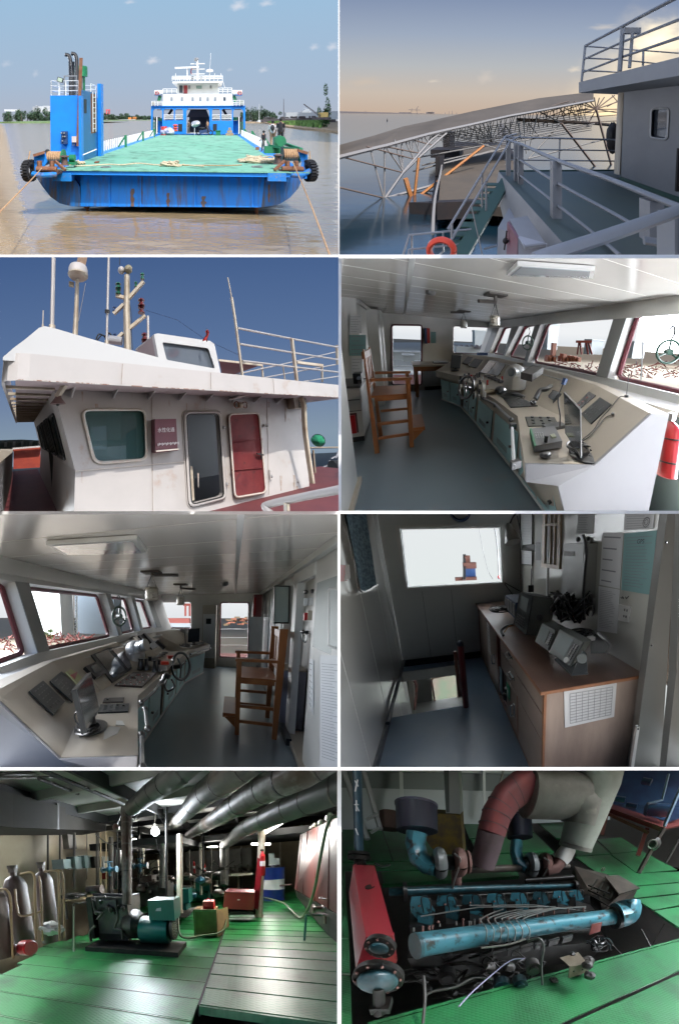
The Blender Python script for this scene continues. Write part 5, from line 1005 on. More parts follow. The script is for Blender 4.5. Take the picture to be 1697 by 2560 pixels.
fwp=[V(-1.5,YF,0),V(2.9,YF,0),V(2.9,YF,ZC),V(-1.5,YF,ZC)]
dh=qrect([b.Y(*p,YF) for p in ((250,592),(384,590),(385,318),(247,316))],3,.08);wh_=qrect([b.Y(*p,YF) for p in ((529,446),(672,452),(694,326),(529,319))],3,.1)
part('end_wall',wall_with_holes(MB(),fwp,[dh,wh_],(0,.07,0)),'wall_cream',rm);part('door_frame',frame_of(MB(),[p+V(0,.0,0) for p in dh],.025),'seal_red',rm);part('window',frame_of(MB(),[p+V(0,.03,0) for p in wh_],.025),'seal_red',rm)
part('skirting',MB().box((.55,YF-.02,0),(1.2,YF,.1)),'inst_dark',rm)
# left side: near jamb, recess wall, lockers
part('near_jamb',MB().box((-.95,.4,.0),(-.50,2.45,ZC)),'wall_cream',rm);part('jamb_foot',MB().box((-.96,.4,0),(-.47,2.5,.06)),'console_cream',rm)
part('recess_wall',MB().box((-1.6,4.3,0),(-.62,4.4,ZC)),'wall_cream',rm);part('side_wall',MB().box((-.68,4.4,0),(-.62,5.3,ZC)),'wall_cream',rm);part('locker_column',MB().box((-.75,5.3,0),(-.42,5.9,ZC-.05)),'wall_cream',rm);part('side_wall',MB().box((-.45,5.9,0),(-.40,YF,ZC)),'wall_cream',rm)
part('cornice',MB().bar((-.6,4.35,ZC-.04),(-.6,YF,ZC-.04),.06),'mixed_white',rm)
sb=thing('switch_box','green grey switch box on the wall left of the far door','switch box',b.P(222,330,5.6));part('cabinet',MB().box(b.P(203,398,5.7),b.P(243,268,5.7)+V(0,.3,0)),'box_green',sb);part('red_switch',MB().box(b.P(214,352,5.6),b.P(224,340,5.6)+V(0,.05,0)),'red_paint',sb)
wb=thing('white_board','white pinned board left of the far door','board',b.P(222,440,5.6));part('board',MB().box(b.P(203,520,5.8),b.P(243,398,5.8)+V(0,.02,0)),'paper',wb);part('edge',MB().bar(b.P(243,520,5.78),b.P(243,398,5.78),.02),'seal_red',wb)
sheet_paper('notice_sheet',[b.Y(*p,4.29) for p in ((52,458),(128,458),(128,362),(52,362))],(0,-1,0),'teal notice sheet on the left wall above the drawer cabinet','paper_teal',5)
sheet_paper('notice_sheet',[b.Y(*p,4.29) for p in ((52,355),(108,355),(108,272),(52,272))],(0,-1,0),'white notice sheet above the teal notice on the left wall','paper',7)
sheet_paper('notice_sheet',[b.Y(*p,4.29) for p in ((60,540),(112,540),(112,468),(60,468))],(0,-1,0),'white notice sheet below the teal notice on the left wall','paper',5)
dc=thing('drawer_cabinet','narrow white drawer cabinet with red files, left of the wooden chair','cabinet',(-.8,3.6,0));X0,X1=-1.05,-.58;YD=3.55
zt_=b.Y(100,605,YD)[2];part('body',MB().box((X0,YD,.08),(X1,YD+.6,zt_)),'mixed_white',dc);part('top',MB().box((X0-.02,YD-.02,zt_),(X1+.02,YD+.62,zt_+.03)),'knob_grey',dc);part('plinth',MB().box((X0,YD-.0,0),(X1,YD+.6,.075)),'inst_dark',dc)
part('open_shelf',MB().box((X0+.1,YD-.012,.15),(X1-.06,YD-.002,zt_*.55)),mat('shelf_dark',(.10,.05,.05),.7),dc);part('red_files',MB().box((X1-.16,YD-.03,.15),(X1-.08,YD-.012,zt_*.52)),'ext_red',dc)
for z in (.58,.78):part('drawer_gap',MB().box((X0,YD-.008,zt_*z),(X1,YD-.002,zt_*z+.012)),'knob_grey',dc)
rd_=thing('radio_box','black radio box standing on the drawer cabinet','radio',(-.8,3.8,zt_+.03));part('case',MB().box(b.Y(72,594,3.7),b.Y(104,540,3.7)+V(0,.2,0)),'inst_dark',rd_);part('dials',MB().cyl(b.Y(96,562,3.69),b.Y(96,562,3.66),.03,10).cyl(b.Y(96,580,3.69),b.Y(96,580,3.66),.02,10),'knob_grey',rd_)
zz=lambda x,y,Y:b.Y(x,y,Y)[2]
high_chair(-.38,.05,3.1,3.66,zz(330,640,3.1),zz(335,568,3.1),zz(155,428,3.15),'tall wooden armchair standing on the floor facing right to the console',st=(.5,.24))
tb=thing('chart_table','cream topped table by the far wall behind the chair','table',(.7,6.1,0));ty=5.75;a,c=b.Y(343,500,ty),b.Y(525,500,ty)
part('tabletop',MB().box((a[0],ty,a[2]-.05),(c[0],YF-.03,a[2])),'console_cream',tb);part('apron',MB().box((a[0]+.02,ty+.02,a[2]-.17),(c[0],ty+.05,a[2]-.05)),'wood_orange',tb)
for y in (ty+.05,YF-.15):part('leg',MB().box((a[0]+.04,y,0),(a[0]+.12,y+.07,a[2]-.05)),'wood_orange',tb)
bk=thing('log_book','dark log book lying on the cream table','book',(.9,6,a[2]));part('cover',MB().box((.75,5.95,a[2]),(1.15,6.25,a[2]+.03)),'knob_grey',bk);part('pages',MB().box((.76,5.96,a[2]+.03),(1.13,6.24,a[2]+.05)),'paper',bk)
fl_=thing('flare_rack','red and blue flares in a rack beside the far door','rack',b.Y(410,400,YF));part('red_flare',MB().box(b.Y(410,400,YF-.06),b.Y(420,332,YF-.01)),'red_paint',fl_);part('blue_flare',MB().box(b.Y(400,402,YF-.06),b.Y(408,332,YF-.01)),'navy_box',fl_)
sheet_paper('notice_sheet',[b.Y(*p,YF-.002) for p in ((426,400),(450,400),(450,348),(426,348))],(0,-1,0),'small pale notice right of the red flare','paper_teal',4)
# ---- console: cross sections lofted from the near end to the far wing
cs=thing('bridge_console','long cream console with teal doors under the right windows','console',(1.3,3,0))
GP=lambda x,y,z:b.G(x,y,z)
def sec(e,c,t,l,base,yy=None):
 e_=GP(*e,.8);c_=GP(*c,.82);t_=GP(*t,1.15);l_=GP(*l,1.15);bx,by=base
 return [V(bx,by,0),V((e_[0]+bx)/2+.03,(e_[1]+by)/2,.60),V(e_[0]+.01,e_[1],.66),e_,c_,t_,l_,V(l_[0]+.02,l_[1],0)]
S=[sec((858,950),(1170,957),(1430,722),(1510,722),(1.12,.92)),sec((825,736),(1035,740),(1185,592),(1242,597),(1.17,1.9)),sec((715,655),(880,668),(1010,538),(1050,540),(1.18,2.75)),sec((640,610),(770,603),(885,508),(925,508),(1.19,3.6))]
m_=MB();loft(m_,S);part('body',m_,'console_cream',cs)
part('end_panel',MB().prism([p+V(0,-.006,0) for p in S[0]],(0,-.012,0)),'console_end',cs)
S2=[sec((640,606),(745,590),(821,490),(850,492),(1.19,3.65)),sec((575,565),(665,550),(700,462),(745,470),(1.19,4.55))]
S3=[sec((551,551),(640,545),(690,462),(740,470),(1.17,4.62)),sec((449,527),(520,530),(572,452),(650,455),(.86,5.35))]
part('far_body',loft(MB(),S2),'console_cream',cs);part('far_wing',loft(MB(),S3),'console_cream',cs)
def front(S_,i):return [S_[i][0],S_[i+1][0],S_[i+1][1],S_[i][1]]
face_panels(front(S,0),[(.12,.52,.08,.92),(.56,.97,.08,.92)],'panel_teal',cs);face_panels(front(S,1),[(.06,.94,.08,.92)],'panel_teal',cs);face_panels(front(S,2),[(.08,.92,.08,.92)],'panel_teal',cs)
face_panels(front(S2,0),[(.05,.48,.08,.92),(.55,.95,.08,.92)],'panel_teal',cs);face_panels(front(S3,0),[(.04,.5,.08,.95),(.53,.97,.08,.95)],'panel_teal',cs)
part('kick_strip',MB().tube([s[0]+V(-.02,0,.03) for s in S]+[s[0]+V(-.02,0,.03) for s in S3],.02,6),'mixed_white',cs)
part('grab_rail',MB().tube([b.P(808,965,1.25),b.P(800,790,1.62)],.012,8),'mixed_white',cs);part('rail_bracket',MB().box(b.P(800,985,1.25),b.P(852,950,1.25)+V(0,.05,0)).box(b.P(795,800,1.65),b.P(826,775,1.65)+V(0,.05,0)),'inst_black',cs)
part('grab_rail',MB().tube([b.P(795,752,1.85),b.P(720,680,2.3),b.P(650,645,2.9)],.014,8),'knob_grey',cs)
for x,y,d in ((795,752,1.85),(722,688,2.25),(668,655,2.7),(628,618,3.1),(600,605,3.4)):part('rail_bracket',MB().ball(b.P(x,y,d),.022,8,6),'inst_black',cs)
slo=plane_of(S[0][4],S[0][5],S[1][5]);slo1=plane_of(S[1][4],S[1][5],S[2][5]);slo2=plane_of(S[2][4],S[2][5],S[3][5]);dsk=plane_of(S[0][3],S[1][3],S[1][4]);dsk1=plane_of(S[1][3],S[2][3],S[2][4])
FF=lambda*p:[F4(*q) for q in p]
plate('dark_panel',slo,FF((940,455),(1060,348),(1135,395),(1003,520)),'inst_dark',cs);plate('switch_panel',slo,FF((905,395),(990,310),(1033,335),(925,425)),'knob_grey',cs)
knobs('rocker_switch',slo,FF((925,400),(950,375),(978,350)),.014,.012,'ext_red',cs);knobs('panel_knob',slo,FF((970,455),(980,465),(990,475),(1003,485)),.006,.01,'mixed_white',cs)
for q in (((490,290),(560,195),(625,225),(555,320)),((555,312),(625,230),(660,245),(590,335)),((592,340),(660,245),(700,262),(640,355)),((640,350),(700,262),(755,285),(688,375)),((700,360),(755,300),(810,325),(755,397))):
 plate('instrument',slo1,FF(*q),'inst_dark',cs,.02)
plate('instrument_screen',slo1,FF((722,350),(762,308),(798,325),(758,372)),'screen_grey',cs,.03);plate('name_plate',slo1,FF((730,252),(745,238),(770,248),(755,262)),'knob_grey',cs)
part('radio_set',MB().obox(b.P(*F4(620,185),2.45),(.13,.08,.03),(.02,-.09,.0),(0,0,.04)),'inst_black',cs)
hp=S[3][5];
for q in (((285,185),(345,110),(390,118),(330,195)),((335,195),(395,118),(452,133),(400,210))):plate('radar_screen',plane_of(S2[0][4],S2[0][5],S2[1][5]),FF(*q),'screen_grey',cs,.02)
for q in (((168,125),(205,82),(238,90),(205,135)),((208,145),(250,97),(300,105),(262,157))):plate('instrument',plane_of(S3[0][4],S3[0][5],S3[1][5]),FF(*q),'inst_dark',cs,.02)
plate('keyboard_panel',dsk1,FF((435,355),(545,350),(655,402),(480,412)),'inst_dark',cs);plate('keyboard_panel',dsk1,FF((385,320),(520,315),(560,350),(440,352)),'inst_black',cs)
plate('knob_panel',dsk,FF((575,475),(765,478),(790,530),(595,535)),mat('panel_olive',(.10,.10,.085),.5),cs);knobs('control_knob',dsk,FF((620,480),(672,482),(722,482),(622,498),(678,500),(732,500),(628,518),(690,520),(745,520)),.018,.02,'inst_black',cs)
# steering wheel and the crowded helm
whl=b.P(*F4(193,278),3.05);sw=part('steering_wheel',MB().ring(whl,(-1,-.35,.35),.165,.02,26,8),'inst_black',cs);mb=MB();[mb.tube([whl,whl+.16*V(.25*math.cos(a),.5*math.sin(a)*1,math.sin(a+1.2))],.012,5) for a in (0,2.1,4.2)];mb.cyl(whl-V(.03,0,0),whl+V(.12,.04,-.04),.035,10);part('spokes',mb,'inst_black',sw)
rnd=random.Random(5);helm=part('helm_box',MB().prism([GP(*F4(*p),.84) for p in ((235,285),(300,215),(365,195),(480,240),(445,300),(300,320))],(0,0,.05)),'console_cream',cs)
for i in range(26):
 p=GP(*F4(rnd.uniform(150,440),rnd.uniform(200,290)),.88);mb=MB().lathe(p,(0,0,1),[(0,.02),(.03,.016),(.05+.05*rnd.random(),.018)],8);part('lever',mb,MATS[rnd.choice(['inst_black','inst_black','mixed_white','knob_grey','red_paint'])],cs)
for i in range(5):a=F4(330+22*i,205+9*i);part('rudder_gauge',MB().obox(GP(*a,.92),(.05,.02,.0),(-.01,.03,0),(0,0,.015)),'pipe_brown',cs)
for i in range(10):p=b.P(*F4(rnd.uniform(230,320),rnd.uniform(290,380)),2.9-i*.02);part('dangling_plug',MB().lathe(p,(0,0,1),[(0,.012),(.05,.018),(.09,.01)],8),MATS['mixed_white' if i%3 else 'inst_black'],cs)
part('sub_knob',MB().ball(b.P(*F4(415,300),2.6),.075,12,8,(1,1,.8)),'inst_black',cs)
cp4=thing('compass_hood','white dome shaped compass hood with a round tube, behind the helm','compass',b.P(*F4(500,290),3.1));cc=b.P(*F4(510,190),3.1)
part('body',MB().lathe(cc-V(0,0,.22),(0,0,1),[(0,.17),(.2,.17),(.24,.14)],18),'mixed_white',cp4);part('dome',MB().ball(cc,.15,14,10),'mixed_white',cp4);part('tube',MB().lathe(cc+V(-.02,-.06,.03),(-.9,-.5,.1),[(0,.075),(.12,.075),(.13,.08)],14),'mixed_white',cp4);a=cc+V(-.02,-.06,.03)+nrm((-.9,-.5,.1))*.132;part('tube_mouth',MB().cyl(a,a+nrm((-.9,-.5,.1))*.004,.06,14),'screen_grey',cp4)
hs5=thing('telephone','black telephone handset resting on the far end of the black keyboard panel','telephone',b.P(*F4(620,380),1.9));part('handset',MB().curve([b.P(*F4(500,320),2.05),b.P(*F4(540,330),2.0),b.P(*F4(565,345),1.97)],.02,8),'inst_black',hs5);part('cradle',MB().ball(b.P(*F4(625,378),1.9),.03,8,6),'inst_black',hs5)
hs6=thing('telephone','black telephone handset mounted on the sloping instrument face','telephone',b.P(*F4(690,310),1.95));part('handset',MB().curve([b.P(*F4(640,355),1.9),b.P(*F4(672,300),1.95),b.P(*F4(715,290),1.95),b.P(*F4(740,270),2.0)],.024,8),'inst_black',hs6);part('cord',MB().curve([b.P(*F4(640,355),1.88),b.P(*F4(610,370),1.85),b.P(*F4(625,385),1.85)],.008,5),'inst_black',hs6)
# near end: screen, joystick pad, microphone, mouse, cables
mc=[b.P(*F4(*p)) for p in ()] if False else [b.P(*F4(832,575),1.52),b.P(*F4(935,740),1.22),b.P(*F4(930,425),1.22),b.P(*F4(823,312),1.52)]
monitor(mc,(.03,.02,0),GP(*F4(960,720),.82),'large black monitor seen almost edge on, standing on the near end of the console')
cable_heap(GP(*F4(930,690),.83),.10,7,.006,'tangle of black cables at the foot of the large monitor',3)
t=thing('microphone','gooseneck microphone on a dark base by the large monitor','microphone',GP(*F4(780,555),.82));part('base',MB().box(GP(*F4(725,565),.82),GP(*F4(835,545),.82)+V(.02,.1,.03)),'inst_dark',t);part('gooseneck',MB().curve([b.P(*F4(798,540),1.6),b.P(*F4(800,460),1.6),b.P(*F4(787,350),1.62),b.P(*F4(822,250),1.65)],.006,6),'inst_black',t);part('head',MB().cyl(b.P(*F4(820,262),1.65),b.P(*F4(835,222),1.65),.02,10),'navy_box',t)
t=thing('joystick_pad','grey control pad with joystick and green edge on the near desk','control pad',GP(*F4(700,640),.82));pj=[GP(*F4(*p),.83) for p in ((632,700),(810,665),(762,562),(602,582))];part('case',MB().prism(pj,(0,0,.05)),'knob_grey',t);part('green_edge',MB().prism([pj[0],pj[0]+V(.015,0,0),pj[3]+V(.015,0,0),pj[3]],(0,0,.053)),mat('edge_green',(.03,.22,.09),.5),t)
kp=plane_of(pj[0]+V(0,0,.05),pj[1]+V(0,0,.05),pj[2]+V(0,0,.05));knobs('keys',kp,[F4(640+15*i+3*j,580+9*j) for i in range(4) for j in range(4)],.006,.006,'mixed_white',t);knobs('joystick',kp,[F4(708,632)],.016,.05,'inst_black',t);plate('display',kp,FF((735,592),(762,585),(775,605),(748,612)),mat('lcd_green',(.28,.30,.16),.3),t)
t=thing('mouse','black computer mouse in front of the grey control pad','mouse',GP(*F4(705,715),.82));part('shell',MB().ball(GP(*F4(705,715),.83),.04,10,8,(1.2,.8,.6)),'inst_black',t)
t=thing('desk_aerial','thin black stick aerial on the console ledge with a cable','aerial',b.P(*F4(1228,340),1.3));part('foot',MB().cyl(b.P(*F4(1228,345),1.3),b.P(*F4(1228,330),1.3),.012,10),'inst_black',t);part('whip',MB().tube([b.P(*F4(1228,335),1.3),b.P(*F4(1245,190),1.3)],.002,5),'inst_black',t)
cable('cable',[slo[0]*0+p for p in on(slo,FF((1225,345),(1185,350),(1120,430),(1070,480),(1020,560),(945,625)),.01)],.004,'thin black cable running from the stick aerial down the slope',grp=None)
cable('cable',on(slo,FF((1145,465),(1100,480),(1050,540),(1000,600),(940,640)),.012),.004,'black cable with a plug hanging over the slope of the console');solo('cable_plug',MB().obox(on(slo,FF((1145,462)),.015)[0],(.02,.01,0),(0,.01,0),(0,0,.01)),'inst_black','small black plug lying on the slope of the console','plug')
mc2=[b.P(*p) for p in ((516,513,5.0),(560,517,4.9),(567,457,4.9),(522,454,5.0))];monitor(mc2,(.02,.05,0),b.P(540,525,4.9),'small monitor on the far wing of the console by the table','screen_grey')
t=thing('blue_books','stack of blue papers lying on the far ledge under the window','papers',b.P(668,452,5));part('stack',MB().box(b.P(640,456,5.0),b.P(697,446,5.0)+V(0,.15,0)),'navy_box',t)
# right wall: fire extinguisher
t=thing('fire_extinguisher','red fire extinguisher strapped to the wall behind the console','extinguisher',b.P(1515,1020,1.7));e0=b.P(1508,1015,1.62);e1=b.P(1530,755,1.62);part('cylinder',MB().lathe(e0,e1-e0,[(0,.05),(.01,.068),(.36,.068),(.41,.05),(.44,.02)],18),'ext_red',t);part('valve',MB().box(e1+V(-.03,-.02,0),e1+V(.03,.02,.06)),'inst_black',t);part('hose',MB().curve([e1+V(0,0,.04),e1+V(.06,0,.05),e1+V(.08,0,-.05)],.01,6),'inst_black',t)
for f in (.12,.3):part('strap',MB().cyl(e0+nrm(e1-e0)*f,e0+nrm(e1-e0)*(f+.012),.071,18),'inst_black',t)
# ceiling things
t=thing('ceiling_light','long unlit ceiling light box with clear cover, near the windows','ceiling light',b.P(970,80,1.8));pc=[b.P(*p) for p in ((770,92,2.0),(1175,103,1.78),(1175,72,1.7),(825,40,1.75))]
q=[b.G(x,y,ZC-.035) for x,y in ((775,88),(1172,102),(1180,66),(825,42))];part('housing',MB().prism(q,(0,0,.03)),'wall_cream',t);c=sum(q)/4;part('cover',MB().prism([c+(p-c)*.9-V(0,0,.006) for p in q],(0,0,.005)),mat('clear_cover',(.5,.53,.55),.08),t)
hang_lamp(720,180,322,2.6,24,'larger hanging lamp with a ribbed glass, nearer the camera over the console',-.25);hang_lamp(578,245,331,4.3,17,'smaller hanging lamp farther from the camera over the console',-.28)
t=thing('smoke_detector','round white detector on the ceiling by the seam','detector',b.G(425,160,ZC));part('disc',MB().lathe(b.G(425,160,ZC)-V(0,0,.05),(0,0,1),[(0,.04),(.02,.06),(.045,.06)],14),'knob_grey',t)
hand_wheel(b.P(1520,440,1.55),(-.5,-.85,0),.085,'large green hand wheel hanging in the right window, nearest');hand_wheel(b.P(872,398,3.2),(-.9,-.3,0),.105,'small green hand wheel hanging between the narrow windows')
# ---- outside: bright sky, yard below
Dk=400;m=MB();sky_mat('sky_hazy',[(0,(.80,.84,.88)),(1,(.92,.94,.96))],.95,lo=0,hi=20);skyb(b,Dk,'sky_hazy')
m=MB();m.prism([(-200,7.5,-5),(3.5,7.5,-5),(3.5,.5,-5),(700,.5,-5),(700,395,-5),(-200,395,-5)],(0,0,-.1));struct('yard_ground',m,'ground_tan')
def yard(name,lab,cat,r,d,m,grp=None,th=1.0):
 t=thing(name,lab,cat,b.P(r[0],r[3],d),grp);p,q=b.P(r[0],r[3],d),b.P(r[2],r[1],d);part('body',MB().box((p[0],p[1],p[2]),(q[0],p[1]+th,q[2])),m,t);return t,p,q
def roofed(name,lab,cat,r,d,m,m2='yard_grey',th=2.0):
 t,p,q=yard(name,lab,cat,r,d,m,None,th);part('roof',MB().box((p[0]-.1,p[1]-.1,q[2]),(q[0]+.1,p[1]+th+.1,q[2]+.06*(q[2]-p[2])+.1)),MATS[m2],t)
roofed('white_hall','tall pale hall seen through the wide right window at its left side','hall',(960,318,1020,430),50,'yard_grey');roofed('storage_hall','grey hall with a curved roof seen through the wide right window','hall',(1160,392,1245,452),45,'yard_grey');roofed('pale_hall','pale blue hall seen through the far end window','hall',(628,350,690,425),50,'yard_grey')
roofed('storage_hall','grey hall seen through the window with the large hand wheel','hall',(1350,402,1450,470),45,'yard_grey')
t=thing('gantry_crane','red gantry crane outside the wide right window','crane',b.P(1135,450,42));mb=MB();[mb.bar(b.P(x0,452,42),b.P(x1,392,42),.3) for x0,x1 in ((1100,1108),(1120,1112),(1150,1140),(1168,1150))];part('legs',mb,'yard_red',t);part('beam',MB().bar(b.P(1095,393,42),b.P(1165,393,42),.5),'yard_red',t)
rnd=random.Random(9)
t=thing('orange_machinery','orange rusty machinery pieces lying in the yard outside the wide window','machinery',b.P(1030,485,30))
for i in range(16):x=rnd.uniform(945,1120);h=rnd.uniform(18,38);p,q=b.P(x,486,30),b.P(x+rnd.uniform(8,26),486-h,30);part('block',MB().box((p[0],p[1],p[2]),(q[0],p[1]+.8,q[2])),mat('machine_orange',(.32,.12,.07),.8),t)
p,q=b.P(985,460,30),b.P(1004,400,30);part('tower',MB().box((p[0],p[1],p[2]),(q[0],p[1]+.5,q[2])),'machine_orange',t)
t=thing('scrap_heap','heap of red steel frames and pipes in the yard','scrap',b.P(1150,520,20));mb=MB()
for i in range(220):a=b.P(rnd.uniform(930,1620),rnd.uniform(490,560),rnd.uniform(18,24));mb.bar(a,a+V(rnd.uniform(-1,1),rnd.uniform(-.5,.5),rnd.uniform(-.3,.5)),.07)
part('frames',mb,'yard_red',t,kind='stuff')
t=thing('shed_roofs','row of small dark saw tooth sheds outside the far end window','sheds',b.P(600,430,30))
for i in range(6):x=535+24*i;part('gable',MB().prism([b.P(x,424,30),b.P(x+24,424,30),b.P(x+12,408,30)],(0,1,0)),mat('shed_dark',(.16,.15,.16),.9),t)
part('base',MB().box(b.P(530,442,30.5),b.P(690,420,30.5)+V(0,.5,0)),'yard_grey',t)
for (y0,y1,mm,lab) in ((383,397,'yard_grey','water_strip'),(397,418,'yard_green','grass_strip'),(480,520,'yard_green','grass_strip')):
 m=MB();m.prism([b.G(x,y,-4.95) for x,y in ((200,y1),(720,y1),(720,y0),(200,y0))],(0,0,.02));struct(lab,m,MATS[mm])
roofed('site_hut','row of pale site huts seen through the far door','huts',(250,450,380,478),25,'yard_grey');roofed('site_hut','nearer grey site hut seen through the far door','huts',(300,462,350,486),22,'yard_grey')
rp_=thing('outer_railing','white railing outside the far door','railing',b.P(310,560,7.6));part('bars',MB().tube([b.P(240,505,7.6),b.P(395,505,7.6)],.015,6).tube([b.P(240,545,7.6),b.P(395,545,7.6)],.015,6),'mixed_white',rp_);part('deck',MB().prism([b.G(x,y,.15) for x,y in ((240,592),(400,592),(400,545),(240,545))],(0,0,-.05)),'yard_red',rp_)
t=thing('flag_pole','thin white pole outside the right window','pole',b.P(1395,570,12));part('pole',MB().tube([b.P(1393,575,12),b.P(1407,300,12)],.04,6),'mixed_white',t);part('stay',MB().tube([b.P(1365,560,12),b.P(1385,330,12)],.01,5),'knob_grey',t)
sky_mat('hazy_side_fill',[(0,(.86,.89,.92)),(1,(.92,.95,1))],20.0,lo=0,hi=20);side_fill_sheet('hazy_side_fill',80,3,50,0,60,72);g_=struct('yard_ground',MB().prism([(3.5,-4,-5.02),(330,-4,-5.02),(330,210,-5.02),(8,20,-5.02)],(0,0,-.1)),'ground_tan');g_['free']=1  # added side sheet glows far brighter than the visible sky to light the room
# ================================================================ BAY 5: the same kind of room from the other end, console along the left
b=use(B5);G1=lambda a,c:(.5647*a,516.5+.5647*c);G2=lambda a,c:(627.2+.5953*a,295.1+.5953*c);G4=lambda a,c:(.5647*a,295.1+.5647*c)
YF=7.17;ZC=2.14;XS=-1.88
rm=thing('control_room','control room with cream plank ceiling and blue floor, windows along the left','room',(0,YF,0))
part('floor',MB().box((-2.6,.2,-.05),(2.2,YF+.1,0)),'floor_blue',rm);part('ceiling',planks(-2.62,2.2,.25,YF+.1,ZC,.42,.02,rm),'ceil_cream',rm);part('ceiling_backing',MB().box((-3.2,.2,ZC+.035),(2.2,YF+.1,ZC+.06)),'pipe_brown',rm)
PW=(V(XS,0,1.2),nrm((.95,0,.33)))
def pw(pts):return [b.pl(*G4(x,y),PW[0],PW[1]) for x,y in pts]
wx=lambda z:XS-.347*(z-1.2)
wq=[V(wx(1.08),.3,1.08),V(wx(1.08),YF,1.08),V(wx(ZC+.02),YF,ZC+.02),V(wx(ZC+.02),.3,ZC+.02)]
hs_=[pw(p) for p in (((-330,870),(-330,-20),(120,48),(303,632)),((400,612),(230,60),(862,143),(967,490)),((995,482),(900,150),(1072,174),(1146,447)),((1166,438),(1096,178),(1200,196),(1280,422)))]
part('window_wall',wall_with_holes(MB(),wq,hs_,(-.16,0,-.02)),'reveal_white',rm)
for e in (((120,48),(230,60),(400,612),(303,632)),((862,143),(900,150),(995,482),(967,490)),((1072,174),(1096,178),(1166,438),(1146,447)),((1200,196),(1240,203),(1318,420),(1280,422))):
 part('window_post',MB().prism([p+PW[1]*.012 for p in pw(e)],-PW[1]*.01),'post_grey',rm)
for q in hs_:
 o=[p+V(-.165,0,-.02) for p in q];c=sum(o)/4;o=qrect([c+(p-c)*.96 for p in o],3,.1);part('window',frame_of(MB(),o,.03),'seal_red',rm)
part('head_band',MB().prism([V(wx(ZC-.17),.3,ZC-.17),V(wx(ZC-.17),YF,ZC-.17),V(wx(ZC),YF,ZC),V(wx(ZC),.3,ZC)],(.02,0,0)),'wall_cream',rm)
part('window_sill',MB().box((XS+.01,.3,1.06),(XS+.3,YF,1.10)),'mixed_white',rm);part('lower_wall',MB().box((XS+.1,.3,0),(XS+.18,YF,1.06)),'sill_teal',rm)
dh=qrect([b.Y(*p,YF) for p in ((1014,668),(1143,674),(1147,418),(1018,418))],3,.08);wh_=qrect([b.Y(*p,YF) for p in ((752,536),(882,540),(882,413),(728,415))],3,.1)
part('end_wall',wall_with_holes(MB(),[V(-3,YF,0),V(1.6,YF,0),V(1.6,YF,ZC),V(-3,YF,ZC)],[dh,wh_],(0,.07,0)),'wall_cream',rm);part('door_frame',frame_of(MB(),dh,.022),'seal_red',rm);part('window',frame_of(MB(),[p+V(0,.03,0) for p in wh_],.022),'seal_red',rm)
lk=thing('instrument_locker','tall cream locker with a small black panel beside the far door','locker',b.G(965,718));a,c=b.Y(930,712,6.85),b.Y(998,430,6.85);part('body',MB().box((a[0],6.85,0),(c[0],YF-.01,c[2])),'console_cream',lk);part('front',MB().box((a[0]+.02,6.83,.3),(c[0]-.02,6.85,c[2]-.25)),'wall_cream',lk);a,c=b.Y(950,517,6.83),b.Y(974,492,6.83);part('display_panel',MB().box((a[0],6.82,a[2]),(c[0],6.83,c[2])),'inst_black',lk)
# right side walls
part('side_wall',MB().box((.80,3.95,0),(.86,YF,ZC)),'wall_cream',rm);part('wall_step',MB().box((.72,3.9,0),(1.3,3.96,ZC)),'wall_cream',rm)
part('doorway_jamb',MB().box((.72,3.2,0),(.80,3.38,2.02)),'reveal_white',rm);part('doorway_head',MB().box((.72,2.6,1.95),(.78,3.4,ZC)),'reveal_white',rm);part('passage_wall',MB().box((1.0,2.3,0),(1.05,3.95,ZC)),'wall_cream',rm)
part('near_wall',MB().box((.74,.3,0),(.80,2.62,ZC)),'wall_cream',rm);part('door_sill',MB().box((.70,2.3,0),(1.0,3.3,.06)),'console_cream',rm)
part('cornice',MB().bar((.70,.3,ZC-.03),(.70,YF,ZC-.03),.06),'mixed_white',rm)
for y in (4.4,5.1,5.9):part('wall_batten',MB().box((.775,y,0),(.80,y+.06,ZC)),'mixed_white',rm)
part('skirting',MB().box((.66,3.0,0),(.72,YF,.09)),'inst_dark',rm)
pf_=thing('framed_notice','large dark framed notice on the right wall above the chair','notice',b.P(1298,500,4));p4=[b.Y(*p,3.89) for p in ((1262,512),(1330,512),(1334,344),(1265,342))];part('frame',frame_of(MB(),p4,.014),'inst_black',pf_);part('sheet',MB().prism([p+V(0,.0,0) for p in p4],(0,.006,0)),mat('notice_green',(.42,.50,.48),.6),pf_)
mb=MB();[mb.bar(bil(p4,.15,.15+.045*k)-V(0,.006,0),bil(p4,.55+.3*((k*7)%5)/5,.15+.045*k)-V(0,.006,0),.004,.001) for k in range(16)];part('writing',mb,'post_grey',pf_)
rb=thing('red_cabinet','dull red cabinet box high on the right wall beyond the chair','cabinet',b.P(1188,485,6));part('box',MB().box(b.P(1167,484,6.2),b.P(1206,382,6.2)+V(0,.3,0)),mat('cabinet_red',(.20,.06,.06),.5),rb);part('labels',MB().box(b.P(1169,475,6.18),b.P(1180,395,6.18)+V(0,.01,0)),'ext_red',rb)
xe=.71;a,c=b.X(1425,605,xe),b.X(1508,325,xe)
eb=thing('electric_cabinet','grey green electric cabinet with red switch on the near right wall','electric cabinet',a);e0,e1=b.P(1404,607,2.55),b.P(1500,330,2.3);part('cabinet',MB().box((e0[0],2.1,e0[2]),(e0[0]+.24,2.55,b.P(1408,345,2.55)[2])),'box_green',eb)
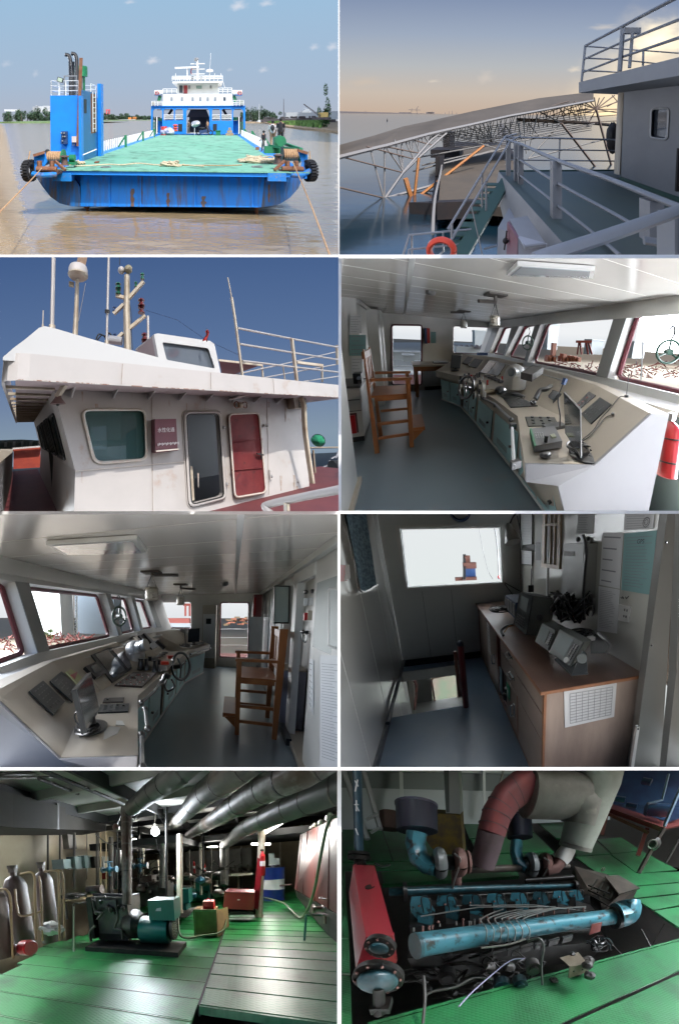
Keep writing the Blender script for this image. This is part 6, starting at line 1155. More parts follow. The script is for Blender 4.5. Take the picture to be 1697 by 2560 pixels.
fx=e0[0];part('red_switch',MB().box(b.P(1402,500,2.5),b.P(1425,465,2.5)+V(0,.02,0)),'ext_red',eb);part('isolator',MB().box(b.P(1418,500,2.48),b.P(1438,455,2.48)+V(0,.02,0)),'console_cream',eb);part('meters',MB().box(b.P(1402,432,2.5),b.P(1418,398,2.5)+V(0,.02,0)).box(b.P(1424,432,2.48),b.P(1442,396,2.48)+V(0,.02,0)),'paper',eb)
for x,y in ((1395,553),(1415,556),(1410,370),(1440,365)):part('gland',MB().ball(b.P(x,y,2.45),.022,8,6),'inst_black',eb)
part('cables',MB().curve([b.P(1392,560,2.45),b.P(1395,590,2.45),b.P(1410,600,2.45),b.P(1415,560,2.45)],.007,5),'post_grey',eb)
for k,(r,lab) in enumerate((((1478,1180,1556,660),'large plastic covered list pinned low on the near right wall'),((1428,900,1446,680),'narrow pale strip of paper on the near right wall'))):
 q=[b.X(x,y,.735) for x,y in ((r[0],r[1]),(r[2]+30*(k==0),r[1]+40),(r[2]+30*(k==0),r[3]+5),(r[0],r[3]))];sheet_paper('notice_sheet',q,(-1,0,0),lab,'paper',34 if k==0 else 8)
t=thing('notice_board','dark framed green panel at the right edge of the wall','panel',b.X(1540,600,.73));part('board',MB().prism([b.X(x,y,.735) for x,y in ((1520,612),(1590,640),(1590,355),(1524,362))],(-.01,0,0)),'box_green',t);part('rim',frame_of(MB(),[b.X(x,y,.725) for x,y in ((1518,618),(1590,646),(1590,350),(1520,357))],.012),'mixed_white',t)
gc=thing('grey_cabinet','low lilac grey cabinet standing behind the wooden chair','cabinet',b.G(1300,1000));part('body',MB().box((.66,3.45,.02),(.95,3.85,b.P(1300,712,3.5)[2])),mat('cab_lilac',(.28,.28,.34),.5),gc);part('top',MB().box((.65,3.44,b.P(1300,712,3.5)[2]),(.96,3.86,b.P(1300,712,3.5)[2]+.02)),'console_cream',gc)
zz=lambda x,y,Y:b.Y(x,y,Y)[2]
high_chair(.545,.09,3.13,3.78,zz(1180,778,3.13),zz(1180,692,3.13),zz(1285,540,3.15),'tall wooden armchair standing on the blue floor facing left to the console',st=(.5,.22))
# console
cs=thing('bridge_console','long cream console with teal doors under the left windows','console',(-1.3,3,0));GP=lambda x,y,z:b.G(x,y,z)
def sec(e,c,t,l,base):
 e_=GP(*e,.8);c_=GP(*c,.82);t_=GP(*t,1.15) if t else c_+V(-.42,-.02,.33);l_=GP(*l,1.15) if l else t_+V(-.14,0,0);bx,by=base
 return [V(bx,by,0),V((e_[0]+bx)/2-.03,(e_[1]+by)/2,.60),V(e_[0]-.01,e_[1],.66),e_,c_,t_,l_,V(l_[0]-.02,l_[1],0)]
S=[sec((637,1121),(281,1132),None,None,(-1.0,1.15)),sec((635,850),(400,868),(243,689),(198,691),(-1.04,2.1)),sec((774,725),(600,735),(545,601),(526,600),(-1.04,3.3))]
part('body',loft(MB(),S),'console_cream',cs);part('end_panel',MB().prism([p+V(0,-.006,0) for p in S[0]],(0,-.012,0)),'console_end',cs)
S2=[sec((790,712),(700,712),(640,592),(607,575),(-1.04,3.4)),sec((868,640),(770,645),(715,556),(695,558),(-1.04,5.1))];S3=[sec((868,640),(770,645),(715,556),(695,558),(-1.04,5.12)),sec((968,612),(880,615),(815,545),(790,545),(-.74,6.2))]
part('far_body',loft(MB(),S2),'console_cream',cs);part('far_wing',loft(MB(),S3),'console_cream',cs)
def front(S_,i):return [S_[i][0],S_[i+1][0],S_[i+1][1],S_[i][1]]
T_='panel_teal';face_panels(front(S,0),[(.3,.95,.08,.92)],T_,cs);face_panels(front(S,1),[(.04,.5,.08,.92),(.54,.97,.08,.92)],T_,cs);face_panels(front(S2,0),[(.03,.48,.08,.92),(.55,.97,.08,.92)],T_,cs);face_panels(front(S3,0),[(.04,.96,.08,.95)],T_,cs)
part('kick_strip',MB().tube([s[0]+V(.02,0,.03) for s in S]+[s[0]+V(.02,0,.03) for s in S3],.02,6),'mixed_white',cs)
for pts in (((652,880,2.0),(712,828,2.35),(745,780,2.8)),((668,910,1.9),(680,1000,1.62)),((652,1030,1.5),(656,1180,1.25)),((880,655,5.1),(968,628,5.9))):
 part('grab_rail',MB().tube([b.P(*p) for p in pts],.014,8),'knob_grey',cs)
 for p in (pts[0],pts[-1]):part('rail_bracket',MB().ball(b.P(*p),.026,8,6),'inst_black',cs)
s0=plane_of(S[0][4],S[0][5],S[1][5]);s1=plane_of(S[1][4],S[1][5],S[2][5]);d0=plane_of(S[0][3],S[1][3],S[1][4]);d1=plane_of(S[1][3],S[2][3],S[2][4]);HH=lambda*p:[G1(*q) for q in p]
plate('dark_panel',s0,HH((230,560),(345,472),(523,645),(430,750)),'inst_dark',cs);plate('dark_panel',s0,HH((402,475),(495,395),(640,540),(588,648)),'inst_dark',cs);knobs('panel_knob',s0,HH((415,690),(455,660),(480,640),(500,495)),.012,.012,'inst_black',cs)
plate('yellow_notice',s0,HH((535,400),(592,365),(660,445),(625,500)),mat('notice_yellow',(.50,.50,.27),.6),cs);plate('red_triangle',s0,HH((568,428),(628,398),(605,462)),'ext_red',cs,.016)
plate('radar_screen',s1,HH((738,262),(880,205),(1035,400),(912,488)),'inst_dark',cs,.02);plate('radar_glass',s1,HH((765,262),(872,222),(1010,390),(915,455)),mat('glass_dark',(.05,.055,.06),.06),cs,.026);plate('radar_screen',s1,HH((885,205),(1005,180),(1125,330),(1038,398)),'inst_dark',cs,.02);plate('radar_glass',s1,HH((905,215),(998,195),(1100,325),(1035,378)),mat('glass_red',(.10,.06,.055),.06),cs,.026)
gp=thing('chart_plotter','small black chart plotter tilted on the slope, left of the large radar screens','plotter',b.P(*G1(760,420),2.3));part('housing',MB().prism(on(s1,HH((672,375),(775,328),(852,415),(765,465)),.05),-s1[1]*.04),'inst_black',gp);part('screen',MB().prism(on(s1,HH((715,378),(765,352),(812,405),(752,432)),.056),-s1[1]*.004),'screen_grey',gp);part('bracket_plate',MB().prism(on(s1,HH((755,470),(850,420),(915,500),(820,550)),.01),-s1[1]*.008),'console_cream',gp)
plate('switch_board',d1,HH((935,512),(1160,524),(1275,412),(1090,405)),mat('board_brown',(.07,.05,.04),.5),cs,.02);rnd=random.Random(6)
kp_=[(G1(965+26*i+22*j,500-20*j)) for i in range(8) for j in range(5) if (i+j)%1==0];knobs('toggle_switch',(d1[0]+d1[1]*.02,d1[1]),kp_[::2],.006,.014,'mixed_white',cs);knobs('lamp_button',(d1[0]+d1[1]*.02,d1[1]),kp_[1::3],.007,.008,'ext_red',cs)
plate('switch_strip',d0,HH((838,652),(1008,645),(1015,610),(855,615)),mat('strip_brown',(.08,.065,.055),.5),cs);plate('switch_strip',d0,HH((800,735),(1045,725),(1055,660),(820,668)),'inst_dark',cs);plate('bare_patch',d0,HH((845,950),(960,900),(985,850),(900,840),(850,880)),'mixed_white',cs,.004);plate('bare_patch',d0,HH((945,830),(1020,835),(1000,795),(950,795)),'mixed_white',cs,.004)
knobs('strip_knob',d0,HH((880,628),(960,675),(1010,680)),.012,.02,'inst_black',cs)
cp5=thing('compass_hood','white dome shaped compass hood between the two halves of the console','compass',b.P(*G1(1090,320),3.5));cc=b.P(*G1(1105,215),3.5);k=3.5/b.f*.5647
part('body',MB().lathe(cc-V(0,0,.36),(0,0,1),[(0,75*k),(.33,82*k),(.36,70*k)],18),'mixed_white',cp5);part('dome',MB().ball(cc,82*k,14,10),'mixed_white',cp5);m0=b.P(*G1(1165,178),3.4);ax=nrm((.5,-.8,.05));part('tube',MB().lathe(cc+V(.05,-.04,.05),m0-cc-V(.05,-.04,.05),[(0,46*k),(.16,48*k)],14),'mixed_white',cp5);part('tube_mouth',MB().cyl(m0+V(0,-.02,0),m0+V(.02,-.035,0),38*k,14),'screen_grey',cp5)
hb=part('helm_box',MB().prism([GP(*G1(*p),.86) for p in ((1175,325),(1290,205),(1440,290),(1365,385),(1300,372))],(0,0,.06)),'console_cream',cs)
for i in range(5):p=GP(*G1(1265+20*i,285-12*i),.95);part('rudder_gauge',MB().obox(p,(.03,.03,0),(-.02,.02,0),(0,0,.012)),'knob_grey',cs)
for q in ((1395,270),(1345,318)):part('red_cover',MB().obox(GP(*G1(*q),.95),(.045,.02,0),(-.015,.03,0),(0,0,.02)),mat('cover_red',(.6,.06,.03),.4),cs)
whl=b.P(*G1(1480,345),3.55);sw=part('steering_wheel',MB().ring(whl,(.8,-.45,.15),.20,.02,26,8),'inst_black',cs);mb=MB();[mb.tube([whl,whl+.19*V(.3*math.cos(a),.5*math.cos(a),math.sin(a))],.012,5) for a in (.3,2.4,4.5)];mb.cyl(whl,whl+V(-.15,.05,-.04),.035,10);part('spokes',mb,'inst_black',sw)
for x,y,r in ((1225,325,.05),(1262,365,.04),(1300,360,.045),(1150,345,.06),(1195,350,.04)):part('control_handle',MB().lathe(GP(*G1(x,y+25),.83),(0,0,1),[(0,r),(.05,r*.7),(.12,r*.5),(.15,r*.7)],10),'inst_black',cs)
hd=thing('telephone','black handset hooked on the front of the console with a curly cord','telephone',b.P(*G1(1360,440),2.7));part('handset',MB().curve([b.P(*G1(1330,465),2.7),b.P(*G1(1350,420),2.72),b.P(*G1(1385,440),2.7)],.028,8),'inst_black',hd);part('cord',MB().curve([b.P(*G1(*p),2.65) for p in ((1360,460),(1345,510),(1375,550),(1425,510),(1400,450))],.012,6),'inst_black',hd)
for q,mm in ((((1120,105),(1180,85),(1290,190),(1235,215)),'inst_dark'),(((1235,150),(1300,135),(1390,195),(1345,215)),'inst_dark'),(((1335,85),(1372,82),(1425,150),(1390,165)),'inst_black'),(((1385,75),(1430,68),(1475,125),(1430,135)),'inst_dark')):
 plate('instrument',plane_of(S2[0][4],S2[0][5],S2[1][5]),HH(*q),MATS[mm],cs,.03)
for (x0,y0,x1,y1) in ((1165,85,1230,160),(1280,140,1345,200)):part('radio_handset',MB().tube([b.P(*G1(x0,y0),3.9),b.P(*G1(x1,y1),3.9)],.04,8),'inst_black',cs)
monitor([b.P(*G2(*p),5.6) for p in ((402,515),(490,510),(494,405),(405,412))],(-.02,.05,0),b.P(*G2(450,530),5.6),'dark monitor on the far wing of the console beside the cream locker')
kb=thing('keyboard','dark keyboard in front of the far dark monitor','keyboard',b.P(*G2(475,528),5.3));part('case',MB().prism([GP(*G2(*p),.83) for p in ((430,535),(528,528),(495,512),(430,515))],(0,0,.04)),'knob_grey',kb);part('keys',MB().prism([GP(*G2(*p),.875) for p in ((445,530),(510,526),(485,516),(440,518))],(0,0,.01)),'inst_black',kb)
t=thing('microphone','thin gooseneck microphone left of the far dark monitor','microphone',b.P(*G2(383,540),5.3));part('gooseneck',MB().curve([b.P(*G2(*p),5.3) for p in ((383,540),(380,470),(374,400))],.01,6),'inst_black',t);part('base',MB().ball(b.P(*G2(383,545),5.3),.07,10,6,(1,1,.4)),'inst_black',t)
cable_heap(GP(*G2(370,550),.83),.2,6,.012,'dark tangle of gear on the far desk left of the keyboard',8)
g_=struct('yard_ground',MB().prism([(-3.4,-4,-5.02),(-250,-4,-5.02),(-250,180,-5.02),(-8,20,-5.02)],(0,0,-.1)),'ground_tan');g_['free']=1
monitor([b.P(*G1(705,890),1.42),b.P(*G1(815,700),1.75),b.P(*G1(742,395),1.75),b.P(*G1(622,535),1.42)],(-.012,-.03,0),GP(*G1(745,850),.82),'large black monitor seen almost edge on, standing on the near left desk','screen_dark')
cable_heap(GP(*G1(735,870),.83),.11,8,.006,'tangle of black cables under the near left monitor',12)
cable('cable',[b.P(*G1(*p),1.5) for p in ((655,705),(610,740),(620,800),(660,830))],.006,'black cable looping behind the near left monitor')
# ceiling
t=thing('ceiling_light','long unlit ceiling light box with clear cover, upper left','ceiling light',b.G(445,160,ZC));q=[b.G(x,y,ZC-.035) for x,y in ((212,152),(632,126),(680,190),(300,200))];part('housing',MB().prism(q,(0,0,.03)),'wall_cream',t);c=sum(q)/4;part('cover',MB().prism([c+(p-c)*.88-V(0,0,.006) for p in q],(0,0,.005)),mat('clear_cover',(.5,.53,.55),.08),t)
hang_lamp(700,250,410,3.2,32,'larger hanging lamp with a wide ribbed glass, nearer the camera by the left windows',.38);hang_lamp(833,325,430,4.6,20,'smaller hanging lamp with ribbed glass, nearer the far door',.3)
t=thing('smoke_detector','small dome detector on the ceiling beside the long seam','detector',b.G(1035,325,ZC));part('disc',MB().lathe(b.G(1035,325,ZC)-V(0,0,.07),(0,0,1),[(0,.04),(.03,.07),(.065,.07)],14),'knob_grey',t)
hand_wheel(b.P(*G4(975,330),3.6),(.9,-.3,0),.14,'green hand wheel hanging in the second left window')
# outside
sky_mat('sky_hazy_left',[(0,(.82,.85,.88)),(1,(.92,.94,.96))],.95,lo=0,hi=20);skyb(b,300,'sky_hazy_left',name='sky');sky_mat('hazy_left_side_fill',[(0,(.86,.89,.92)),(1,(.92,.95,1))],34.0,lo=0,hi=20);side_fill_sheet('hazy_left_side_fill',-60,3,43,0,50,62)  # extra glowing sheet, added on the left to brighten this room
struct('yard_ground',MB().prism([(200,YF+.3,-5),(-3.4,YF+.3,-5),(-3.4,.5,-5),(-400,.5,-5),(-400,295,-5),(200,295,-5)],(0,0,-.1)),'ground_tan')
def yard(name,lab,cat,r,d,m,th=1.0,roof=None):
 t=thing(name,lab,cat,b.P(r[0],r[3],d));p,q=b.P(r[0],r[3],d),b.P(r[2],r[1],d);part('body',MB().box((p[0],p[1],p[2]),(q[0],p[1]+th,q[2])),m,t)
 if roof:part('roof',MB().box((p[0]-.1,p[1]-.1,q[2]),(q[0]+.1,p[1]+th+.1,q[2]+.2)),roof,t)
 return t
t=yard('white_hall','huge pale hall seen through the widest left window','hall',(60,330,342,565),40,mat('hall_pale',(.36,.38,.39),.8),3,'yard_grey');mb=MB();p,q=b.P(285,556,39.8),b.P(316,535,39.8);mb.box((p[0],p[1],p[2]),(q[0],p[1]+.1,q[2]));part('window',mb,'post_grey',t)
t=yard('dark_shed','dark open shed with white columns behind the pale hall','shed',(352,350,560,560),44,mat('shed_blue',(.09,.12,.15),.8),3,'yard_grey')
for x in (388,438,540):part('column',MB().bar(b.P(x,556,43.8),b.P(x,450,43.8),.4),'yard_grey',t)
for y in (395,420,450,470,500):part('beam',MB().bar(b.P(352,y,43.8),b.P(560,y,43.8),.12),'post_grey',t)
t=thing('lattice_tower','slender white lattice column at the corner of the pale hall','tower',b.P(347,565,39));mb=MB();[mb.tube([b.P(x,565,39),b.P(x,335,39)],.08,5) for x in (340,355)];[mb.tube([b.P(340 if i%2 else 355,565-12*i,39),b.P(355 if i%2 else 340,553-12*i,39)],.06,5) for i in range(19)];part('lattice',mb,'mixed_white',t)
t=thing('bush','round green bush in front of the pale hall','bush',b.P(232,575,30));part('foliage',crown(MB(),b.P(232,560,30),.85,600,.1,(1,1,.75),9),mat('bush_green',(.10,.15,.04),.9),t);part('stem',MB().tube([b.P(232,578,30),b.P(232,560,30)],.06,5),'bark',t)
t=thing('scrap_heap','heap of red steel frames outside the left windows','scrap',b.P(400,600,20));mb=MB();rnd=random.Random(11)
for i in range(260):a=b.P(rnd.uniform(0,520),rnd.uniform(575,640),rnd.uniform(16,24));mb.bar(a,a+V(rnd.uniform(-.7,.7),rnd.uniform(-.4,.4),rnd.uniform(-.3,.5)),.07)
part('frames',mb,'yard_red',t,kind='stuff')
t=thing('red_crane','pale red gantry crane seen through the far end window','crane',b.P(865,480,60));mb=MB();[mb.bar(b.P(x,480,60),b.P(x,425,60),.5) for x in (855,875)];mb.bar(b.P(845,428,60),b.P(885,428,60),.6);part('frame',mb,'yard_red',t)
for r,lab,mm in (((735,490,882,512),'long red pipe rack seen through the far end window','yard_red'),((740,512,885,530),'pale quay wall seen through the far end window','yard_grey')):yard('yard_store',lab,'store',r,30,MATS[mm],1)
t=thing('timber_stack','brown stacks of timber and steel seen through the far door','stack',b.P(1080,520,40))
for i in range(22):x=rnd.uniform(1018,1140);y=rnd.uniform(488,525);p,q=b.P(x,y,40),b.P(x+rnd.uniform(10,35),y-rnd.uniform(4,9),40);part('stack',MB().box((p[0],p[1],p[2]),(q[0],p[1]+.6,q[2])),'machine_orange' if 'machine_orange' in MATS and i%3 else mat('stack_brown',(.16,.11,.06),.9),t)
rp_=thing('outer_railing','thin white railing and pink deck outside the far door','railing',b.P(1080,650,8.2));mb=MB();[mb.tube([b.P(1005,y,8.2),b.P(1155,y,8.2)],.015,6) for y in (540,580,615)];part('bars',mb,'mixed_white',rp_);part('deck',MB().prism([b.G(x,y,.12) for x,y in ((1000,685),(1160,690),(1160,655),(1000,652))],(0,0,-.05)),'yard_red',rp_)
# ================================================================ BAY 6: chart corner above the stairwell
b=use(B6);H1=lambda a,c:(561.3+.642*a,7.4+.642*c);H2=lambda a,c:(9.2+.6455*a,515.3+.6455*c)
YF=3.82;XL,XR=-.66,1.19;ZT=.88;Y0=1.2
mat('wall_panel',(.76,.77,.74),.14,n=(1.5,.2,.55),c2=(.70,.71,.68),bump=(2.2,.25,.03));mat('wall_panel_matt',(.66,.68,.66),.35,n=(1.2,.2,.5),c2=(.60,.62,.61));mat('floor_blue6',(.17,.28,.42),.32,n=(2.2,.3,.55),c2=(.24,.34,.43),bump=(5,.1,.02))
mat('wood_light',(.40,.31,.255),.45,n=(5,.4,.5),c2=(.23,.175,.145),scale=(1,.25,.25));mat('wood_top',(.30,.17,.12),.3,n=(6,.4,.5),c2=(.16,.085,.06),scale=(1,.3,1));mat('wood_edge',(.33,.14,.06),.4,n=(8,.4,.5),c2=(.25,.10,.04));mat('wood_red',(.17,.045,.03),.4);mat('navy_trim',(.012,.02,.035),.4)
mat('device_grey',(.085,.095,.09),.45,n=(6,.3,.6),c2=(.11,.115,.10));mat('device_dark',(.03,.035,.038),.45);mat('lcd_pale',(.30,.34,.34),.15);mat('chrome',(.55,.55,.55),.2,metal=.8);mat('box_grey',(.25,.255,.24),.45,n=(2,.3,.5),c2=(.21,.215,.2))
rm=thing('stair_landing','white panelled landing with grey blue floor and an open stairwell','room',(0,YF,0))
fl=MB();
for r in ((XL,.2,.52+.7,2.51),(.17,2.51,1.22,YF),(XL,3.62,.17,YF)):fl.box((r[0],r[1],-.06),(r[2],r[3],0))
part('floor',fl,'floor_blue6',rm);part('stairwell_lining',MB().box((XL-.0,3.60,-.15),(.17,3.62,-.0)).box((.165,2.51,-.12),(.185,3.6,-.002)),'wall_panel_matt',rm)
q6=[V(XL,YF,-.0),V(2.3,YF,-.0),V(2.3,YF,2.4),V(XL,YF,2.4)];wn6=[b.Y(*p,YF) for p in ((322,345),(752,322),(742,72),(292,80))]
part('end_wall',wall_with_holes(MB(),q6,[wn6],(0,.08,0)),'wall_panel_matt',rm)
for pts in (((305,362),(770,328),(772,332),(306,368)),):pass
wo=[b.Y(*p,YF) for p in ((308,360),(770,330),(762,50),(262,62))]
fr=part('window_frame',wall_with_holes(MB(),[p-V(0,.03,0) for p in wo],[[p-V(0,.03,0) for p in wn6]],(0,.028,0)),'wall_cream',rm);part('inner_bead',frame_of(MB(),[p-V(0,.03,0) for p in [b.Y(*p,YF) for p in ((318,350),(756,327),(748,65),(286,74))]],.008,5),'mixed_white',fr)
# left wall of tall glossy panels with seams
ys=[.3,1.1,1.75,2.45,3.1,3.55,YF]
for a,c in zip(ys[:-1],ys[1:]):part('wall_panel',MB().box((XL-.05,a+.006,-.9 if a >= 2.4 else 0),(XL,c-.006,2.4)),'wall_panel',rm)
part('panel_backing',MB().box((XL-.09,.3,-1),(XL-.055,YF,2.4)),'navy_trim',rm)
part('skirting',MB().box((XL+.001,.3,0),(XL+.025,2.51,.07)).box((XL,YF-.025,0),(.52,YF-.001,.10)),'navy_trim',rm);part('well_rail',MB().tube([(XL+.03,2.3,.08),(XL+.03,3.75,.12)],.022,8),'navy_trim',rm)
part('panel_seam',MB().bar((.15,YF-.004,0),(.15,YF-.004,1.1),.006),'post_grey',rm);part('panel_seam',MB().bar((-.25,YF-.004,0),(-.25,YF-.004,1.1),.006),'post_grey',rm)
# right wall
part('side_wall',MB().box((XR,Y0-.05,.0),(XR+.06,YF,2.4)),mat('wall_warm',(.60,.60,.54),.16,n=(1.5,.2,.55),c2=(.54,.54,.49),bump=(2,.3,.03)),rm)
for y in (2.75,3.25):part('panel_seam',MB().box((XR-.012,y,ZT),(XR,y+.03,2.4)),'mixed_white',rm)
def fq(pts,d):return [b.P(x,y,d) for x,y in pts]
part('doorway_post',MB().prism([b.Y(*p,1.12) for p in ((1345,1250),(1380,1000),(1520,-30),(1560,-30),(1480,1250))],(0,.05,0)),mat('post_dim',(.15,.15,.14),.4),rm);part('post_edge',MB().prism([b.Y(*p,1.10) for p in ((1335,1250),(1376,990),(1388,990),(1350,1250))],(0,.02,0)),'mixed_white',rm)
part('doorway_face',MB().prism([b.Y(*p,1.0) for p in ((1500,1250),(1560,700),(1700,700),(1700,1250))],(0,.05,0)),'post_dim',rm);part('doorway_face',MB().prism([b.Y(*p,.98) for p in ((1555,720),(1600,-60),(1750,-60),(1750,720))],(0,.05,0)),'post_dim',rm)
for x,y in ((1508,140),(1442,615),(1380,1000)):part('screw',MB().ball(b.Y(x,y,1.09),.006,8,6),'inst_black',rm)
# stairwell: the deck below with an open lit door
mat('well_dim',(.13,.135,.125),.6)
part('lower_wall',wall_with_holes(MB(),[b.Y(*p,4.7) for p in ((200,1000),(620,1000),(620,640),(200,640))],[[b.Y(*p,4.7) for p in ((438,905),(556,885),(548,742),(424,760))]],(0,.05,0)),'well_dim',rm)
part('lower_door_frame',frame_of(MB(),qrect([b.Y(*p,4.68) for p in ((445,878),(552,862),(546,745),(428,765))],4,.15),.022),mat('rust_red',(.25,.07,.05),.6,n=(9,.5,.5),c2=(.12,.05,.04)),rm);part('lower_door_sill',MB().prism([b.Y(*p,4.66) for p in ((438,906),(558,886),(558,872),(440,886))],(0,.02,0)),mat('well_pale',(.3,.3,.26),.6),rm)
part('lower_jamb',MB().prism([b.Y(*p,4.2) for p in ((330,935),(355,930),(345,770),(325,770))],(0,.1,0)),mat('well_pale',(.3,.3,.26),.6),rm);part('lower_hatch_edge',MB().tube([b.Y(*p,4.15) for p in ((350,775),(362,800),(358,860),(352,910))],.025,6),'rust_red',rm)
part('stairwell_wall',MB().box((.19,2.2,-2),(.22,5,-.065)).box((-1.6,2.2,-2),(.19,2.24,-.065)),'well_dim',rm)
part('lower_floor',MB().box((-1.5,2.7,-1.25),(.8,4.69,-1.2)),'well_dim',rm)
nw=thing('newel_post','round topped dark red handrail post beside the stairwell','post',b.G(588,898));p0,p1=b.P(596,902,b.px(b.G(588,898))[2]),None;bx,by=b.G(588,896)[:2];zt_=b.Y(570,600,by)[2]
part('tube',MB().tube([(bx,by,0),(bx-.0,by,zt_-.03),(bx-.0,by,zt_)],[.034,.034,.02],12),mat('post_red',(.12,.02,.025),.35),nw);part('top_wrap',MB().ball((bx,by,zt_-.02),.036,12,8,(1,1,1.2)),'navy_trim',nw);part('second_tube',MB().tube([(bx-.05,by+.25,0),(bx-.05,by+.25,zt_*.75)],.022,8),'wood_red',nw)
# sideboard
sb=thing('sideboard','long wooden sideboard with drawers and doors along the right wall','sideboard',(.8,2.4,0));XF=.52
part('top',MB().box((XF-.03,Y0-.02,ZT-.02),(XR-.002,YF-.005,ZT)),'wood_top',sb);part('top_edge',MB().box((XF-.034,Y0-.024,ZT-.022),(XR,Y0-.02,ZT-.002)).box((XF-.036,Y0-.02,ZT-.022),(XF-.03,YF-.01,ZT-.002)),'wood_edge',sb)
part('end_panel',MB().box((XF+.01,Y0,0),(XR-.005,Y0+.02,ZT-.022)),'wood_light',sb);part('carcass',MB().box((XF+.02,Y0+.02,.08),(XR-.005,YF-.01,ZT-.022)),mat('shelf_dark',(.10,.05,.05),.7),sb);part('plinth',MB().box((XF+.012,Y0+.02,0),(XF+.04,YF-.01,.078)),'wood_edge',sb)
part('side_edge',MB().box((XF-.005,Y0-.004,.0),(XF+.01,Y0+.022,ZT-.022)),'wood_edge',sb)
def drw(y0,y1,z0,z1,name='drawer'):return part(name,MB().box((XF-.004,y0,z0),(XF+.016,y1,z1)),'wood_light',sb)
def hnd(par,y,z,v=False):
 d=V(0,0,.05) if v else V(0,.055,0);c=V(XF-.006,y,z);part('handle',MB().curve([c-d,c-d+V(-.03,0,0),c+d+V(-.03,0,0),c+d],.008,6,3).obox(c,(.003,0,0),d*1.3,V(0,0,.018) if not v else V(0,.018,0)),'chrome',par)
d1=drw(1.22,2.32,.70,.85);hnd(d1,1.95,.79);d2=drw(1.22,2.32,.50,.685);hnd(d2,1.90,.62)
d3=drw(1.78,2.12,.09,.49,'door');d4=drw(1.22,1.74,.09,.49,'door');hnd(d3,1.85,.30,True);part('door_stile',MB().box((XF-.006,1.742,.09),(XF+.016,1.776,.49)),'wood_edge',sb)
d5=drw(2.55,3.05,.09,.85,'door');d6=drw(3.08,3.72,.09,.85,'door');hnd(d5,2.66,.45,True);part('red_stile',MB().box((XF-.008,2.46,.09),(XF+.016,2.53,.86)).box((XF-.008,3.73,.06),(XF+.016,3.80,.86)),'wood_red',sb)
part('shelf_board',MB().box((XF+.005,2.14,.09),(XF+.02,2.30,.12)),'wood_red',sb);part('shelf_clutter',MB().ball((XF+.02,2.22,.22),.05,8,6).ball((XF+.02,2.2,.3),.04,8,6),'inst_black',sb)
sg=[V(XF-.012,2.09,.315),V(XF-.012,1.98,.315),V(XF-.012,1.98,.465),V(XF-.012,2.09,.465)];gsn=thing('green_sign','small green sign with white mark on the sideboard door','sign',sg[0]);part('plate',MB().prism(sg,(.004,0,0)),mat('sign_green',(.01,.30,.13),.5),gsn);part('mark',MB().ball(V(XF-.014,2.035,.41),.014,8,6,(.2,1,1)).bar(V(XF-.014,2.035,.33),V(XF-.014,2.035,.40),.012),'paper',gsn)
sheet_paper('list_sheet',[V(XF-.01,3.02,.42),V(XF-.01,2.86,.42),V(XF-.01,2.86,.80),V(XF-.01,3.02,.80)],(-1,0,0),'narrow white list hanging on the far sideboard door','paper',9)
sheet_paper('table_sheet',[b.Y(*p,Y0) for p in ((1042,992),(1268,942),(1280,787),(1038,826))],(0,-1,0),'white form with a ruled table taped to the end of the sideboard','paper',11,cols=7)
part('blue_paper',MB().box((XF-.001,2.33,.16),(XF+.003,2.44,.46)),mat('paper_blue',(.25,.36,.42),.7),sb)
# things on the sideboard
def dev(name,lab,cat,at):return thing(name,lab,cat,at)
G_=lambda x,y,z=ZT:b.G(x,y,z)
def dbox(front4,depthv):return MB().prism([V(p) for p in front4],V(depthv))
P1=lambda a,c,d:b.P(*H1(a,c),d)
def gz(a,c,z=ZT):return b.G(*H1(a,c),z)
def upz(p,a,c):return b.pl(*H1(a,c),p,(0,-1,0))
t=thing('radio_transceiver','big dark grey radio set with small screen and keypad, largest device on the sideboard','radio',gz(480,880))
f0=[P1(390,790,2.42),P1(480,870,2.27),P1(530,590,2.12),P1(435,560,2.25)];dv=P1(690,610,2.15)-P1(530,590,2.12)
part('case',dbox(f0,dv),'device_grey',t);n_=nrm(np.cross(f0[1]-f0[0],f0[3]-f0[0]));n_=n_ if n_.dot(b.C-f0[0])>0 else-n_
part('front_panel',MB().prism([p+n_*.012 for p in f0],-n_*.011),'device_dark',t);part('screen',MB().prism([bil(f0,u,v)+n_*.016 for u,v in ((.2,.58),(.75,.55),(.75,.9),(.2,.92))],-n_*.003),'lcd_pale',t)
mb=MB();[mb.cyl(bil(f0,.2+.13*i,.1+.07*j)+n_*.012,bil(f0,.2+.13*i,.1+.07*j)+n_*.02,.008,8) for i in range(5) for j in range(5)];part('keypad',mb,'knob_grey',t);part('socket',MB().cyl(P1(570,745,2.16),P1(570,745,2.14),.026,10),'inst_black',t)
t=thing('power_supply','black and blue equipment rack behind the big radio, farther along the sideboard','equipment',gz(350,750));g0,g1=P1(325,690,3.0),P1(400,760,2.55);part('case',MB().prism([g0,g1,g1+V(0,0,.17),g0+V(0,0,.17)],(.22,.06,0)),'navy_box',t)
for k in range(4):c=g0+(g1-g0)*(k+.5)/4+V(-.006,0,.09);part('module',MB().obox(c,(.004,0,0),(g1-g0)*.1,(0,0,.06)),'knob_grey',t)
cable_heap(P1(300,690,2.95),.13,10,.007,'tangle of black plugs and cables at the far end of the sideboard',4)
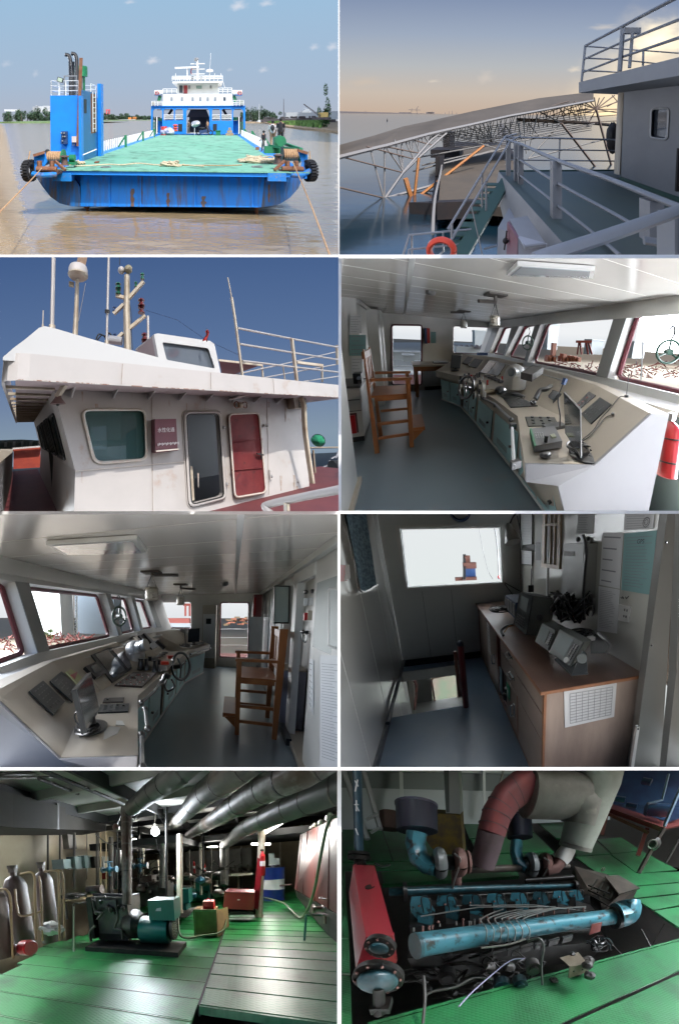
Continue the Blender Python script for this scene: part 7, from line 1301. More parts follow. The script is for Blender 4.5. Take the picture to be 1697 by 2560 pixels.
t=thing('cable_bunch','loose black and orange cable end lying on the sideboard edge','cables',gz(320,830));part('black_cable',MB().curve([P1(385,795,2.42),P1(340,805,2.45),P1(295,840,2.42),P1(310,875,2.35)],.013,6),'inst_black',t);part('orange_cable',MB().curve([P1(390,800,2.42),P1(345,812,2.43),P1(318,850,2.38)],.006,5),'orange_tube' if 'orange_tube' in MATS else mat('orange_wire',(.6,.25,.05),.5),t)
def gps(lab,f4,dep,bezel,scr,knob=True):
 t=thing('gps_display',lab,'display',f4[0]);f4=[V(p) for p in f4];n=nrm(np.cross(f4[1]-f4[0],f4[3]-f4[0]));n=n if n.dot(b.C-f4[0])>0 else-n
 part('housing',MB().prism(f4,V(dep)),'device_grey',t);part('bezel',MB().prism([bil(f4,u,v)+n*.008 for u,v in ((.03,.03),(.97,.03),(.97,.97),(.03,.97))],-n*.007),mat('bezel_grey',(.15,.16,.155),.4),t);part('screen',MB().prism([bil(f4,u,v)+n*.012 for u,v in scr],-n*.003),'lcd_pale',t)
 mb=MB();[mb.cyl(bil(f4,.80+.09*(i%2),.25+.1*(i // 2))+n*.008,bil(f4,.80+.09*(i%2),.25+.1*(i // 2))+n*.016,.009,8) for i in range(12)];part('buttons',mb,'chrome',t)
 if knob:part('dial',MB().cyl(bil(f4,.82,.12)+n*.008,bil(f4,.82,.12)+n*.02,.018,12),'mixed_white',t)
 return t,n
t,n=gps('smaller grey display with a portrait screen, between the big radio and the larger display',[P1(537,920,1.9),P1(630,985,1.78),P1(690,840,1.82),P1(590,785,1.95)],(.10,.04,.0),0,((.12,.25),(.66,.2),(.66,.85),(.12,.88)),False);part('yoke',MB().prism([P1(560,935,1.92),P1(690,990,1.75),P1(690,960,1.75),P1(560,905,1.92)],(.08,.1,0)),'device_dark',t)
t,n=gps('larger grey display on a tilting yoke bracket, nearest of the devices',[P1(635,995,1.68),P1(790,1100,1.50),P1(890,925,1.52),P1(715,830,1.70)],(.08,.05,-.01),0,((.1,.22),(.68,.18),(.68,.9),(.1,.9)))
part('yoke_base',MB().prism([P1(675,1050,1.62),P1(795,1165,1.47),P1(915,1155,1.42),P1(800,1050,1.6)],(0,0,.012)),'device_dark',t);part('yoke_arm',MB().prism([P1(800,1160,1.45),P1(912,1150,1.42),P1(905,1010,1.46),P1(880,985,1.47),P1(845,1030,1.48)],(.008,.012,0)),'device_dark',t);part('yoke_knob',MB().cyl(P1(873,1040,1.44),P1(873,1040,1.41),.028,14),'device_grey',t)
cable_heap(P1(780,760,2.15),.15,22,.010,'big coil of black cables hanging under the grey wall box',9,flat=1.6)
cable_heap(P1(850,880,1.85),.10,10,.008,'black cables lying behind the larger display',19)
t=thing('black_device','black box with a strap and a white plug at the back of the sideboard','device',P1(990,960,1.75));g0=P1(935,1005,1.8);part('case',MB().prism([g0,P1(1060,1000,1.62),P1(1060,925,1.62),P1(965,860,1.75),P1(930,930,1.8)],(.06,.10,0)),'inst_black',t);part('strap',MB().curve([P1(990,860,1.72),P1(1050,915,1.62),P1(1070,960,1.6),P1(1045,1000,1.6)],.014,6),'knob_grey',t);part('white_plug',MB().obox(P1(938,895,1.7),(.022,0,0),(0,.015,0),(0,0,.012)),'mixed_white',t);part('yellow_lead',MB().curve([P1(930,900,1.7),P1(905,920,1.68),P1(890,945,1.66)],.005,5),mat('lead_yellow',(.5,.42,.15),.5),t)
t=thing('handheld_radio','black handheld radio with a long aerial standing at the back of the sideboard','radio',P1(507,570,2.75));part('body',MB().box(P1(488,565,2.8),P1(526,512,2.8)+V(0,.03,0)),'inst_black',t);part('aerial',MB().tube([P1(508,515,2.8),P1(510,395,2.8)],[.009,.006],6),'inst_black',t)
# on the walls
X1=lambda a,c,o=.0:b.X(*H1(a,c),XR-o)
t=thing('junction_cabinet','large grey metal box with cable glands on the right wall','wall box',X1(820,600));c0=[X1(722,595,.12),X1(870,612,.12),X1(885,215,.12),X1(738,212,.12)];part('cabinet',MB().prism([p for p in c0],(.12,0,0)),'box_grey',t);part('back_plate',MB().prism([X1(870,640,.015),X1(915,640,.015),X1(932,170,.015),X1(885,180,.015)],(.01,0,0)),'box_grey',t)
part('label',MB().prism([X1(740,300,.125),X1(815,305,.125),X1(815,272,.125),X1(740,268,.125)],(.004,0,0)),'paper',t);part('cable',MB().curve([X1(880,160,.13),X1(905,260,.14),X1(890,450,.14),X1(880,640,.14),X1(885,760,.12)],.016,8),'inst_black',t);part('gland',MB().ball(X1(845,185,.1),.02,8,6).ball(X1(915,180,.06),.018,8,6),'device_dark',t)
def wsheet(lab,pts,m='paper',lines=12,name='notice_sheet',off=.002):return sheet_paper(name,[X1(x,y,off) for x,y in pts],(-1,0,0),lab,m,lines)
t=wsheet('teal instruction sheet headed GPS on the right wall',((1158,548),(1362,582),(1412,120),(1180,142)),'paper_teal',17)
hd_=X1(1262,225,.012);writing('heading','GPS',b.X(*H1(1265,215),XR-.012),.035,'ink_black',t,ax=(0,-1,0))
wsheet('blank white laminated sheet left of the teal sheet, upper',((1000,510),(1145,540),(1172,140),(1025,135)),lines=5);wsheet('white table sheet below the blank laminated sheet',((985,840),(1125,860),(1145,545),(995,520)),lines=22);wsheet('white stamped certificate at the top right of the wall',((1175,122),(1385,108),(1395,-10),(1185,-10)),lines=7);wsheet('white list at the top above the grey wall box',((835,145),(950,145),(960,0),(850,0)),lines=8)
t=thing('stamp_mark','round stamp on the certificate at the top right','stamp',X1(1333,62,.02));part('ring',MB().ring(X1(1333,62,.012),(1,0,0),.025,.0015,24,4),'ink_black',t);part('core',MB().ring(X1(1333,62,.012),(1,0,0),.014,.0012,24,4),'ink_black',t)
t=thing('timber_rack','pale timber slat frame on the wall left of the grey wall box','frame',X1(640,380));
for pts in (((580,380),(600,380),(612,-20),(592,-20)),((690,400),(712,400),(718,-20),(700,-20)),((632,370),(642,370),(650,-20),(642,-20)),((662,370),(670,370),(680,-20),(672,-20))):part('slat',MB().prism([X1(*p,.02) for p in pts],(.018,0,0)),mat('pine',(.52,.38,.25),.5),t)
part('cross_bar',MB().prism([X1(*p,.025) for p in ((580,385),(710,400),(710,370),(580,355))],(.02,0,0)),'pine',t);part('cross_bar',MB().prism([X1(*p,.025) for p in ((585,95),(712,85),(712,65),(585,75))],(.02,0,0)),'pine',t)
t=thing('framed_notice','black framed notice at the far end of the right wall','notice',X1(475,360));pf4=[X1(*p,.01) for p in ((438,362),(520,372),(522,-10),(432,-10))];part('sheet',MB().prism(pf4,(.008,0,0)),'paper',t);part('frame',frame_of(MB(),[p-V(.006,0,0) for p in pf4],.009,5),'inst_black',t);mb=MB();[mb.bar(bil(pf4,.2,.15+.05*k)-V(.003,0,0),bil(pf4,.8,.15+.05*k)-V(.003,0,0),.003,.001) for k in range(15)];part('writing',mb,'ink_grey',t)
t=thing('desk_lamp','grey cone shaped lamp on a jointed arm over the window corner','lamp',P1(430,150,2.9));c=P1(380,205,2.9);part('shade',MB().lathe(c,P1(345,85,2.9)-c,[(0,.095),(.07,.08),(.14,.05),(.2,.035),(.22,.02)],18),mat('lamp_grey',(.22,.22,.20),.3),t);part('arm',MB().curve([P1(350,90,2.9),P1(375,30,2.85),P1(410,-15,2.8)],.009,6).tube([P1(410,20,2.8),P1(435,150,2.75),P1(440,250,2.7)],.008,6),'device_dark',t)
t=thing('wall_bracket','dark steel arm bracket fixed to the wall beside the framed notice','bracket',P1(560,240,2.6));part('arm',MB().prism([P1(440,262,2.7),P1(555,275,2.55),P1(560,215,2.55),P1(450,225,2.7)],(0,.02,0)),'device_dark',t);part('plate',MB().prism([P1(545,335,2.55),P1(578,335,2.5),P1(575,208,2.5),P1(540,210,2.55)],(0,.02,0)),'device_dark',t)
t=thing('wall_socket','white power socket on the wall under the teal sheet','socket',X1(1175,730));part('plate',MB().prism([X1(*p,.012) for p in ((1130,765),(1200,782),(1218,668),(1135,650))],(.011,0,0)),'mixed_white',t);mb=MB();[mb.box(X1(x,y,.014)-V(.001,.004,.008),X1(x,y,.014)+V(.001,.004,.008)) for x,y in ((1178,690),(1195,695),(1172,735),(1188,740))];part('slots',mb,'inst_black',t)
wt_=solo('wall_writing',MB().bar(X1(1150,600,.004),X1(1160,610,.004),.003).bar(X1(1163,595,.004),X1(1170,612,.004),.003).bar(X1(1185,595,.004),X1(1190,612,.004),.003).bar(X1(1190,612,.004),X1(1207,592,.004),.003).bar(X1(1152,604,.004),X1(1170,602,.004),.003),'ink_black','small handwritten mark above the white power socket','writing')
t=thing('curtain','blue patterned curtain hanging at the upper left','curtain',b.X(110,350,XL+.02));ct=[b.X(*p,XL+.04) for p in ((108,370),(180,335),(130,-30),(30,-30))];part('cloth',MB().sheet(lambda u,v:bil(ct,u,v)+V(.02*math.sin(u*18),0,0),30,12),mat('curtain_blue',(.20,.32,.40),.8,n=(40,.8,.5),c2=(.08,.14,.20)),t);part('foil_edge',MB().curve([b.X(*p,XL+.05) for p in ((30,60),(70,220),(105,365),(180,335))],.01,5),'chrome',t)
t=thing('red_thermostat','small red and white box on the left wall','box',b.X(35,300,XL));q=[b.X(*p,XL+.035) for p in ((12,320),(42,318),(40,245),(12,243))];part('case',MB().prism(q,(-.033,0,0)),'ext_red',t);part('face',MB().prism([b.X(*p,XL+.04) for p in ((32,318),(58,305),(52,243),(36,246))],(-.03,0,0)),'paper',t)
part('clock_rim',MB().ring(b.Y(560,-10,YF-.03),(0,1,0),.13,.02,24,6),'navy_box',rm)
solo('thin_cable',MB().curve([b.Y(*p,YF-.06) for p in ((765,325),(800,345),(850,372))],.006,5).curve([b.Y(*p,YF-.05) for p in ((765,330),(795,370),(815,400))],.006,5),'inst_black','thin black cable from the window corner down to the sideboard','cable')
# outside: pale sea, rig tower, cables
sky_mat('sky_sea_haze',[(0,(.78,.84,.83)),(1,(.80,.84,.85))],.98,lo=-10,hi=3);skyb(b,60,'sky_sea_haze',y0=-400,y1=1300)
t=thing('rig_tower','small dark and orange platform tower seen through the landing window','tower',b.P(605,315,12));p,q=b.P(585,312,12),b.P(630,255,12);part('body',MB().box((p[0],p[1],p[2]),(q[0],p[1]+.5,q[2])),'navy_box',t)
for x in (577,584):part('leg',MB().tube([b.P(x,312,11.8),b.P(x,195,11.8)],.035,6),'inst_dark',t)
p,q=b.P(585,252,11.9),b.P(605,200,11.9);part('crane_house',MB().box((p[0],p[1],p[2]),(q[0],p[1]+.4,q[2])),mat('rig_orange',(.09,.035,.025),.7),t);part('deck',MB().box(b.P(578,262,11.8),b.P(636,232,11.8)+V(0,.5,0)),'rig_orange',t);part('lower_deck',MB().box(b.P(540,318,11.8),b.P(640,300,11.8)+V(0,.5,0)),'rig_orange',t)
t=thing('outside_cable','thin cable curving down outside the landing window','cable',b.P(650,80,5));part('cable',MB().curve([b.P(645,60,5),b.P(665,170,5),b.P(690,270,5),b.P(712,310,5)],.005,5),'device_dark',t)
t=thing('outside_cable','thick dark cable hanging at the right edge of the landing window','cable',b.P(725,80,5));part('cable',MB().curve([b.P(718,60,5),b.P(728,130,5),b.P(735,200,5),b.P(740,310,5)],.014,5),'device_dark',t);part('red_knot',MB().ball(b.P(740,300,4.9),.035,8,6),'ext_red',t)
struct('lower_ground',MB().quad(*[b.P(x,y,9) for x,y in ((380,960),(620,960),(620,700),(380,700))]),mat('deck_far_green',(.07,.09,.055),.8,n=(1.2,.7,.55),c2=(.12,.085,.065)))
sky_mat('door_fill',[(0,(.85,.90,.95)),(1,(.85,.90,.97))],26.0,lo=-3,hi=8)
side_fill_sheet('door_fill',9,.2,8,-1.2,1.9,5.5)  # glowing sheet added past the doorway to brighten the landing
# ================================================================ BAY 7: engine hall with green tread plates, lit by its own lamps
b=use(B7);I1=lambda a,c:(.5059*a,.5059*c);I2=lambda a,c:(756.3+.5129*a,.5129*c);P_=lambda x,y,d:b.P(x,y,d)
def tread_mat(key,c1,c2,sc=1.0):
 m=mat(key,c1,.4,spec=.16,n=(1.6,.3,.55),c2=c2,n2=(1.8,.5,.60),c3=(.02,.06,.03));N,L,p=nodes_of(m)
 at=N.new('ShaderNodeAttribute');at.attribute_name='lp';outs=[]
 for ang in (45,-45):
  mp=N.new('ShaderNodeMapping');mp.inputs['Rotation'].default_value=(0,0,R(ang));mp.inputs['Scale'].default_value=(14*sc,40*sc,1);L.new(at.outputs['Vector'],mp.inputs[0])
  v=N.new('ShaderNodeTexVoronoi');v.inputs['Scale'].default_value=1.0;v.inputs['Randomness'].default_value=0.0;v.voronoi_dimensions='2D';L.new(mp.outputs[0],v.inputs['Vector'])
  r=N.new('ShaderNodeMapRange');r.inputs['From Min'].default_value=.34;r.inputs['From Max'].default_value=.22;L.new(v.outputs['Distance'],r.inputs['Value']);outs.append(r.outputs[0])
 mx=N.new('ShaderNodeMath');mx.operation='MAXIMUM';L.new(outs[0],mx.inputs[0]);L.new(outs[1],mx.inputs[1])
 bp=N.new('ShaderNodeBump');bp.inputs['Strength'].default_value=.55;bp.inputs['Distance'].default_value=.02;L.new(mx.outputs[0],bp.inputs['Height']);L.new(bp.outputs[0],p.inputs['Normal']);return m
tread_mat('tread_green',(.02,.22,.055),(.03,.26,.07));tread_mat('tread_green_dark',(.035,.15,.075),(.06,.20,.10),.8)
mat('dirt_black',(.02,.02,.018),.6,spec=.2,n=(4,.5,.5),c2=(.05,.045,.035),bump=(6,.5,.05));mat('engine_dark',(.045,.05,.048),.45,n=(6,.5,.5),c2=(.09,.075,.055),bump=(8,.5,.04));mat('pipe_foil',(.10,.10,.09),.5,spec=.3,n=(2.5,.5,.52),c2=(.05,.048,.042),bump=(4,.4,.05));mat('pipe_dark',(.04,.04,.04),.5,spec=.25,n=(2,.5,.55),c2=(.16,.13,.10),bump=(4,.4,.05));mat('pipe_rusty',(.09,.075,.06),.5,spec=.25,n=(2.2,.6,.5),c2=(.06,.03,.02),n2=(3,.6,.58),c3=(.26,.25,.23),bump=(4,.5,.05))
mat('wall_beige',(.36,.31,.21),.6,n=(1,.3,.5),c2=(.24,.2,.13));mat('ceil_white',(.30,.30,.27),.6,n=(1,.4,.55),c2=(.16,.155,.14));mat('beam_dark',(.03,.03,.03),.7,spec=.2);mat('duct_grey',(.045,.042,.037),.8,spec=.1,n=(1.2,.3,.5),c2=(.06,.055,.05));mat('bottle_brown',(.05,.035,.03),.5,n=(3,.3,.5),c2=(.10,.06,.05));mat('brass_pipe',(.38,.27,.13),.5,n=(5,.4,.5),c2=(.22,.15,.08))
mat('teal_paint',(.012,.17,.13),.4,n=(4,.3,.65),c2=(.02,.10,.08));mat('valve_blue',(.04,.14,.22),.45);mat('tank_red',(.15,.03,.024),.45,spec=.2,n=(.8,.3,.5),c2=(.10,.022,.018),bump=(1.2,.3,.08));mat('chest_red',(.30,.02,.03),.4,n=(3,.3,.6),c2=(.22,.02,.03));mat('drum_blue',(.015,.03,.20),.35);mat('post_white',(.62,.58,.48),.5,n=(2,.5,.6),c2=(.45,.38,.27));mat('crate_ply',(.38,.26,.12),.7,n=(2.5,.5,.5),c2=(.22,.14,.07));mat('hose_green',(.10,.13,.07),.5);mat('foam_white',(.62,.62,.6),.7,bump=(9,1,.05));mat('jug_white',(.6,.6,.5),.3)
hall=thing('engine_hall','low engine hall with beige walls, white beamed ceiling and black bilge','hall',(0,12,0));ZC=3.0
part('ceiling',MB().box((-9,.5,ZC),(5,15,ZC+.05)),'ceil_white',hall);part('end_wall',MB().box((-9,13.5,-1),(5,13.6,ZC)),'wall_beige',hall);part('left_wall',MB().prism([V(-5.4,.5,-1),V(-5.4,14,-1),V(-5.4,14,ZC),V(-5.4,.5,ZC)],(-.06,0,0)),'wall_beige',hall);part('bilge_floor',MB().box((-9,.5,-.9),(5,15,-.85)),'dirt_black',hall);part('right_wall',MB().box((3.1,.5,-1),(3.15,15,ZC)),'wall_beige',hall)
for y in (2.4,3.6,4.9,6.2,7.6,9.2,11):part('deck_beam',MB().box((-5.4,y,ZC-.16),(3.1,y+.07,ZC)),'beam_dark' if y>5 else 'ceil_white',hall)
for x in (-3.9,-2.2,-.4,1.4):part('deck_girder',MB().box((x,1,ZC-.24),(x+.05,13.5,ZC)),'beam_dark',hall)
part('dark_hood',MB().box((-4.9,6.6,2.1),(-1.9,12.5,2.3)).box((-1.6,8.5,2.2),(2.9,13,2.4)),'beam_dark',hall)
for i in range(9):x=-5.2+i*.95;part('wall_stiffener',MB().box((x,13.40,-.5),(x+.08,13.5,ZC)),'post_white',hall)
# floor plates
lo=thing('floor_plates','lower floor of green tread plates on the left, running across','floor',(-2.5,3,-.1));y=1.35;rnd=random.Random(4)
while y<13:part('tread_plate',MB().box((-4.2+.25*math.sin(y*3),y+.008,-.17),(-.60,y+.40,-.14+rnd.uniform(0,.006))),'tread_green' ,lo);part('plate_lip',MB().box((-4.1,y+.402,-.17),(-.60,y+.414,-.132)),mat('lip_pale',(.12,.26,.12),.4),lo) if y<4.2 else None;y += .42
hi=thing('raised_platform','raised platform of green tread plates on the right','floor',(.4,4,0));y=2.28
while y<6.3:part('tread_plate',MB().box((-.52,y+.008,-.04),(1.62+.1*math.sin(y),y+.34,0+rnd.uniform(0,.004))),'tread_green_dark' if y<3.9 else 'tread_green',hi);y += .36
part('front_edge',MB().box((-.53,2.26,-.10),(1.9,2.28,-.005)),'tread_green_dark',hi);part('side_edge',MB().box((-.55,2.28,-.14),(-.525,6.3,-.005)),'beam_dark',hi)
while y<13:part('tread_plate',MB().box((.25,y+.03,-.03),(1.9,y+.44,0.0)),'tread_green',hi);y += .47
# big exhaust pipes under the ceiling
def bigpipe(lab,pts,m,bands=()):
 t=thing('exhaust_pipe',lab,'pipe',P_(*pts[0][:3]),'large exhaust pipes under the ceiling');q=[P_(x,y,d) for x,y,d,w in pts];r=[w*.5*d/b.f for x,y,d,w in pts]
 part('pipe',MB().tube(q,r,20),m,t)
 for i in range(len(q)-1):
  for f in (.35,.8):c=q[i]+(q[i+1]-q[i])*f;rr_=r[i]+(r[i+1]-r[i])*f;d=nrm(q[i+1]-q[i]);part('band',MB().tube([c-d*.012,c+d*.012],rr_*1.03,20),'pipe_dark',t)
 return t
bigpipe('first large pipe from the left, bending down to the near generator',((960,-90,2.9,115),(800,50,3.2,108),(690,120,3.8,88),(605,190,4.5,68)),'pipe_foil')
bigpipe('upright foil pipe standing on the near generator',((583,185,4.6,52),(585,400,4.5,48),(586,632,4.4,44)),'pipe_rusty')
bigpipe('second large dark pipe from the left under the ceiling',((1250,-110,2.5,160),(1080,20,2.9,150),(930,130,3.9,108),(840,225,5.4,62),(800,262,6.6,46)),'pipe_dark')
bigpipe('third large pipe from the left with brown stains',((1650,-150,2.4,190),(1400,10,2.8,170),(1180,115,3.6,130),(1010,225,5.2,80),(870,312,8.5,36)),'pipe_rusty')
bigpipe('fourth large pipe at the right, running down to an upright pipe',((1750,30,2.7,160),(1500,120,3.2,138),(1300,200,4.0,112),(1130,280,5.4,74),(1035,355,8,42)),'pipe_foil')
bigpipe('upright pipe and elbow at the end of the fourth large pipe',((1036,350,8.1,42),(1036,450,8,42),(1034,545,7.8,38)),'pipe_foil');bigpipe('short level pipe joining the upright pipe at the back',((940,497,8.3,40),(1030,500,8.0,40)),'duct_grey')
bigpipe('pale upright pipe behind the dark pole in the middle',((748,318,7,26),(747,555,7,26)),'pipe_foil')
dt=thing('air_duct','wide dark air duct along the left under the ceiling','duct',P_(200,250,5));part('duct',MB().prism([P_(-60,90,3.2),P_(60,118,3.8),P_(490,235,7.5),P_(490,292,7.5),P_(60,275,3.8),P_(-60,262,3.2)],(-1.1,.2,0)),'duct_grey',dt)
for x,d in ((265,5.0),(420,6.6)):part('hanger',MB().bar(P_(x,165+(x-265)*.25,d),P_(x,285,d),.05),'pipe_foil',dt)
for k,(a,c,r,lab) in enumerate((((-40,30,3),(560,20,6),.03,'upper thin pipe crossing the ceiling at the left'),((-40,50,3),(700,34,6),.02,'second thin pipe crossing the ceiling at the left'),((190,10,3.2),(570,168,5),.035,'dark diagonal pipe under the left ceiling'),((180,50,3.3),(360,120,4.4),.03,'short dark diagonal bar under the left ceiling'))):
 solo('ceiling_pipe',MB().tube([P_(*a),P_(*c)],r,8),MATS['beam_dark' if k>1 else 'pipe_dark'],lab,'pipe')
def upright(x,y0,y1,d,w,m,lab,name='post'):
 t=thing(name,lab,'post',P_(x,y1,d));r=w*.5*d/b.f;part('shaft',MB().cyl(P_(x-(x>1100)*14,y1,d),P_(x,y0,d),r,14),m,t);part('foot',MB().cyl(P_(x-(x>1100)*14,y1+3,d),P_(x-(x>1100)*14,y1-12,d),r*1.25,14),m,t);return t
upright(828,308,668,5.9,28,'post_white','white post left of the wooden crate');upright(1208,270,688,6.1,32,'post_white','cream post behind the open red chest');upright(512,322,590,6.5,22,'pipe_dark','dark upright pipe left of the near upright foil pipe');upright(768,182,600,5.6,11,'beam_dark','thin black pole in the middle of the hall');upright(938,300,500,7.5,9,'beam_dark','thin black pole near the distant fire extinguishers');upright(638,150,560,8,8,'beam_dark','thin black pole behind the near foil pipe');upright(340,640,846,3.6,7,mat('tube_pale',(.45,.45,.38),.5),'short pale tube standing on the left floor')
part('bent_top',MB().curve([P_(340,642,3.6),P_(342,630,3.6),P_(370,626,3.7),P_(400,620,3.8)],.011,6),'dirt_black',None,'dark bent tube top reaching from the pale tube to the generator')['category']='tube'
# generators
def genset(dx,dy,k,labs,full=True):
 """engine, alternator and frame; coordinates of the near one, moved and scaled for the others"""
 pass
g=thing('generator_set','near generator set with dark engine and teal alternator on a black frame','generator',P_(600,830,4))
yb,x0,x1=3.78,b.Y(392,830,3.78)[0],b.Y(832,840,3.78)[0];part('base_frame',MB().box((x0,yb,-.14),(x1-.05,yb+.6,-.05)),'dirt_black',g)
def bx(name,r,y,th,m,par=g,dz=0):mb=MB();pbox(mb,r,y,th);return part(name,mb,m,par)
part('alternator',MB().lathe(b.Y(655,745,4.2),(1,0,0),[(0,.15),(.03,.27),(.5,.275),(.6,.25),(.62,.2)],24),'teal_paint',g);tb_=bx('terminal_box',(680,706,806,612),4.0,.42,'teal_paint');part('label',MB().prism([b.Y(*p,3.99) for p in ((717,662),(742,662),(742,646),(722,650))],(0,.008,0)),'paper',tb_);bx('alternator_foot',(668,806,732,765),4.05,.4,'device_grey' if 'device_grey' in MATS else 'engine_dark')
c=b.Y(802,735,4.2);part('fan_grille',MB().cyl(c-V(.02,0,0),c+V(.03,0,0),.24,22),'engine_dark',g);mb=MB()
for i in range(5):
 for j in range(10 if i else 1):a=2*math.pi*j/10+i*.3;mb.ball(c+V(.03,.045*i*math.cos(a),.045*i*math.sin(a)),.010,6,4)
part('grille_holes',mb,'paper',g)
part('flywheel_housing',MB().lathe(b.Y(588,720,4.2),(1,0,0),[(0,.27),(.06,.3),(.22,.3),(.34,.2)],20),'engine_dark',g);bx('engine_block',(440,770,600,600),4.0,.55,'engine_dark');bx('sump',(455,800,590,765),4.05,.4,'dirt_black');bx('radiator',(395,790,440,600),3.95,.65,'dirt_black');vc=bx('valve_cover',(456,646,536,612),3.96,.3,'pipe_foil')
for i in range(10):p=b.Y(445+17*i+rnd.uniform(-6,6),rnd.uniform(590,780),3.95);part('engine_fitting',MB().ball(p,rnd.uniform(.03,.06),8,6,(1,1,1.2),.2),MATS['engine_dark' if i%3 else 'pipe_dark'],g)
part('hose',MB().curve([b.Y(*p,3.92) for p in ((430,610),(440,660),(470,672),(450,700))],.028,7).curve([b.Y(*p,3.9) for p in ((535,640),(545,690),(530,740),(560,750),(566,790))],.026,7).curve([b.Y(*p,3.9) for p in ((440,730),(415,760),(420,800))],.03,7),'pipe_dark',g);part('rusty_cylinder',MB().cyl(b.Y(405,565,4.4),b.Y(470,560,4.4),.09,14),'pipe_rusty',g);part('intake_pipe',MB().tube([b.Y(430,585,4.1),b.Y(600,590,4.1)],.03,8),'beam_dark',g)
part('coupling_guard',MB().lathe(b.Y(610,745,4.2),(1,0,0),[(i*.03,.14 if i%2 else .16) for i in range(9)],16),'dirt_black',g)
g2=thing('generator_set','second generator set behind the near one, with a teal box','generator',P_(730,620,6.5));part('base_frame',MB().box(P_(640,690,6.6),P_(880,672,6.6)+V(0,.8,0)),'dirt_black',g2);bx('engine_block',(640,640,770,530),6.6,.8,'engine_dark',g2);bx('valve_cover',(672,572,728,548),6.55,.4,'pipe_foil',g2);bx('rusty_box',(640,530,700,500),6.7,.5,'pipe_rusty',g2);bx('terminal_box',(815,625,872,562),6.6,.5,'teal_paint',g2);part('alternator',MB().cyl(b.Y(790,650,7),b.Y(870,640,7),.3,16),'teal_paint',g2)
for i in range(8):part('engine_fitting',MB().ball(b.Y(645+16*i,rnd.uniform(520,640),6.5),.07,8,6,(1,1,1),.2),MATS['engine_dark' if i%2 else 'pipe_dark'],g2)
g3=thing('generator_set','third generator set, farther back between the white post and the level pipe','generator',P_(920,610,8));bx('terminal_box',(900,570,965,518),8,.5,'teal_paint',g3);part('alternator',MB().cyl(b.Y(885,590,8.3),b.Y(965,588,8.3),.26,16),'teal_paint',g3);bx('engine_block',(830,610,880,550),8.2,.5,'engine_dark',g3)
# gas bottles with brass pipes
def bottle(x,y0,y1,w,d,lab):
 t=thing('gas_bottle',lab,'bottle',P_(x,y1,d),'brown gas bottles along the left wall');p=P_(x,y1,d);h=P_(x,y0,d)[2]-p[2];r=w*.5*d/b.f
 part('body',MB().lathe(p,(0,0,1),[(0,r),(h*.84,r),(h*.92,r*.75),(h*.96,r*.3),(h,r*.3)],20),'bottle_brown',t);part('valve',MB().box((p[0]-r*.35,p[1]-.03,p[2]+h),(p[0]+r*.35,p[1]+.03,p[2]+h+.05)).cyl((p[0],p[1],p[2]+h+.05),(p[0],p[1],p[2]+h+.09),r*.45,10),'pipe_dark',t)
bottle(118,480,850,92,3.3,'second gas bottle from the left with a hand wheel valve');bottle(20,550,870,95,2.9,'leftmost gas bottle, cut by the edge');bottle(238,462,800,78,3.7,'third gas bottle from the left beside the white rag bag')
for k,(pts,lab) in enumerate((([(0,562),(30,565),(48,600),(52,700),(60,880)],'brass pipe bending down before the leftmost bottle'),([(95,490),(155,490),(162,600),(168,795)],'brass pipe running down beside the second bottle'),([(70,560),(78,640),(100,685),(185,665),(190,640)],'brass pipe looping below the second bottle'),([(205,480),(262,478),(272,520),(275,800)],'brass pipe running down beside the third bottle'),([(180,500),(188,560),(198,800)],'brass pipe between the second and third bottle'),([(240,475),(285,480),(294,560),(298,790)],'brass pipe right of the third bottle'))):solo('brass_pipe',MB().curve([P_(x,y,2.85+.1*k) for x,y in pts],.016,7,4),'brass_pipe',lab,'pipe')
t=thing('red_can','dented red can lying at the left edge of the floor','can',P_(140,860,3.0));part('can',MB().lathe(P_(108,830,3.0),(1,-.2,.1),[(0,.085),(.01,.095),(.17,.095),(.18,.08)],16),'ext_red',t);part('white_cap',MB().ball(P_(92,820,3.0),.035,8,6).cyl(P_(62,822,3.0),P_(88,822,3.0),.02,8),'paper',t)
t=thing('rag_bag','crumpled white rag bag in front of the third gas bottle','bag',P_(240,770,3.3));part('bag',MB().ball(P_(235,742,3.3),.15,18,14,(1.1,.7,.62),.35),'foam_white',t);part('fold',MB().ball(P_(275,745,3.3),.07,10,8,(1,1,.8),.4),'foam_white',t)
t=thing('work_bench','low bench with black tools against the left wall','bench',P_(340,620,5));part('top',MB().box(P_(285,618,5.2),P_(400,612,5.2)+V(0,.7,.02)),'brass_pipe',t);cable_heap(P_(335,600,5.2),.28,8,.018,'',5,'tools','dirt_black',t);part('leg',MB().box(P_(300,700,5.2),P_(306,618,5.2)),'beam_dark',t)
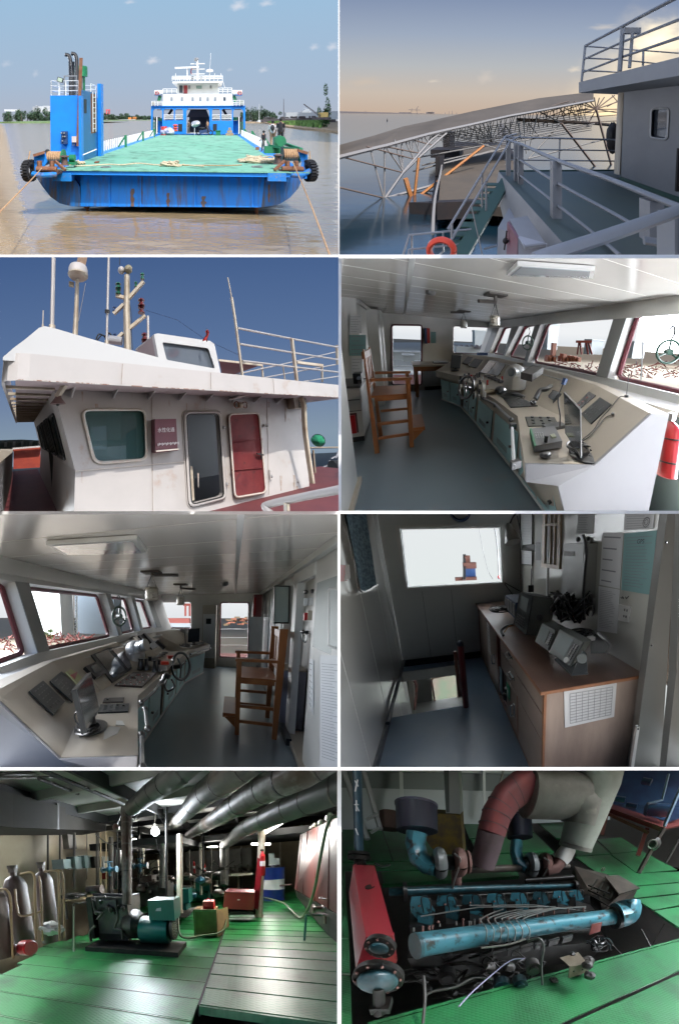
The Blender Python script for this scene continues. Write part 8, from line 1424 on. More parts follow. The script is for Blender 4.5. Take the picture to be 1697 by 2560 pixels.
# boxes and pipes on the left wall
for k,(r,lab,m) in enumerate((((243,470,312,422),'wide grey switch box, leftmost of the row on the left wall','box_green'),((312,470,360,410),'second grey switch box in the row on the left wall','box_green'),((364,466,402,405),'third switch box in the row with round knobs','box_green'),((404,464,446,410),'black fronted switch box in the row','dirt_black'),((448,464,482,410),'rightmost pale switch box with switches','cab_pale'),((293,375,326,308),'foil wrapped box above the switch boxes','pipe_foil'),((472,515,496,484),'small red box left of the blue valve','ext_red'),((535,560,560,380),'tall pale green cabinet behind the dark upright pipe','cab_pale'),((695,500,735,425),'pale yellow cabinet at the far wall','wall_warm7'),((520,560,560,520),'small turquoise motor box low behind the generator','teal_paint'))):
 mat('cab_pale',(.28,.33,.31),.5);mat('wall_warm7',(.5,.46,.33),.5);d=5.8+.2*k if k<6 else 8;t=thing('switch_box',lab,'switch box',P_(r[0],r[1],d));part('case',MB().box(P_(r[0],r[1],d),P_(r[2],r[3],d)+V(0,.2,0)),MATS[m],t)
 if k in (2,4,0):part('switches',MB().ball(P_(r[0]+12,r[3]+14,d-.01),.025,8,6).ball(P_(r[0]+22,r[3]+14,d-.01),.025,8,6),'dirt_black',t)
def valve(x,y,d,m,lab,s=1.0):
 t=thing('valve',lab,'valve',P_(x,y,d));c=P_(x,y,d);part('body',MB().ball(c,.07*s,10,8).tube([c-V(.16*s,0,0),c+V(.16*s,0,0)],.035*s,8).tube([c-V(0,0,.14*s),c+V(0,0,.14*s)],.03*s,8),m,t);part('hand_wheel',MB().ring(c+V(0,0,.16*s),(0,0,1),.08*s,.012*s,16,6),m,t);part('flange',MB().cyl(c-V(.18*s,0,0),c-V(.15*s,0,0),.07*s,12).cyl(c+V(.15*s,0,0),c+V(.18*s,0,0),.07*s,12),m,t)
valve(505,470,6,'valve_blue','blue valve left of the near upright foil pipe',1.2);valve(648,452,7,'valve_blue','blue valve right of the near upright foil pipe',1.3);valve(1502,650,4.6,mat('valve_maroon',(.10,.03,.03),.4),'dark red valve at the foot of the red tank',1.3)
for pts,lab,r in (([(440,305),(480,340),(520,355),(558,340)],'black cable sagging left of the near foil pipe',.015),([(610,250),(660,200),(760,185)],'black cable arching towards the thin black pole',.015),([(720,330),(730,380),(760,420),(765,440)],'black cable hanging from the bright bulb',.012),([(700,200),(745,240),(770,300)],'black cable beside the thin black pole',.014)):cable('cable',[P_(x,y,6) for x,y in pts],r,lab)
t=thing('red_horn','dark red alarm horn hanging under the air duct end','horn',P_(535,275,5));part('horn',MB().ball(P_(535,275,5),.08,12,8,(1,.7,1)),'valve_maroon',t);part('cord',MB().curve([P_(540,262,5),P_(555,225,5),P_(545,205,5)],.01,5),'dirt_black',t)
# crate, chest, drum, tank
t=thing('wooden_crate','plywood crate standing left of the red chest','crate',P_(960,750,5.2));p,q=b.Y(897,742,5.0),b.Y(985,655,5.0);part('box',MB().box((p[0],5.0,-.13),(q[0]+.05,5.4,q[2])),'crate_ply',t)
part('batten',MB().box((p[0]-.01,4.98,-.13),(p[0]+.03,5.0,q[2])).box((q[0]+.02,4.98,-.13),(q[0]+.06,5.0,q[2])).box((p[0]-.01,4.98,q[2]-.05),(q[0]+.06,5.0,q[2]+.005)),'brass_pipe',t);part('tilted_board',MB().prism([(q[0]+.07,5.0,-.13),(q[0]+.28,5.35,-.13),(q[0]+.25,5.4,q[2]-.02),(q[0]+.06,5.05,q[2]-.02)],(.01,.01,0)),'crate_ply',t);zq=q[2]
t=thing('red_box','small bright red box on the plywood crate','box',P_(965,650,5.1));part('case',MB().box((b.Y(935,640,5.05)[0],5.05,zq),(b.Y(985,640,5.05)[0],5.3,zq+.17)),mat('bright_red',(.5,.02,.02),.35),t);part('handle',MB().curve([(b.Y(945,600,5.15)[0],5.15,zq+.17),(b.Y(960,600,5.15)[0],5.15,zq+.22),(b.Y(975,600,5.15)[0],5.15,zq+.17)],.012,6),'bright_red',t)
t=thing('red_chest','open dark red tool chest with its lid raised','chest',P_(1100,690,5.8));cp_=[b.Y(*p,5.75) for p in ((1028,650),(1168,658),(1172,578),(1035,572))];part('body',MB().prism(cp_,(.05,.6,0)),'chest_red',t);part('plinth',MB().box(cp_[0]+V(.02,0,-.12),cp_[1]+V(0,.55,-.04)),'dirt_black',t);part('lid',MB().prism([b.Y(*p,6.2) for p in ((1165,640),(1190,660),(1212,430),(1188,415))],(.02,.35,0)),'chest_red',t);part('rim',frame_of(MB(),[cp_[3],cp_[2],cp_[2]+V(.05,.6,0),cp_[3]+V(.05,.6,0)],.015),'chest_red',t);part('badge',MB().ball(b.Y(1100,610,5.73),.035,10,6,(1,.1,.4)),'paper',t)
dr_=thing('oil_drum','blue oil drum with a white middle band right of the cream post','drum',P_(1260,610,8.4));p=P_(1260,608,8.4);k=8.4/b.f;r=47*k;h=145*k
for i,m in enumerate(('drum_blue','paper','drum_blue')):part('shell',MB().lathe(p+V(0,0,h*i/3+.001*i),(0,0,1),[(0,r*1.02),(h*.03,r),(h/3-.004,r)],24),MATS[m],dr_)
for z in (1/3,2/3,1):part('hoop',MB().cyl(p+V(0,0,h*z-.012),p+V(0,0,h*z+.012),r*1.03,24),'drum_blue',dr_)
t=thing('funnel','cream funnel standing on the blue drum','funnel',P_(1260,460,8.3));part('funnel',MB().lathe(p+V(0,0,h+.012),(0,0,1),[(0,.02),(.03,.04),(.08,.16),(.10,.165)],16),'jug_white',t)
t=thing('green_card','two pale cards hanging above the blue drum','card',P_(1270,420,8.6));part('card',MB().box(P_(1241,452,8.7),P_(1262,395,8.7)+V(0,.02,0)),'cab_pale',t);part('card',MB().box(P_(1262,448,8.6),P_(1288,417,8.6)+V(0,.02,0)),'cab_pale',t)
tk=thing('red_tank','big red ribbed tank along the right wall','tank',P_(1460,660,4));T4=[P_(1600,700,3.6),P_(1600,205,3.6),P_(1385,310,6.9),P_(1358,560,6.9)];part('side',MB().prism(T4,(.9,.3,0)),'tank_red',tk)
for u in (.22,.45,.72,.9):a=T4[0]*(1-u)+T4[3]*u;c=T4[1]*(1-u)+T4[2]*u;part('rib',MB().bar(a+V(-.012,0,0),c+V(-.012,0,0),.02),'tank_red',tk)
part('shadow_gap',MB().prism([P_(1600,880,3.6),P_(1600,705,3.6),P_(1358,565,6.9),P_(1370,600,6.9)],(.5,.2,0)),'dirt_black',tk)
for k,(x,y,w,h_) in enumerate(((1520,222,34,40),(1478,248,22,26),(1450,262,18,22),(1435,270,14,20))):d=4.3+k*.5;c=P_(x,y+h_*.5,d);r=w*.5*d/b.f;t=thing('jug',('large white jug at the near end of the red tank top','second jug from the near end of the tank top','third jug from the near end of the tank top','smallest far jug on the tank top')[k],'jug',c,'jugs on the red tank');part('jug',MB().lathe(c,(0,0,1),[(0,r*.9),(r*.2,r),(r*1.3,r),(r*1.7,r*.4),(r*2,r*.35)],14),'jug_white',t)
solo('tank_hose',MB().curve([P_(*p) for p in ((1570,222,4.0),(1530,232,4.0),(1505,280,4.1),(1480,400,4.4),(1450,560,4.9),(1420,650,5.2),(1385,695,5.5),(1345,660,5.9),(1300,622,6.8),(1215,600,7.6))],.028,8),'hose_green','long greenish hose hanging from the tank and curling over the plates','hose')
solo('floor_hose',MB().curve([P_(*p) for p in ((822,670,4.6),(824,750,4.5),(850,785,4.5),(930,775,4.8),(1000,765,4.9),(1035,740,5.1),(1045,690,5.4))],.022,8),'hose_green','dark hose lying on the floor in front of the plywood crate','hose')
solo('pipe_stand',MB().curve([P_(1402,820,4.2),P_(1406,760,4.2),P_(1411,690,4.2),P_(1418,680,4.2),P_(1480,680,4.4)],.02,8).cyl(P_(1402,824,4.2),P_(1402,816,4.2),.04,10),'teal_paint','dark green pipe standing on the platform before the valve','pipe')
t=thing('tank_pipework','black pipework below the red tank at the right','pipework',P_(1530,700,4.4));mb=MB();[mb.tube([P_(*a),P_(*c)],.03,7) for a,c in (((1460,675,4.5),(1600,690,4.2)),((1500,670,4.5),(1500,720,4.5)),((1530,650,4.4),(1600,640,4.2)),((1290,545,8),(1345,540,7.6)))];part('pipes',mb,'valve_maroon',t)
def ext(x,y0,y1,d,w,lab):
 t=thing('fire_extinguisher',lab,'extinguisher',P_(x,y1,d));p=P_(x,y1,d);h=(P_(x,y0,d)-p)[2];r=w*.5*d/b.f;part('cylinder',MB().lathe(p,(0,0,1),[(0,r*.8),(.02,r),(h*.82,r),(h*.92,r*.5),(h,r*.3)],16),'ext_red',t);part('valve',MB().box(p+V(-r*.6,-.02,h),p+V(r*.6,.02,h+r*.6)),'dirt_black',t);part('label',MB().cyl(p+V(0,-.004,h*.4),p+V(0,-.004,h*.6),r*1.01,16),'paper',t)
ext(1210,385,500,5.8,26,'large red fire extinguisher hanging on the cream post');ext(944,442,490,9,13,'small distant fire extinguisher, right one of the pair at the far wall');ext(897,430,488,9,12,'small distant fire extinguisher, left one of the pair at the far wall')
t=thing('rear_bench','long pale bench along the far wall with machines on it','bench',P_(1000,500,9.5));part('top',MB().box(P_(880,500,9.6),P_(1165,490,9.6)+V(0,.6,0)),'post_white',t)
for i in range(14):x=1010+10*i;part('item',MB().box(P_(x,490,9.7),P_(x+8,490-rnd.uniform(5,45),9.7)+V(0,.2,0)),MATS[rnd.choice(['dirt_black','pipe_dark','engine_dark'])],t)
for x in (900,1000,1100):part('leg',MB().bar(P_(x,600,9.6),P_(x,500,9.6),.08),'post_white',t)
for k,(x0,x1,y0,y1,lab) in enumerate(((955,1010,385,480,'pale locker behind the thin black pole'),(1060,1110,375,480,'pale leaning panel at the far wall'),(1110,1160,370,460,'grey panel left of the cream post at the far wall'),(860,930,385,520,'pale far wall cabinet beside the distant extinguishers'))):t=thing('locker',lab,'locker',P_(x0,y1,11));part('case',MB().box(P_(x0,y1,11),P_(x1,y0,11)+V(0,.3,0)),'ceil_white',t);part('door_gap',MB().box(P_((x0+x1)/2-1,y1,10.98),P_((x0+x1)/2+1,y0,10.98)),'dirt_black',t)
ax_=thing('auxiliary_machinery','crowded dark pumps, pipes and fittings in the middle distance behind the generators','machinery',P_(760,600,8));rnd=random.Random(31)
for i in range(26):x,y,d=rnd.uniform(560,1020),rnd.uniform(480,610),rnd.uniform(7,9);part('pump_casing',MB().ball(P_(x,y,d),rnd.uniform(.07,.2),9,6,(1.2,1,.8),.25),rnd.choice(['engine_dark','dirt_black','pipe_dark','pipe_rusty','valve_blue']),ax_)
for i in range(20):x,d=rnd.uniform(380,1000),rnd.uniform(7,9.5);part('riser_pipe',MB().tube([P_(x,rnd.uniform(480,600),d),P_(x+rnd.uniform(-4,4),rnd.uniform(300,380),d)],rnd.uniform(.015,.05),7),rnd.choice(['pipe_dark','beam_dark','post_white','pipe_foil']),ax_)
for i in range(14):a=P_(rnd.uniform(540,1000),rnd.uniform(350,560),7.5);part('cable_run',MB().curve([a,a+V(.4,0,rnd.uniform(-.4,.1)),a+V(.9,0,rnd.uniform(-.2,.3))],.014,5),'dirt_black',ax_)
for i in range(12):x=rnd.uniform(20,560);part('wall_pipe',MB().tube([P_(x,560,6.2),P_(x,300,6.2)],rnd.uniform(.012,.03),6),rnd.choice(['pipe_dark','brass_pipe','duct_grey']),hall)
# lamps: glowing parts and their light
mat('bulb_glow',(1,1,1),emit=((.85,.92,1),40));mat('tube_glow',(1,1,.95),emit=((1,.98,.9),9))
def lamp(c,m,lab,geo,power,colr=(1,.97,.9),off=(0,-.15,-.15),size=.3):
 t=thing('work_lamp',lab,'lamp',c,'lamps lit in the engine hall');part('glowing_glass',geo,m,t)
 ld=bpy.data.lights.new('lamp_light','POINT');ld.energy=power*1.15*b.S**2;ld.color=colr;ld.shadow_soft_size=size*b.S;lo_=bpy.data.objects.new('lamp_light',ld);col.objects.link(lo_);lo_.parent=t;lo_.location=b.w(V(c)+V(off))[0]-b.w(c)[0]
 return t
c=P_(715,290,5.8);t=lamp(c,'bulb_glow','bright bare bulb in the middle of the hall',MB().lathe(c-V(0,0,.12),(0,0,1),[(0,.05),(.05,.10),(.12,.10),(.2,.05)],14),150,(.85,.92,1));part('socket',MB().cyl(c+V(0,0,.09),c+V(0,0,.16),.04,10).tube([c+V(0,0,.16),P_(718,200,5.8)],.012,6),'dirt_black',t)
a,e=P_(1225,300,6.3),P_(1325,238,4.9);t=lamp((a+e)/2,'tube_glow','slanting fluorescent tube above the cream post',MB().tube([a,e],.035,8),105,off=(-.1,-.3,-.1));part('lamp_housing',MB().bar(a+V(.02,0,.06),e+V(.02,0,.06),.12,.04),'post_white',t)
a,e=P_(1160,352,7.4),P_(1245,353,7.4);t=lamp((a+e)/2,'tube_glow','level fluorescent tube behind the cream post',MB().tube([a,e],.035,8),90,off=(0,-.2,-.1))
c=P_(978,366,8.5);lamp(c,'tube_glow','flat oval lamp at the back between the pipes',MB().ball(c,.22,14,8,(1,.6,.16)),80);c=P_(620,334,8.5);lamp(c,'tube_glow','small oval lamp at the back beside the near foil pipe',MB().ball(c,.11,12,8,(1,.6,.5)),80);c=P_(680,345,9.5);lamp(c,'tube_glow','long flat lamp at the back above the switch cabinets',MB().ball(c,.25,12,8,(1,.5,.15)),60)
c=P_(320,325,7.0);lamp(c,'tube_glow','small lamp hidden below the air duct on the left wall',MB().ball(c,.05,10,8),10)
# ================================================================ BAY 8: blue marine engine sunk between green plates
b=use(B8);P_=lambda x,y,d:b.P(x,y,d);F_=lambda x,y,z=0:b.G(x,y,z)
K1_=lambda a,c:((850+a*.4799-845)/b.zs,(1926+c*.4799-1920)/b.zs);K2_=lambda a,c:((1180+a*.577-845)/b.zs,(1926+c*.577-1920)/b.zs)
tread_mat('plate_green',(.02,.17,.055),(.035,.13,.06),1.3) if 'plate_green' not in MATS else None
mat('eng_blue',(.045,.18,.225),.33,n=(4,.3,.58),c2=(.035,.14,.18),n2=(9,.9,.585),c3=(.018,.022,.022),bump=(6,.2,.02));mat('eng_blue_dark',(.022,.08,.10),.35,n=(6,.5,.52),c2=(.012,.03,.035));mat('eng_black',(.007,.007,.007),.45,n=(8,.5,.56),c2=(.02,.016,.013),bump=(10,.6,.03),spec=.25);mat('filter_navy',(.012,.014,.028),.5);mat('filter_lid',(.05,.05,.08),.4)
mat('exh_red',(.22,.05,.05),.6,n=(3,.4,.5),c2=(.15,.05,.055));mat('exh_purple',(.10,.065,.075),.7,n=(6,.4,.5),c2=(.07,.05,.05));mat('lagging_grey',(.17,.16,.14),.6,n=(2.5,.5,.52),c2=(.10,.095,.08),n2=(4,.7,.72),c3=(.22,.20,.17),bump=(3,.5,.03));mat('lagging_pale',(.27,.28,.24),.6,n=(3,.5,.5),c2=(.20,.21,.18),bump=(3,.4,.03));mat('wrap_white',(.6,.58,.54),.8,bump=(12,1,.03));mat('turbo_rust',(.17,.085,.07),.7,n=(6,.5,.5),c2=(.12,.06,.05));mat('tank_crimson',(.30,.02,.03),.3,n=(2,.3,.6),c2=(.34,.025,.04))
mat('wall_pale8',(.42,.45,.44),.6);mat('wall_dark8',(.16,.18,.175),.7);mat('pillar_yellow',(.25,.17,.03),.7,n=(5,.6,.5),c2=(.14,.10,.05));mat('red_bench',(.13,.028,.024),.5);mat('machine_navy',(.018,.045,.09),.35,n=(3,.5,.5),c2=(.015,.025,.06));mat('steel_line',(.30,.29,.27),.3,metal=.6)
rm8=thing('engine_space','engine space floor of green tread plates with a pale wall behind','floor',F_(600,460))
def plates(name,rows):
 for r in rows:part(name,MB().prism([F_(*p) for p in r],(0,0,-.03)),'plate_green',rm8)
plates('tread_plate',[((140,1192),(1640,778),(1640,902),(1060,1160),(990,1192)),((1052,1186),(1640,920),(1640,1300),(1040,1300)),((-20,1250),(62,1250),(54,960),(-20,950)),((-20,942),(53,948),(48,790),(-20,785)),((-20,778),(47,780),(28,440),(-20,440)),
 ((20,436),(250,430),(200,285),(20,285)),((256,430),(420,425),(300,280),(206,284)),((428,424),(600,420),(560,240),(306,278)),((30,470),(30,440),(600,425),(602,470)),((210,538),(200,480),(610,470),(820,470),(830,500)),
 ((610,330),(640,395),(990,385),(905,300)),((565,228),(605,325),(900,296),(880,240),(700,232)),((900,238),(1005,325),(1190,330),(1090,235)),((640,402),(650,462),(1000,440),(990,392)),
 ((1090,410),(1200,490),(1375,488),(1250,400)),((1060,345),(1100,405),(1250,395),(1180,335)),((1255,398),(1378,486),(1560,470),(1400,385)),((1190,330),(1260,395),(1398,382),(1300,320)),
 ((1205,494),(1290,550),(1640,520),(1640,475)),((1296,554),(1365,600),(1640,570),(1640,525)),((1370,606),(1450,655),(1640,620),(1640,575)),((1456,660),(1560,730),(1660,760),(1660,625))])
part('pit_edge',MB().bar(F_(140,1192,-.03),F_(1640,778,-.03),.03,.08),'plate_green',rm8);part('pit_edge',MB().bar(F_(205,542,-.03),F_(830,504,-.03),.03,.07),'plate_green',rm8);part('pit_edge',MB().bar(F_(1456,664,-.04),F_(1570,740,-.04),.02,.05),'plate_green',rm8)
mat('cast_dim',(.04,.04,.035),.6)
part('pit_floor',MB().box((-4,.3,-1.4),(6,8,-1.35)),'eng_black',rm8);part('under_floor',MB().prism([F_(x,y,-.25) for x,y in ((-100,200),(1700,200),(1700,470),(1050,420),(560,470),(20,470),(-100,900))],(0,0,-.03)),'eng_black',rm8)
for a,c in (((1500,720),(1425,850)),((1395,745),(1440,830)),((1230,780),(1320,880))):part('floor_strut',MB().bar(P_(*a,4.3),P_(*c,4.1),.02),'eng_black',rm8)
# wall behind
dw=7.6
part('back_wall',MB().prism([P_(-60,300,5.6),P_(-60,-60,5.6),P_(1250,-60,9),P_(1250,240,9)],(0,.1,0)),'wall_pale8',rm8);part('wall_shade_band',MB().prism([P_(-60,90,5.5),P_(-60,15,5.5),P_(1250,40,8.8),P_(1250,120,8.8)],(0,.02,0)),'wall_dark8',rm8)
part('wall_rail',MB().bar(P_(-60,0,5.4),P_(1250,25,8.7),.1),mat('frame_white8',(.55,.57,.55),.5),rm8)
for x,d in ((295,5.9),(675,6.8),(1020,7.6)):part('wall_stiffener',MB().bar(P_(x,240,d),P_(x-6,-20,d),.07),'frame_white8',rm8)
pl8=thing('pillar','white pillar with a yellow and rust stained foot behind the engine','pillar',P_(520,400,5));part('upper',MB().prism([P_(*p) for p in ((495,210,4.9),(482,-30,4.9),(552,-30,4.9),(562,215,4.9))],(.05,.25,0)),'frame_white8',pl8);part('painted_shade_side',MB().prism([P_(*p) for p in ((497,205,4.88),(484,-30,4.88),(508,-30,4.88),(512,205,4.88))],(0,.01,0)),'wall_dark8',pl8)  # dark strip paints shade onto the left side of the pillar
part('foot',MB().prism([P_(*p) for p in ((400,330,4.85),(440,210,4.85),(562,218,4.85),(575,400,4.85),(470,400,4.85),(430,370,4.85))],(.05,.3,0)),'pillar_yellow',pl8)
ld=thing('white_ladder','white steel ladder leaning at the upper left','ladder',P_(160,320,4.8));part('stile',MB().tube([P_(10,-30,5),P_(135,330,4.7)],.05,8),'frame_white8',ld);part('stile',MB().tube([P_(105,-30,5),P_(195,285,4.8)],.045,8),'frame_white8',ld);part('rung',MB().tube([P_(130,240,4.75),P_(180,212,4.8)],.03,8).tube([P_(150,300,4.7),P_(195,275,4.75)],.03,8),'frame_white8',ld)
bp=thing('standing_pipe','dark blue upright pipe with white marks at the left','pipe',P_(100,430,3.4));part('pipe',MB().cyl(P_(97,395,3.4),P_(85,-60,3.5),.058,16),mat('pipe_navy',(.03,.07,.10),.4),bp);part('flange',MB().cyl(P_(98,425,3.38),P_(98,408,3.38),.14,18).cyl(P_(98,402,3.38),P_(98,388,3.38),.13,18),'eng_black',bp);part('white_mark',MB().bar(P_(78,60,3.30),P_(92,85,3.30),.012).bar(P_(90,55,3.30),P_(78,110,3.30),.012).bar(P_(74,170,3.3),P_(94,170,3.3),.012).bar(P_(84,150,3.3),P_(84,200,3.3),.012).bar(P_(84,175,3.3),P_(96,200,3.3),.012).bar(P_(80,280,3.3),P_(92,310,3.3),.012),'paper',bp)
part('neck',MB().cyl(P_(105,450,3.3),P_(98,425,3.35),.07,14),'eng_black',bp)
bd=solo('brown_drum',MB().cyl(P_(238,285,5),P_(235,205,5),.18,16),mat('drum_brown',(.12,.07,.055),.7),'rusty brown drum lying by the wall left of the pillar','drum')
# ---- engine
en=thing('marine_engine','eight cylinder light blue marine engine with a red header tank, sunk in the floor','engine',P_(700,800,3))
def tube8(name,pts,m,w=None,par=en,n=20):
 q=[P_(x,y,d) for x,y,d,_ in pts];r=[w_*.5*d/b.f for x,y,d,w_ in pts];return part(name,MB().tube(q,r,n),m,par)
D0=lambda x:2.45+1.55*(x-365)/910      # depth along the engine
fp=tube8('coolant_pipe',((362,818,D0(362),118),(700,765,D0(700),98),(1000,720,D0(1000),82),(1275,685,D0(1275),70)),'eng_blue')
part('end_cap',MB().cyl(P_(352,822,D0(350)),P_(368,818,D0(366)),62*2.44/b.f,22),'eng_blue_dark',en)
for x in (650,672,700,728,755,782,810,835,862):c0=P_(x,815-(x-365)*.147-45,D0(x));cA,cB=P_(x-7,773-(x-650)*.14,D0(x)),P_(x+7,771-(x-650)*.14,D0(x));part('pipe_band',MB().cyl(cA,cB,52*D0(x)/b.f,20),MATS['eng_blue_dark' if x%3 else 'eng_blue'],fp)
part('red_plate',MB().prism([P_(*p) for p in ((1155,770,3.62),(1205,755,3.68),(1215,712,3.68),(1168,722,3.62))],(0,.01,0)),mat('plate_rust',(.12,.025,.02),.6),fp)
part('elbow',MB().curve([P_(1280,680,3.95),P_(1322,668,3.98),P_(1332,640,4.0),P_(1330,622,4.02)],58*3.98/b.f,18),'eng_blue',en);part('elbow_flange',MB().cyl(P_(1268,692,3.94),P_(1288,688,3.96),52*3.95/b.f,20),'eng_black',en)
tube8('rear_rail',((235,572,3.3,40),(600,558,3.7,34),(1090,543,4.4,22)),'eng_blue_dark');tube8('second_rail',((860,520,4.3,28),(1080,505,4.5,26)),'eng_black')
part('rail_flange',MB().cyl(P_(300,572,3.33),P_(318,571,3.35),.14,16).cyl(P_(1083,543,4.38),P_(1096,543,4.4),.09,16),'eng_black',en)
part('engine_block',MB().prism([P_(*p) for p in ((318,880,2.75),(1240,800,4.0),(1200,590,4.3),(1100,575,4.35),(330,640,3.2))],(.05,.25,-.75)),'eng_black',en)
part('head_deck',MB().prism([P_(*p) for p in ((330,735,2.85),(1180,655,4.1),(1120,585,4.4),(330,615,3.25))],(0,0,-.10)),'eng_black',en)
for i in range(8):
 u=i/7;x=395+(1100-395)*(1-(1-u)**1.18);y=662-58*u;d=2.95+1.25*u;s=1.1-.45*u;k=d/b.f
 def Q_(dx,dy,dz=0):p=P_(x+dx*s,y+dy*s,d);return p+V(0,0,dz)
 rc=part('rocker_cover',MB().prism([Q_(-58,-28),Q_(-52,-62),Q_(12,-66),Q_(30,-30),Q_(48,0),Q_(18,12),Q_(-30,8)],(0,0,-.10)),'eng_blue' if i%3 != 2 else 'eng_blue_dark',en)
 part('lower_cover',MB().prism([Q_(-28,62),Q_(36,60),Q_(40,22),Q_(18,12),Q_(-26,16)],(0,0,-.09)),MATS['eng_blue_dark' if i%2 else 'eng_blue'],rc);part('cover_bolt',MB().ball(Q_(-20,-20,.01),.016,8,6).ball(Q_(60,45,.0),.022,8,6).ball(Q_(-52,60,.0),.024,8,6),'turbo_rust',rc)
 part('injector_line',MB().curve([Q_(0,20,.05),Q_(-10,-30,.09),Q_(25,-25,.10),Q_(30,10,.06)],.009,5),'eng_black',rc)
 part('head_block',MB().prism([Q_(42,52),Q_(92,46),Q_(88,-25),Q_(48,-20)],(0,0,-.08)),'eng_black',en)
for k in range(7):      # fuel lines sweeping from the heads down over the big blue pipe
 xe=665+33*k;xs=(760,850,940,1010,1060,1110,1140)[k];part('fuel_line',MB().curve([P_(xs,652-k*2,3.25+.06*k),P_((xe+xs)/2,668-k*3,3.15+.05*k),P_(xe+5,688,2.85+.05*k),P_(xe-8,706,2.78+.05*k),P_(xe+18,745,2.72+.05*k),P_(xe+14,800,2.78+.05*k)],.0085,6),'steel_line',en)
part('fuel_rail',MB().tube([P_(380,685,2.75),P_(650,642,3.1),P_(1000,640,3.7)],.008,6).tube([P_(560,588,3.4),P_(1130,568,4.3)],.008,6).tube([P_(540,635,3.1),P_(900,632,3.6),P_(1140,660,3.9)],.008,6),'steel_line',en)
# header tank and domes on the left
t8=part('header_tank',MB().hexa([P_(78,930,2.35),P_(205,785,2.2),P_(262,795,2.4),P_(262,870,2.5)]+[P_(52,560,3.0),P_(68,446,3.05),P_(168,450,3.1),P_(195,560,3.1)]) if False else MB().prism([P_(*p) for p in ((70,447,3.15),(168,450,3.15),(255,770,2.30),(128,780,2.22),(120,800,2.22))],(0,0,-.12)),'tank_crimson',en)
part('tank_side',MB().prism([P_(*p) for p in ((70,449,3.14),(128,782,2.21),(82,935,2.25),(50,575,2.95))],(.02,.05,0)),'tank_crimson',en);part('tank_front',MB().prism([P_(*p) for p in ((128,780,2.2),(252,772,2.28),(268,900,2.34),(80,935,2.24))],(0,.04,0)),'tank_crimson',en)
fc=P_(150,568,2.83);part('filler_flange',MB().cyl(fc,fc+V(0,0,.03),.10,20).cyl(fc+V(0,0,.03),fc+V(0,0,.06),.05,14),'eng_black',en);part('tank_badge',MB().prism([P_(*p) for p in ((118,535,2.90),(165,532,2.92),(162,500,3.0),(115,503,2.98))],(0,0,.006)),'exh_red',en)
c=P_(190,832,2.14);part('round_flange',MB().cyl(c,c+V(.005,.05,0),.128,24),'eng_black',en);part('flange_dome',MB().ball(c+V(0,-.0,0),.085,16,10,(1,.25,.85)),'eng_blue_dark',en);mb=MB();[mb.ball(c+V(.105*math.cos(a),-.005,.105*math.sin(a)),.012,6,4) for a in np.linspace(0,6.28,9)];part('flange_bolt',mb,'turbo_rust',en)
c=P_(182,985,2.12);part('pump_flange',MB().cyl(c+V(0,.02,0),c+V(0,.07,0),.205,26),'eng_black',en);part('pump_dome',MB().ball(c,.165,20,12,(1,.45,.85)),'eng_blue_dark',en);part('pump_pipe',MB().cyl(P_(188,1010,2.1),P_(190,1130,2.2),.05,12).box(P_(150,1140,2.15),P_(235,1100,2.15)+V(0,.1,0)),'eng_black',en);mb=MB();[mb.ball(c+V(.18*math.cos(a),.01,.18*math.sin(a)),.014,6,4) for a in np.linspace(0,6.28,11)];part('pump_bolt',mb,'turbo_rust',en)
# turbochargers, intakes, filters
def turbo(x,y,s,d,labs):
 k=d/b.f*s;c=P_(x,y,d);ax=nrm(V(1,.25,0));par=thing('turbocharger',labs,'turbocharger',c)
 part('compressor',MB().ring(c-ax*8*k,ax,42*k,24*k,22,10).cyl(c-ax*40*k,c+ax*5*k,30*k,16),mat('cast_grey',(.12,.13,.13),.45),par);part('core',MB().cyl(c,c+ax*70*k,30*k,16),'eng_black',par);part('turbine',MB().ring(c+ax*70*k,ax,36*k,26*k,22,10).cyl(c+ax*45*k,c+ax*110*k,34*k,16),'turbo_rust',par)
 part('clamp',MB().ring(c+ax*105*k,ax,42*k,8*k,20,6),'turbo_rust',par);part('foot',MB().cyl(c+ax*60*k-V(0,0,110*k),c+ax*60*k,22*k,12),'turbo_rust',par);part('oil_line',MB().curve([c+ax*50*k+V(0,-20*k,50*k),c+ax*75*k+V(0,-50*k,30*k),c+ax*50*k+V(0,-60*k,-60*k),c+ax*40*k+V(0,-50*k,-170*k)],4*k,5),'steel_line',par);return par
turbo(478,440,1.15,3.5,'nearer turbocharger with rusty turbine, behind the front half of the engine');turbo(893,448,.92,4.4,'farther turbocharger under the grey exhaust pipe')
def intake(pts,fx,fy0,fy1,fw,d,lab):
 t=thing('air_filter',lab,'air filter',P_(*pts[0][:3]));q=[P_(x,y,dd) for x,y,dd,w in pts];part('elbow',MB().tube(q,[w*.5*dd/b.f for x,y,dd,w in pts],16),'eng_blue',t);a,c=P_(fx,fy1,d),P_(fx-4,fy0,d);r=fw*.5*d/b.f;ax=c-a;L=np.linalg.norm(ax);part('filter_drum',MB().lathe(a,ax,[(0,r*.6),(.01,r),(L-.015,r)],28),'filter_navy',t);part('filter_lid',MB().lathe(c,ax,[(-.02,r*1.04),(.01,r*1.05),(.02,r*.5),(.024,r*.1)],28),'filter_lid',t);part('wing_nut',MB().ball(c+nrm(ax)*.03,.02,8,6),'eng_black',t)
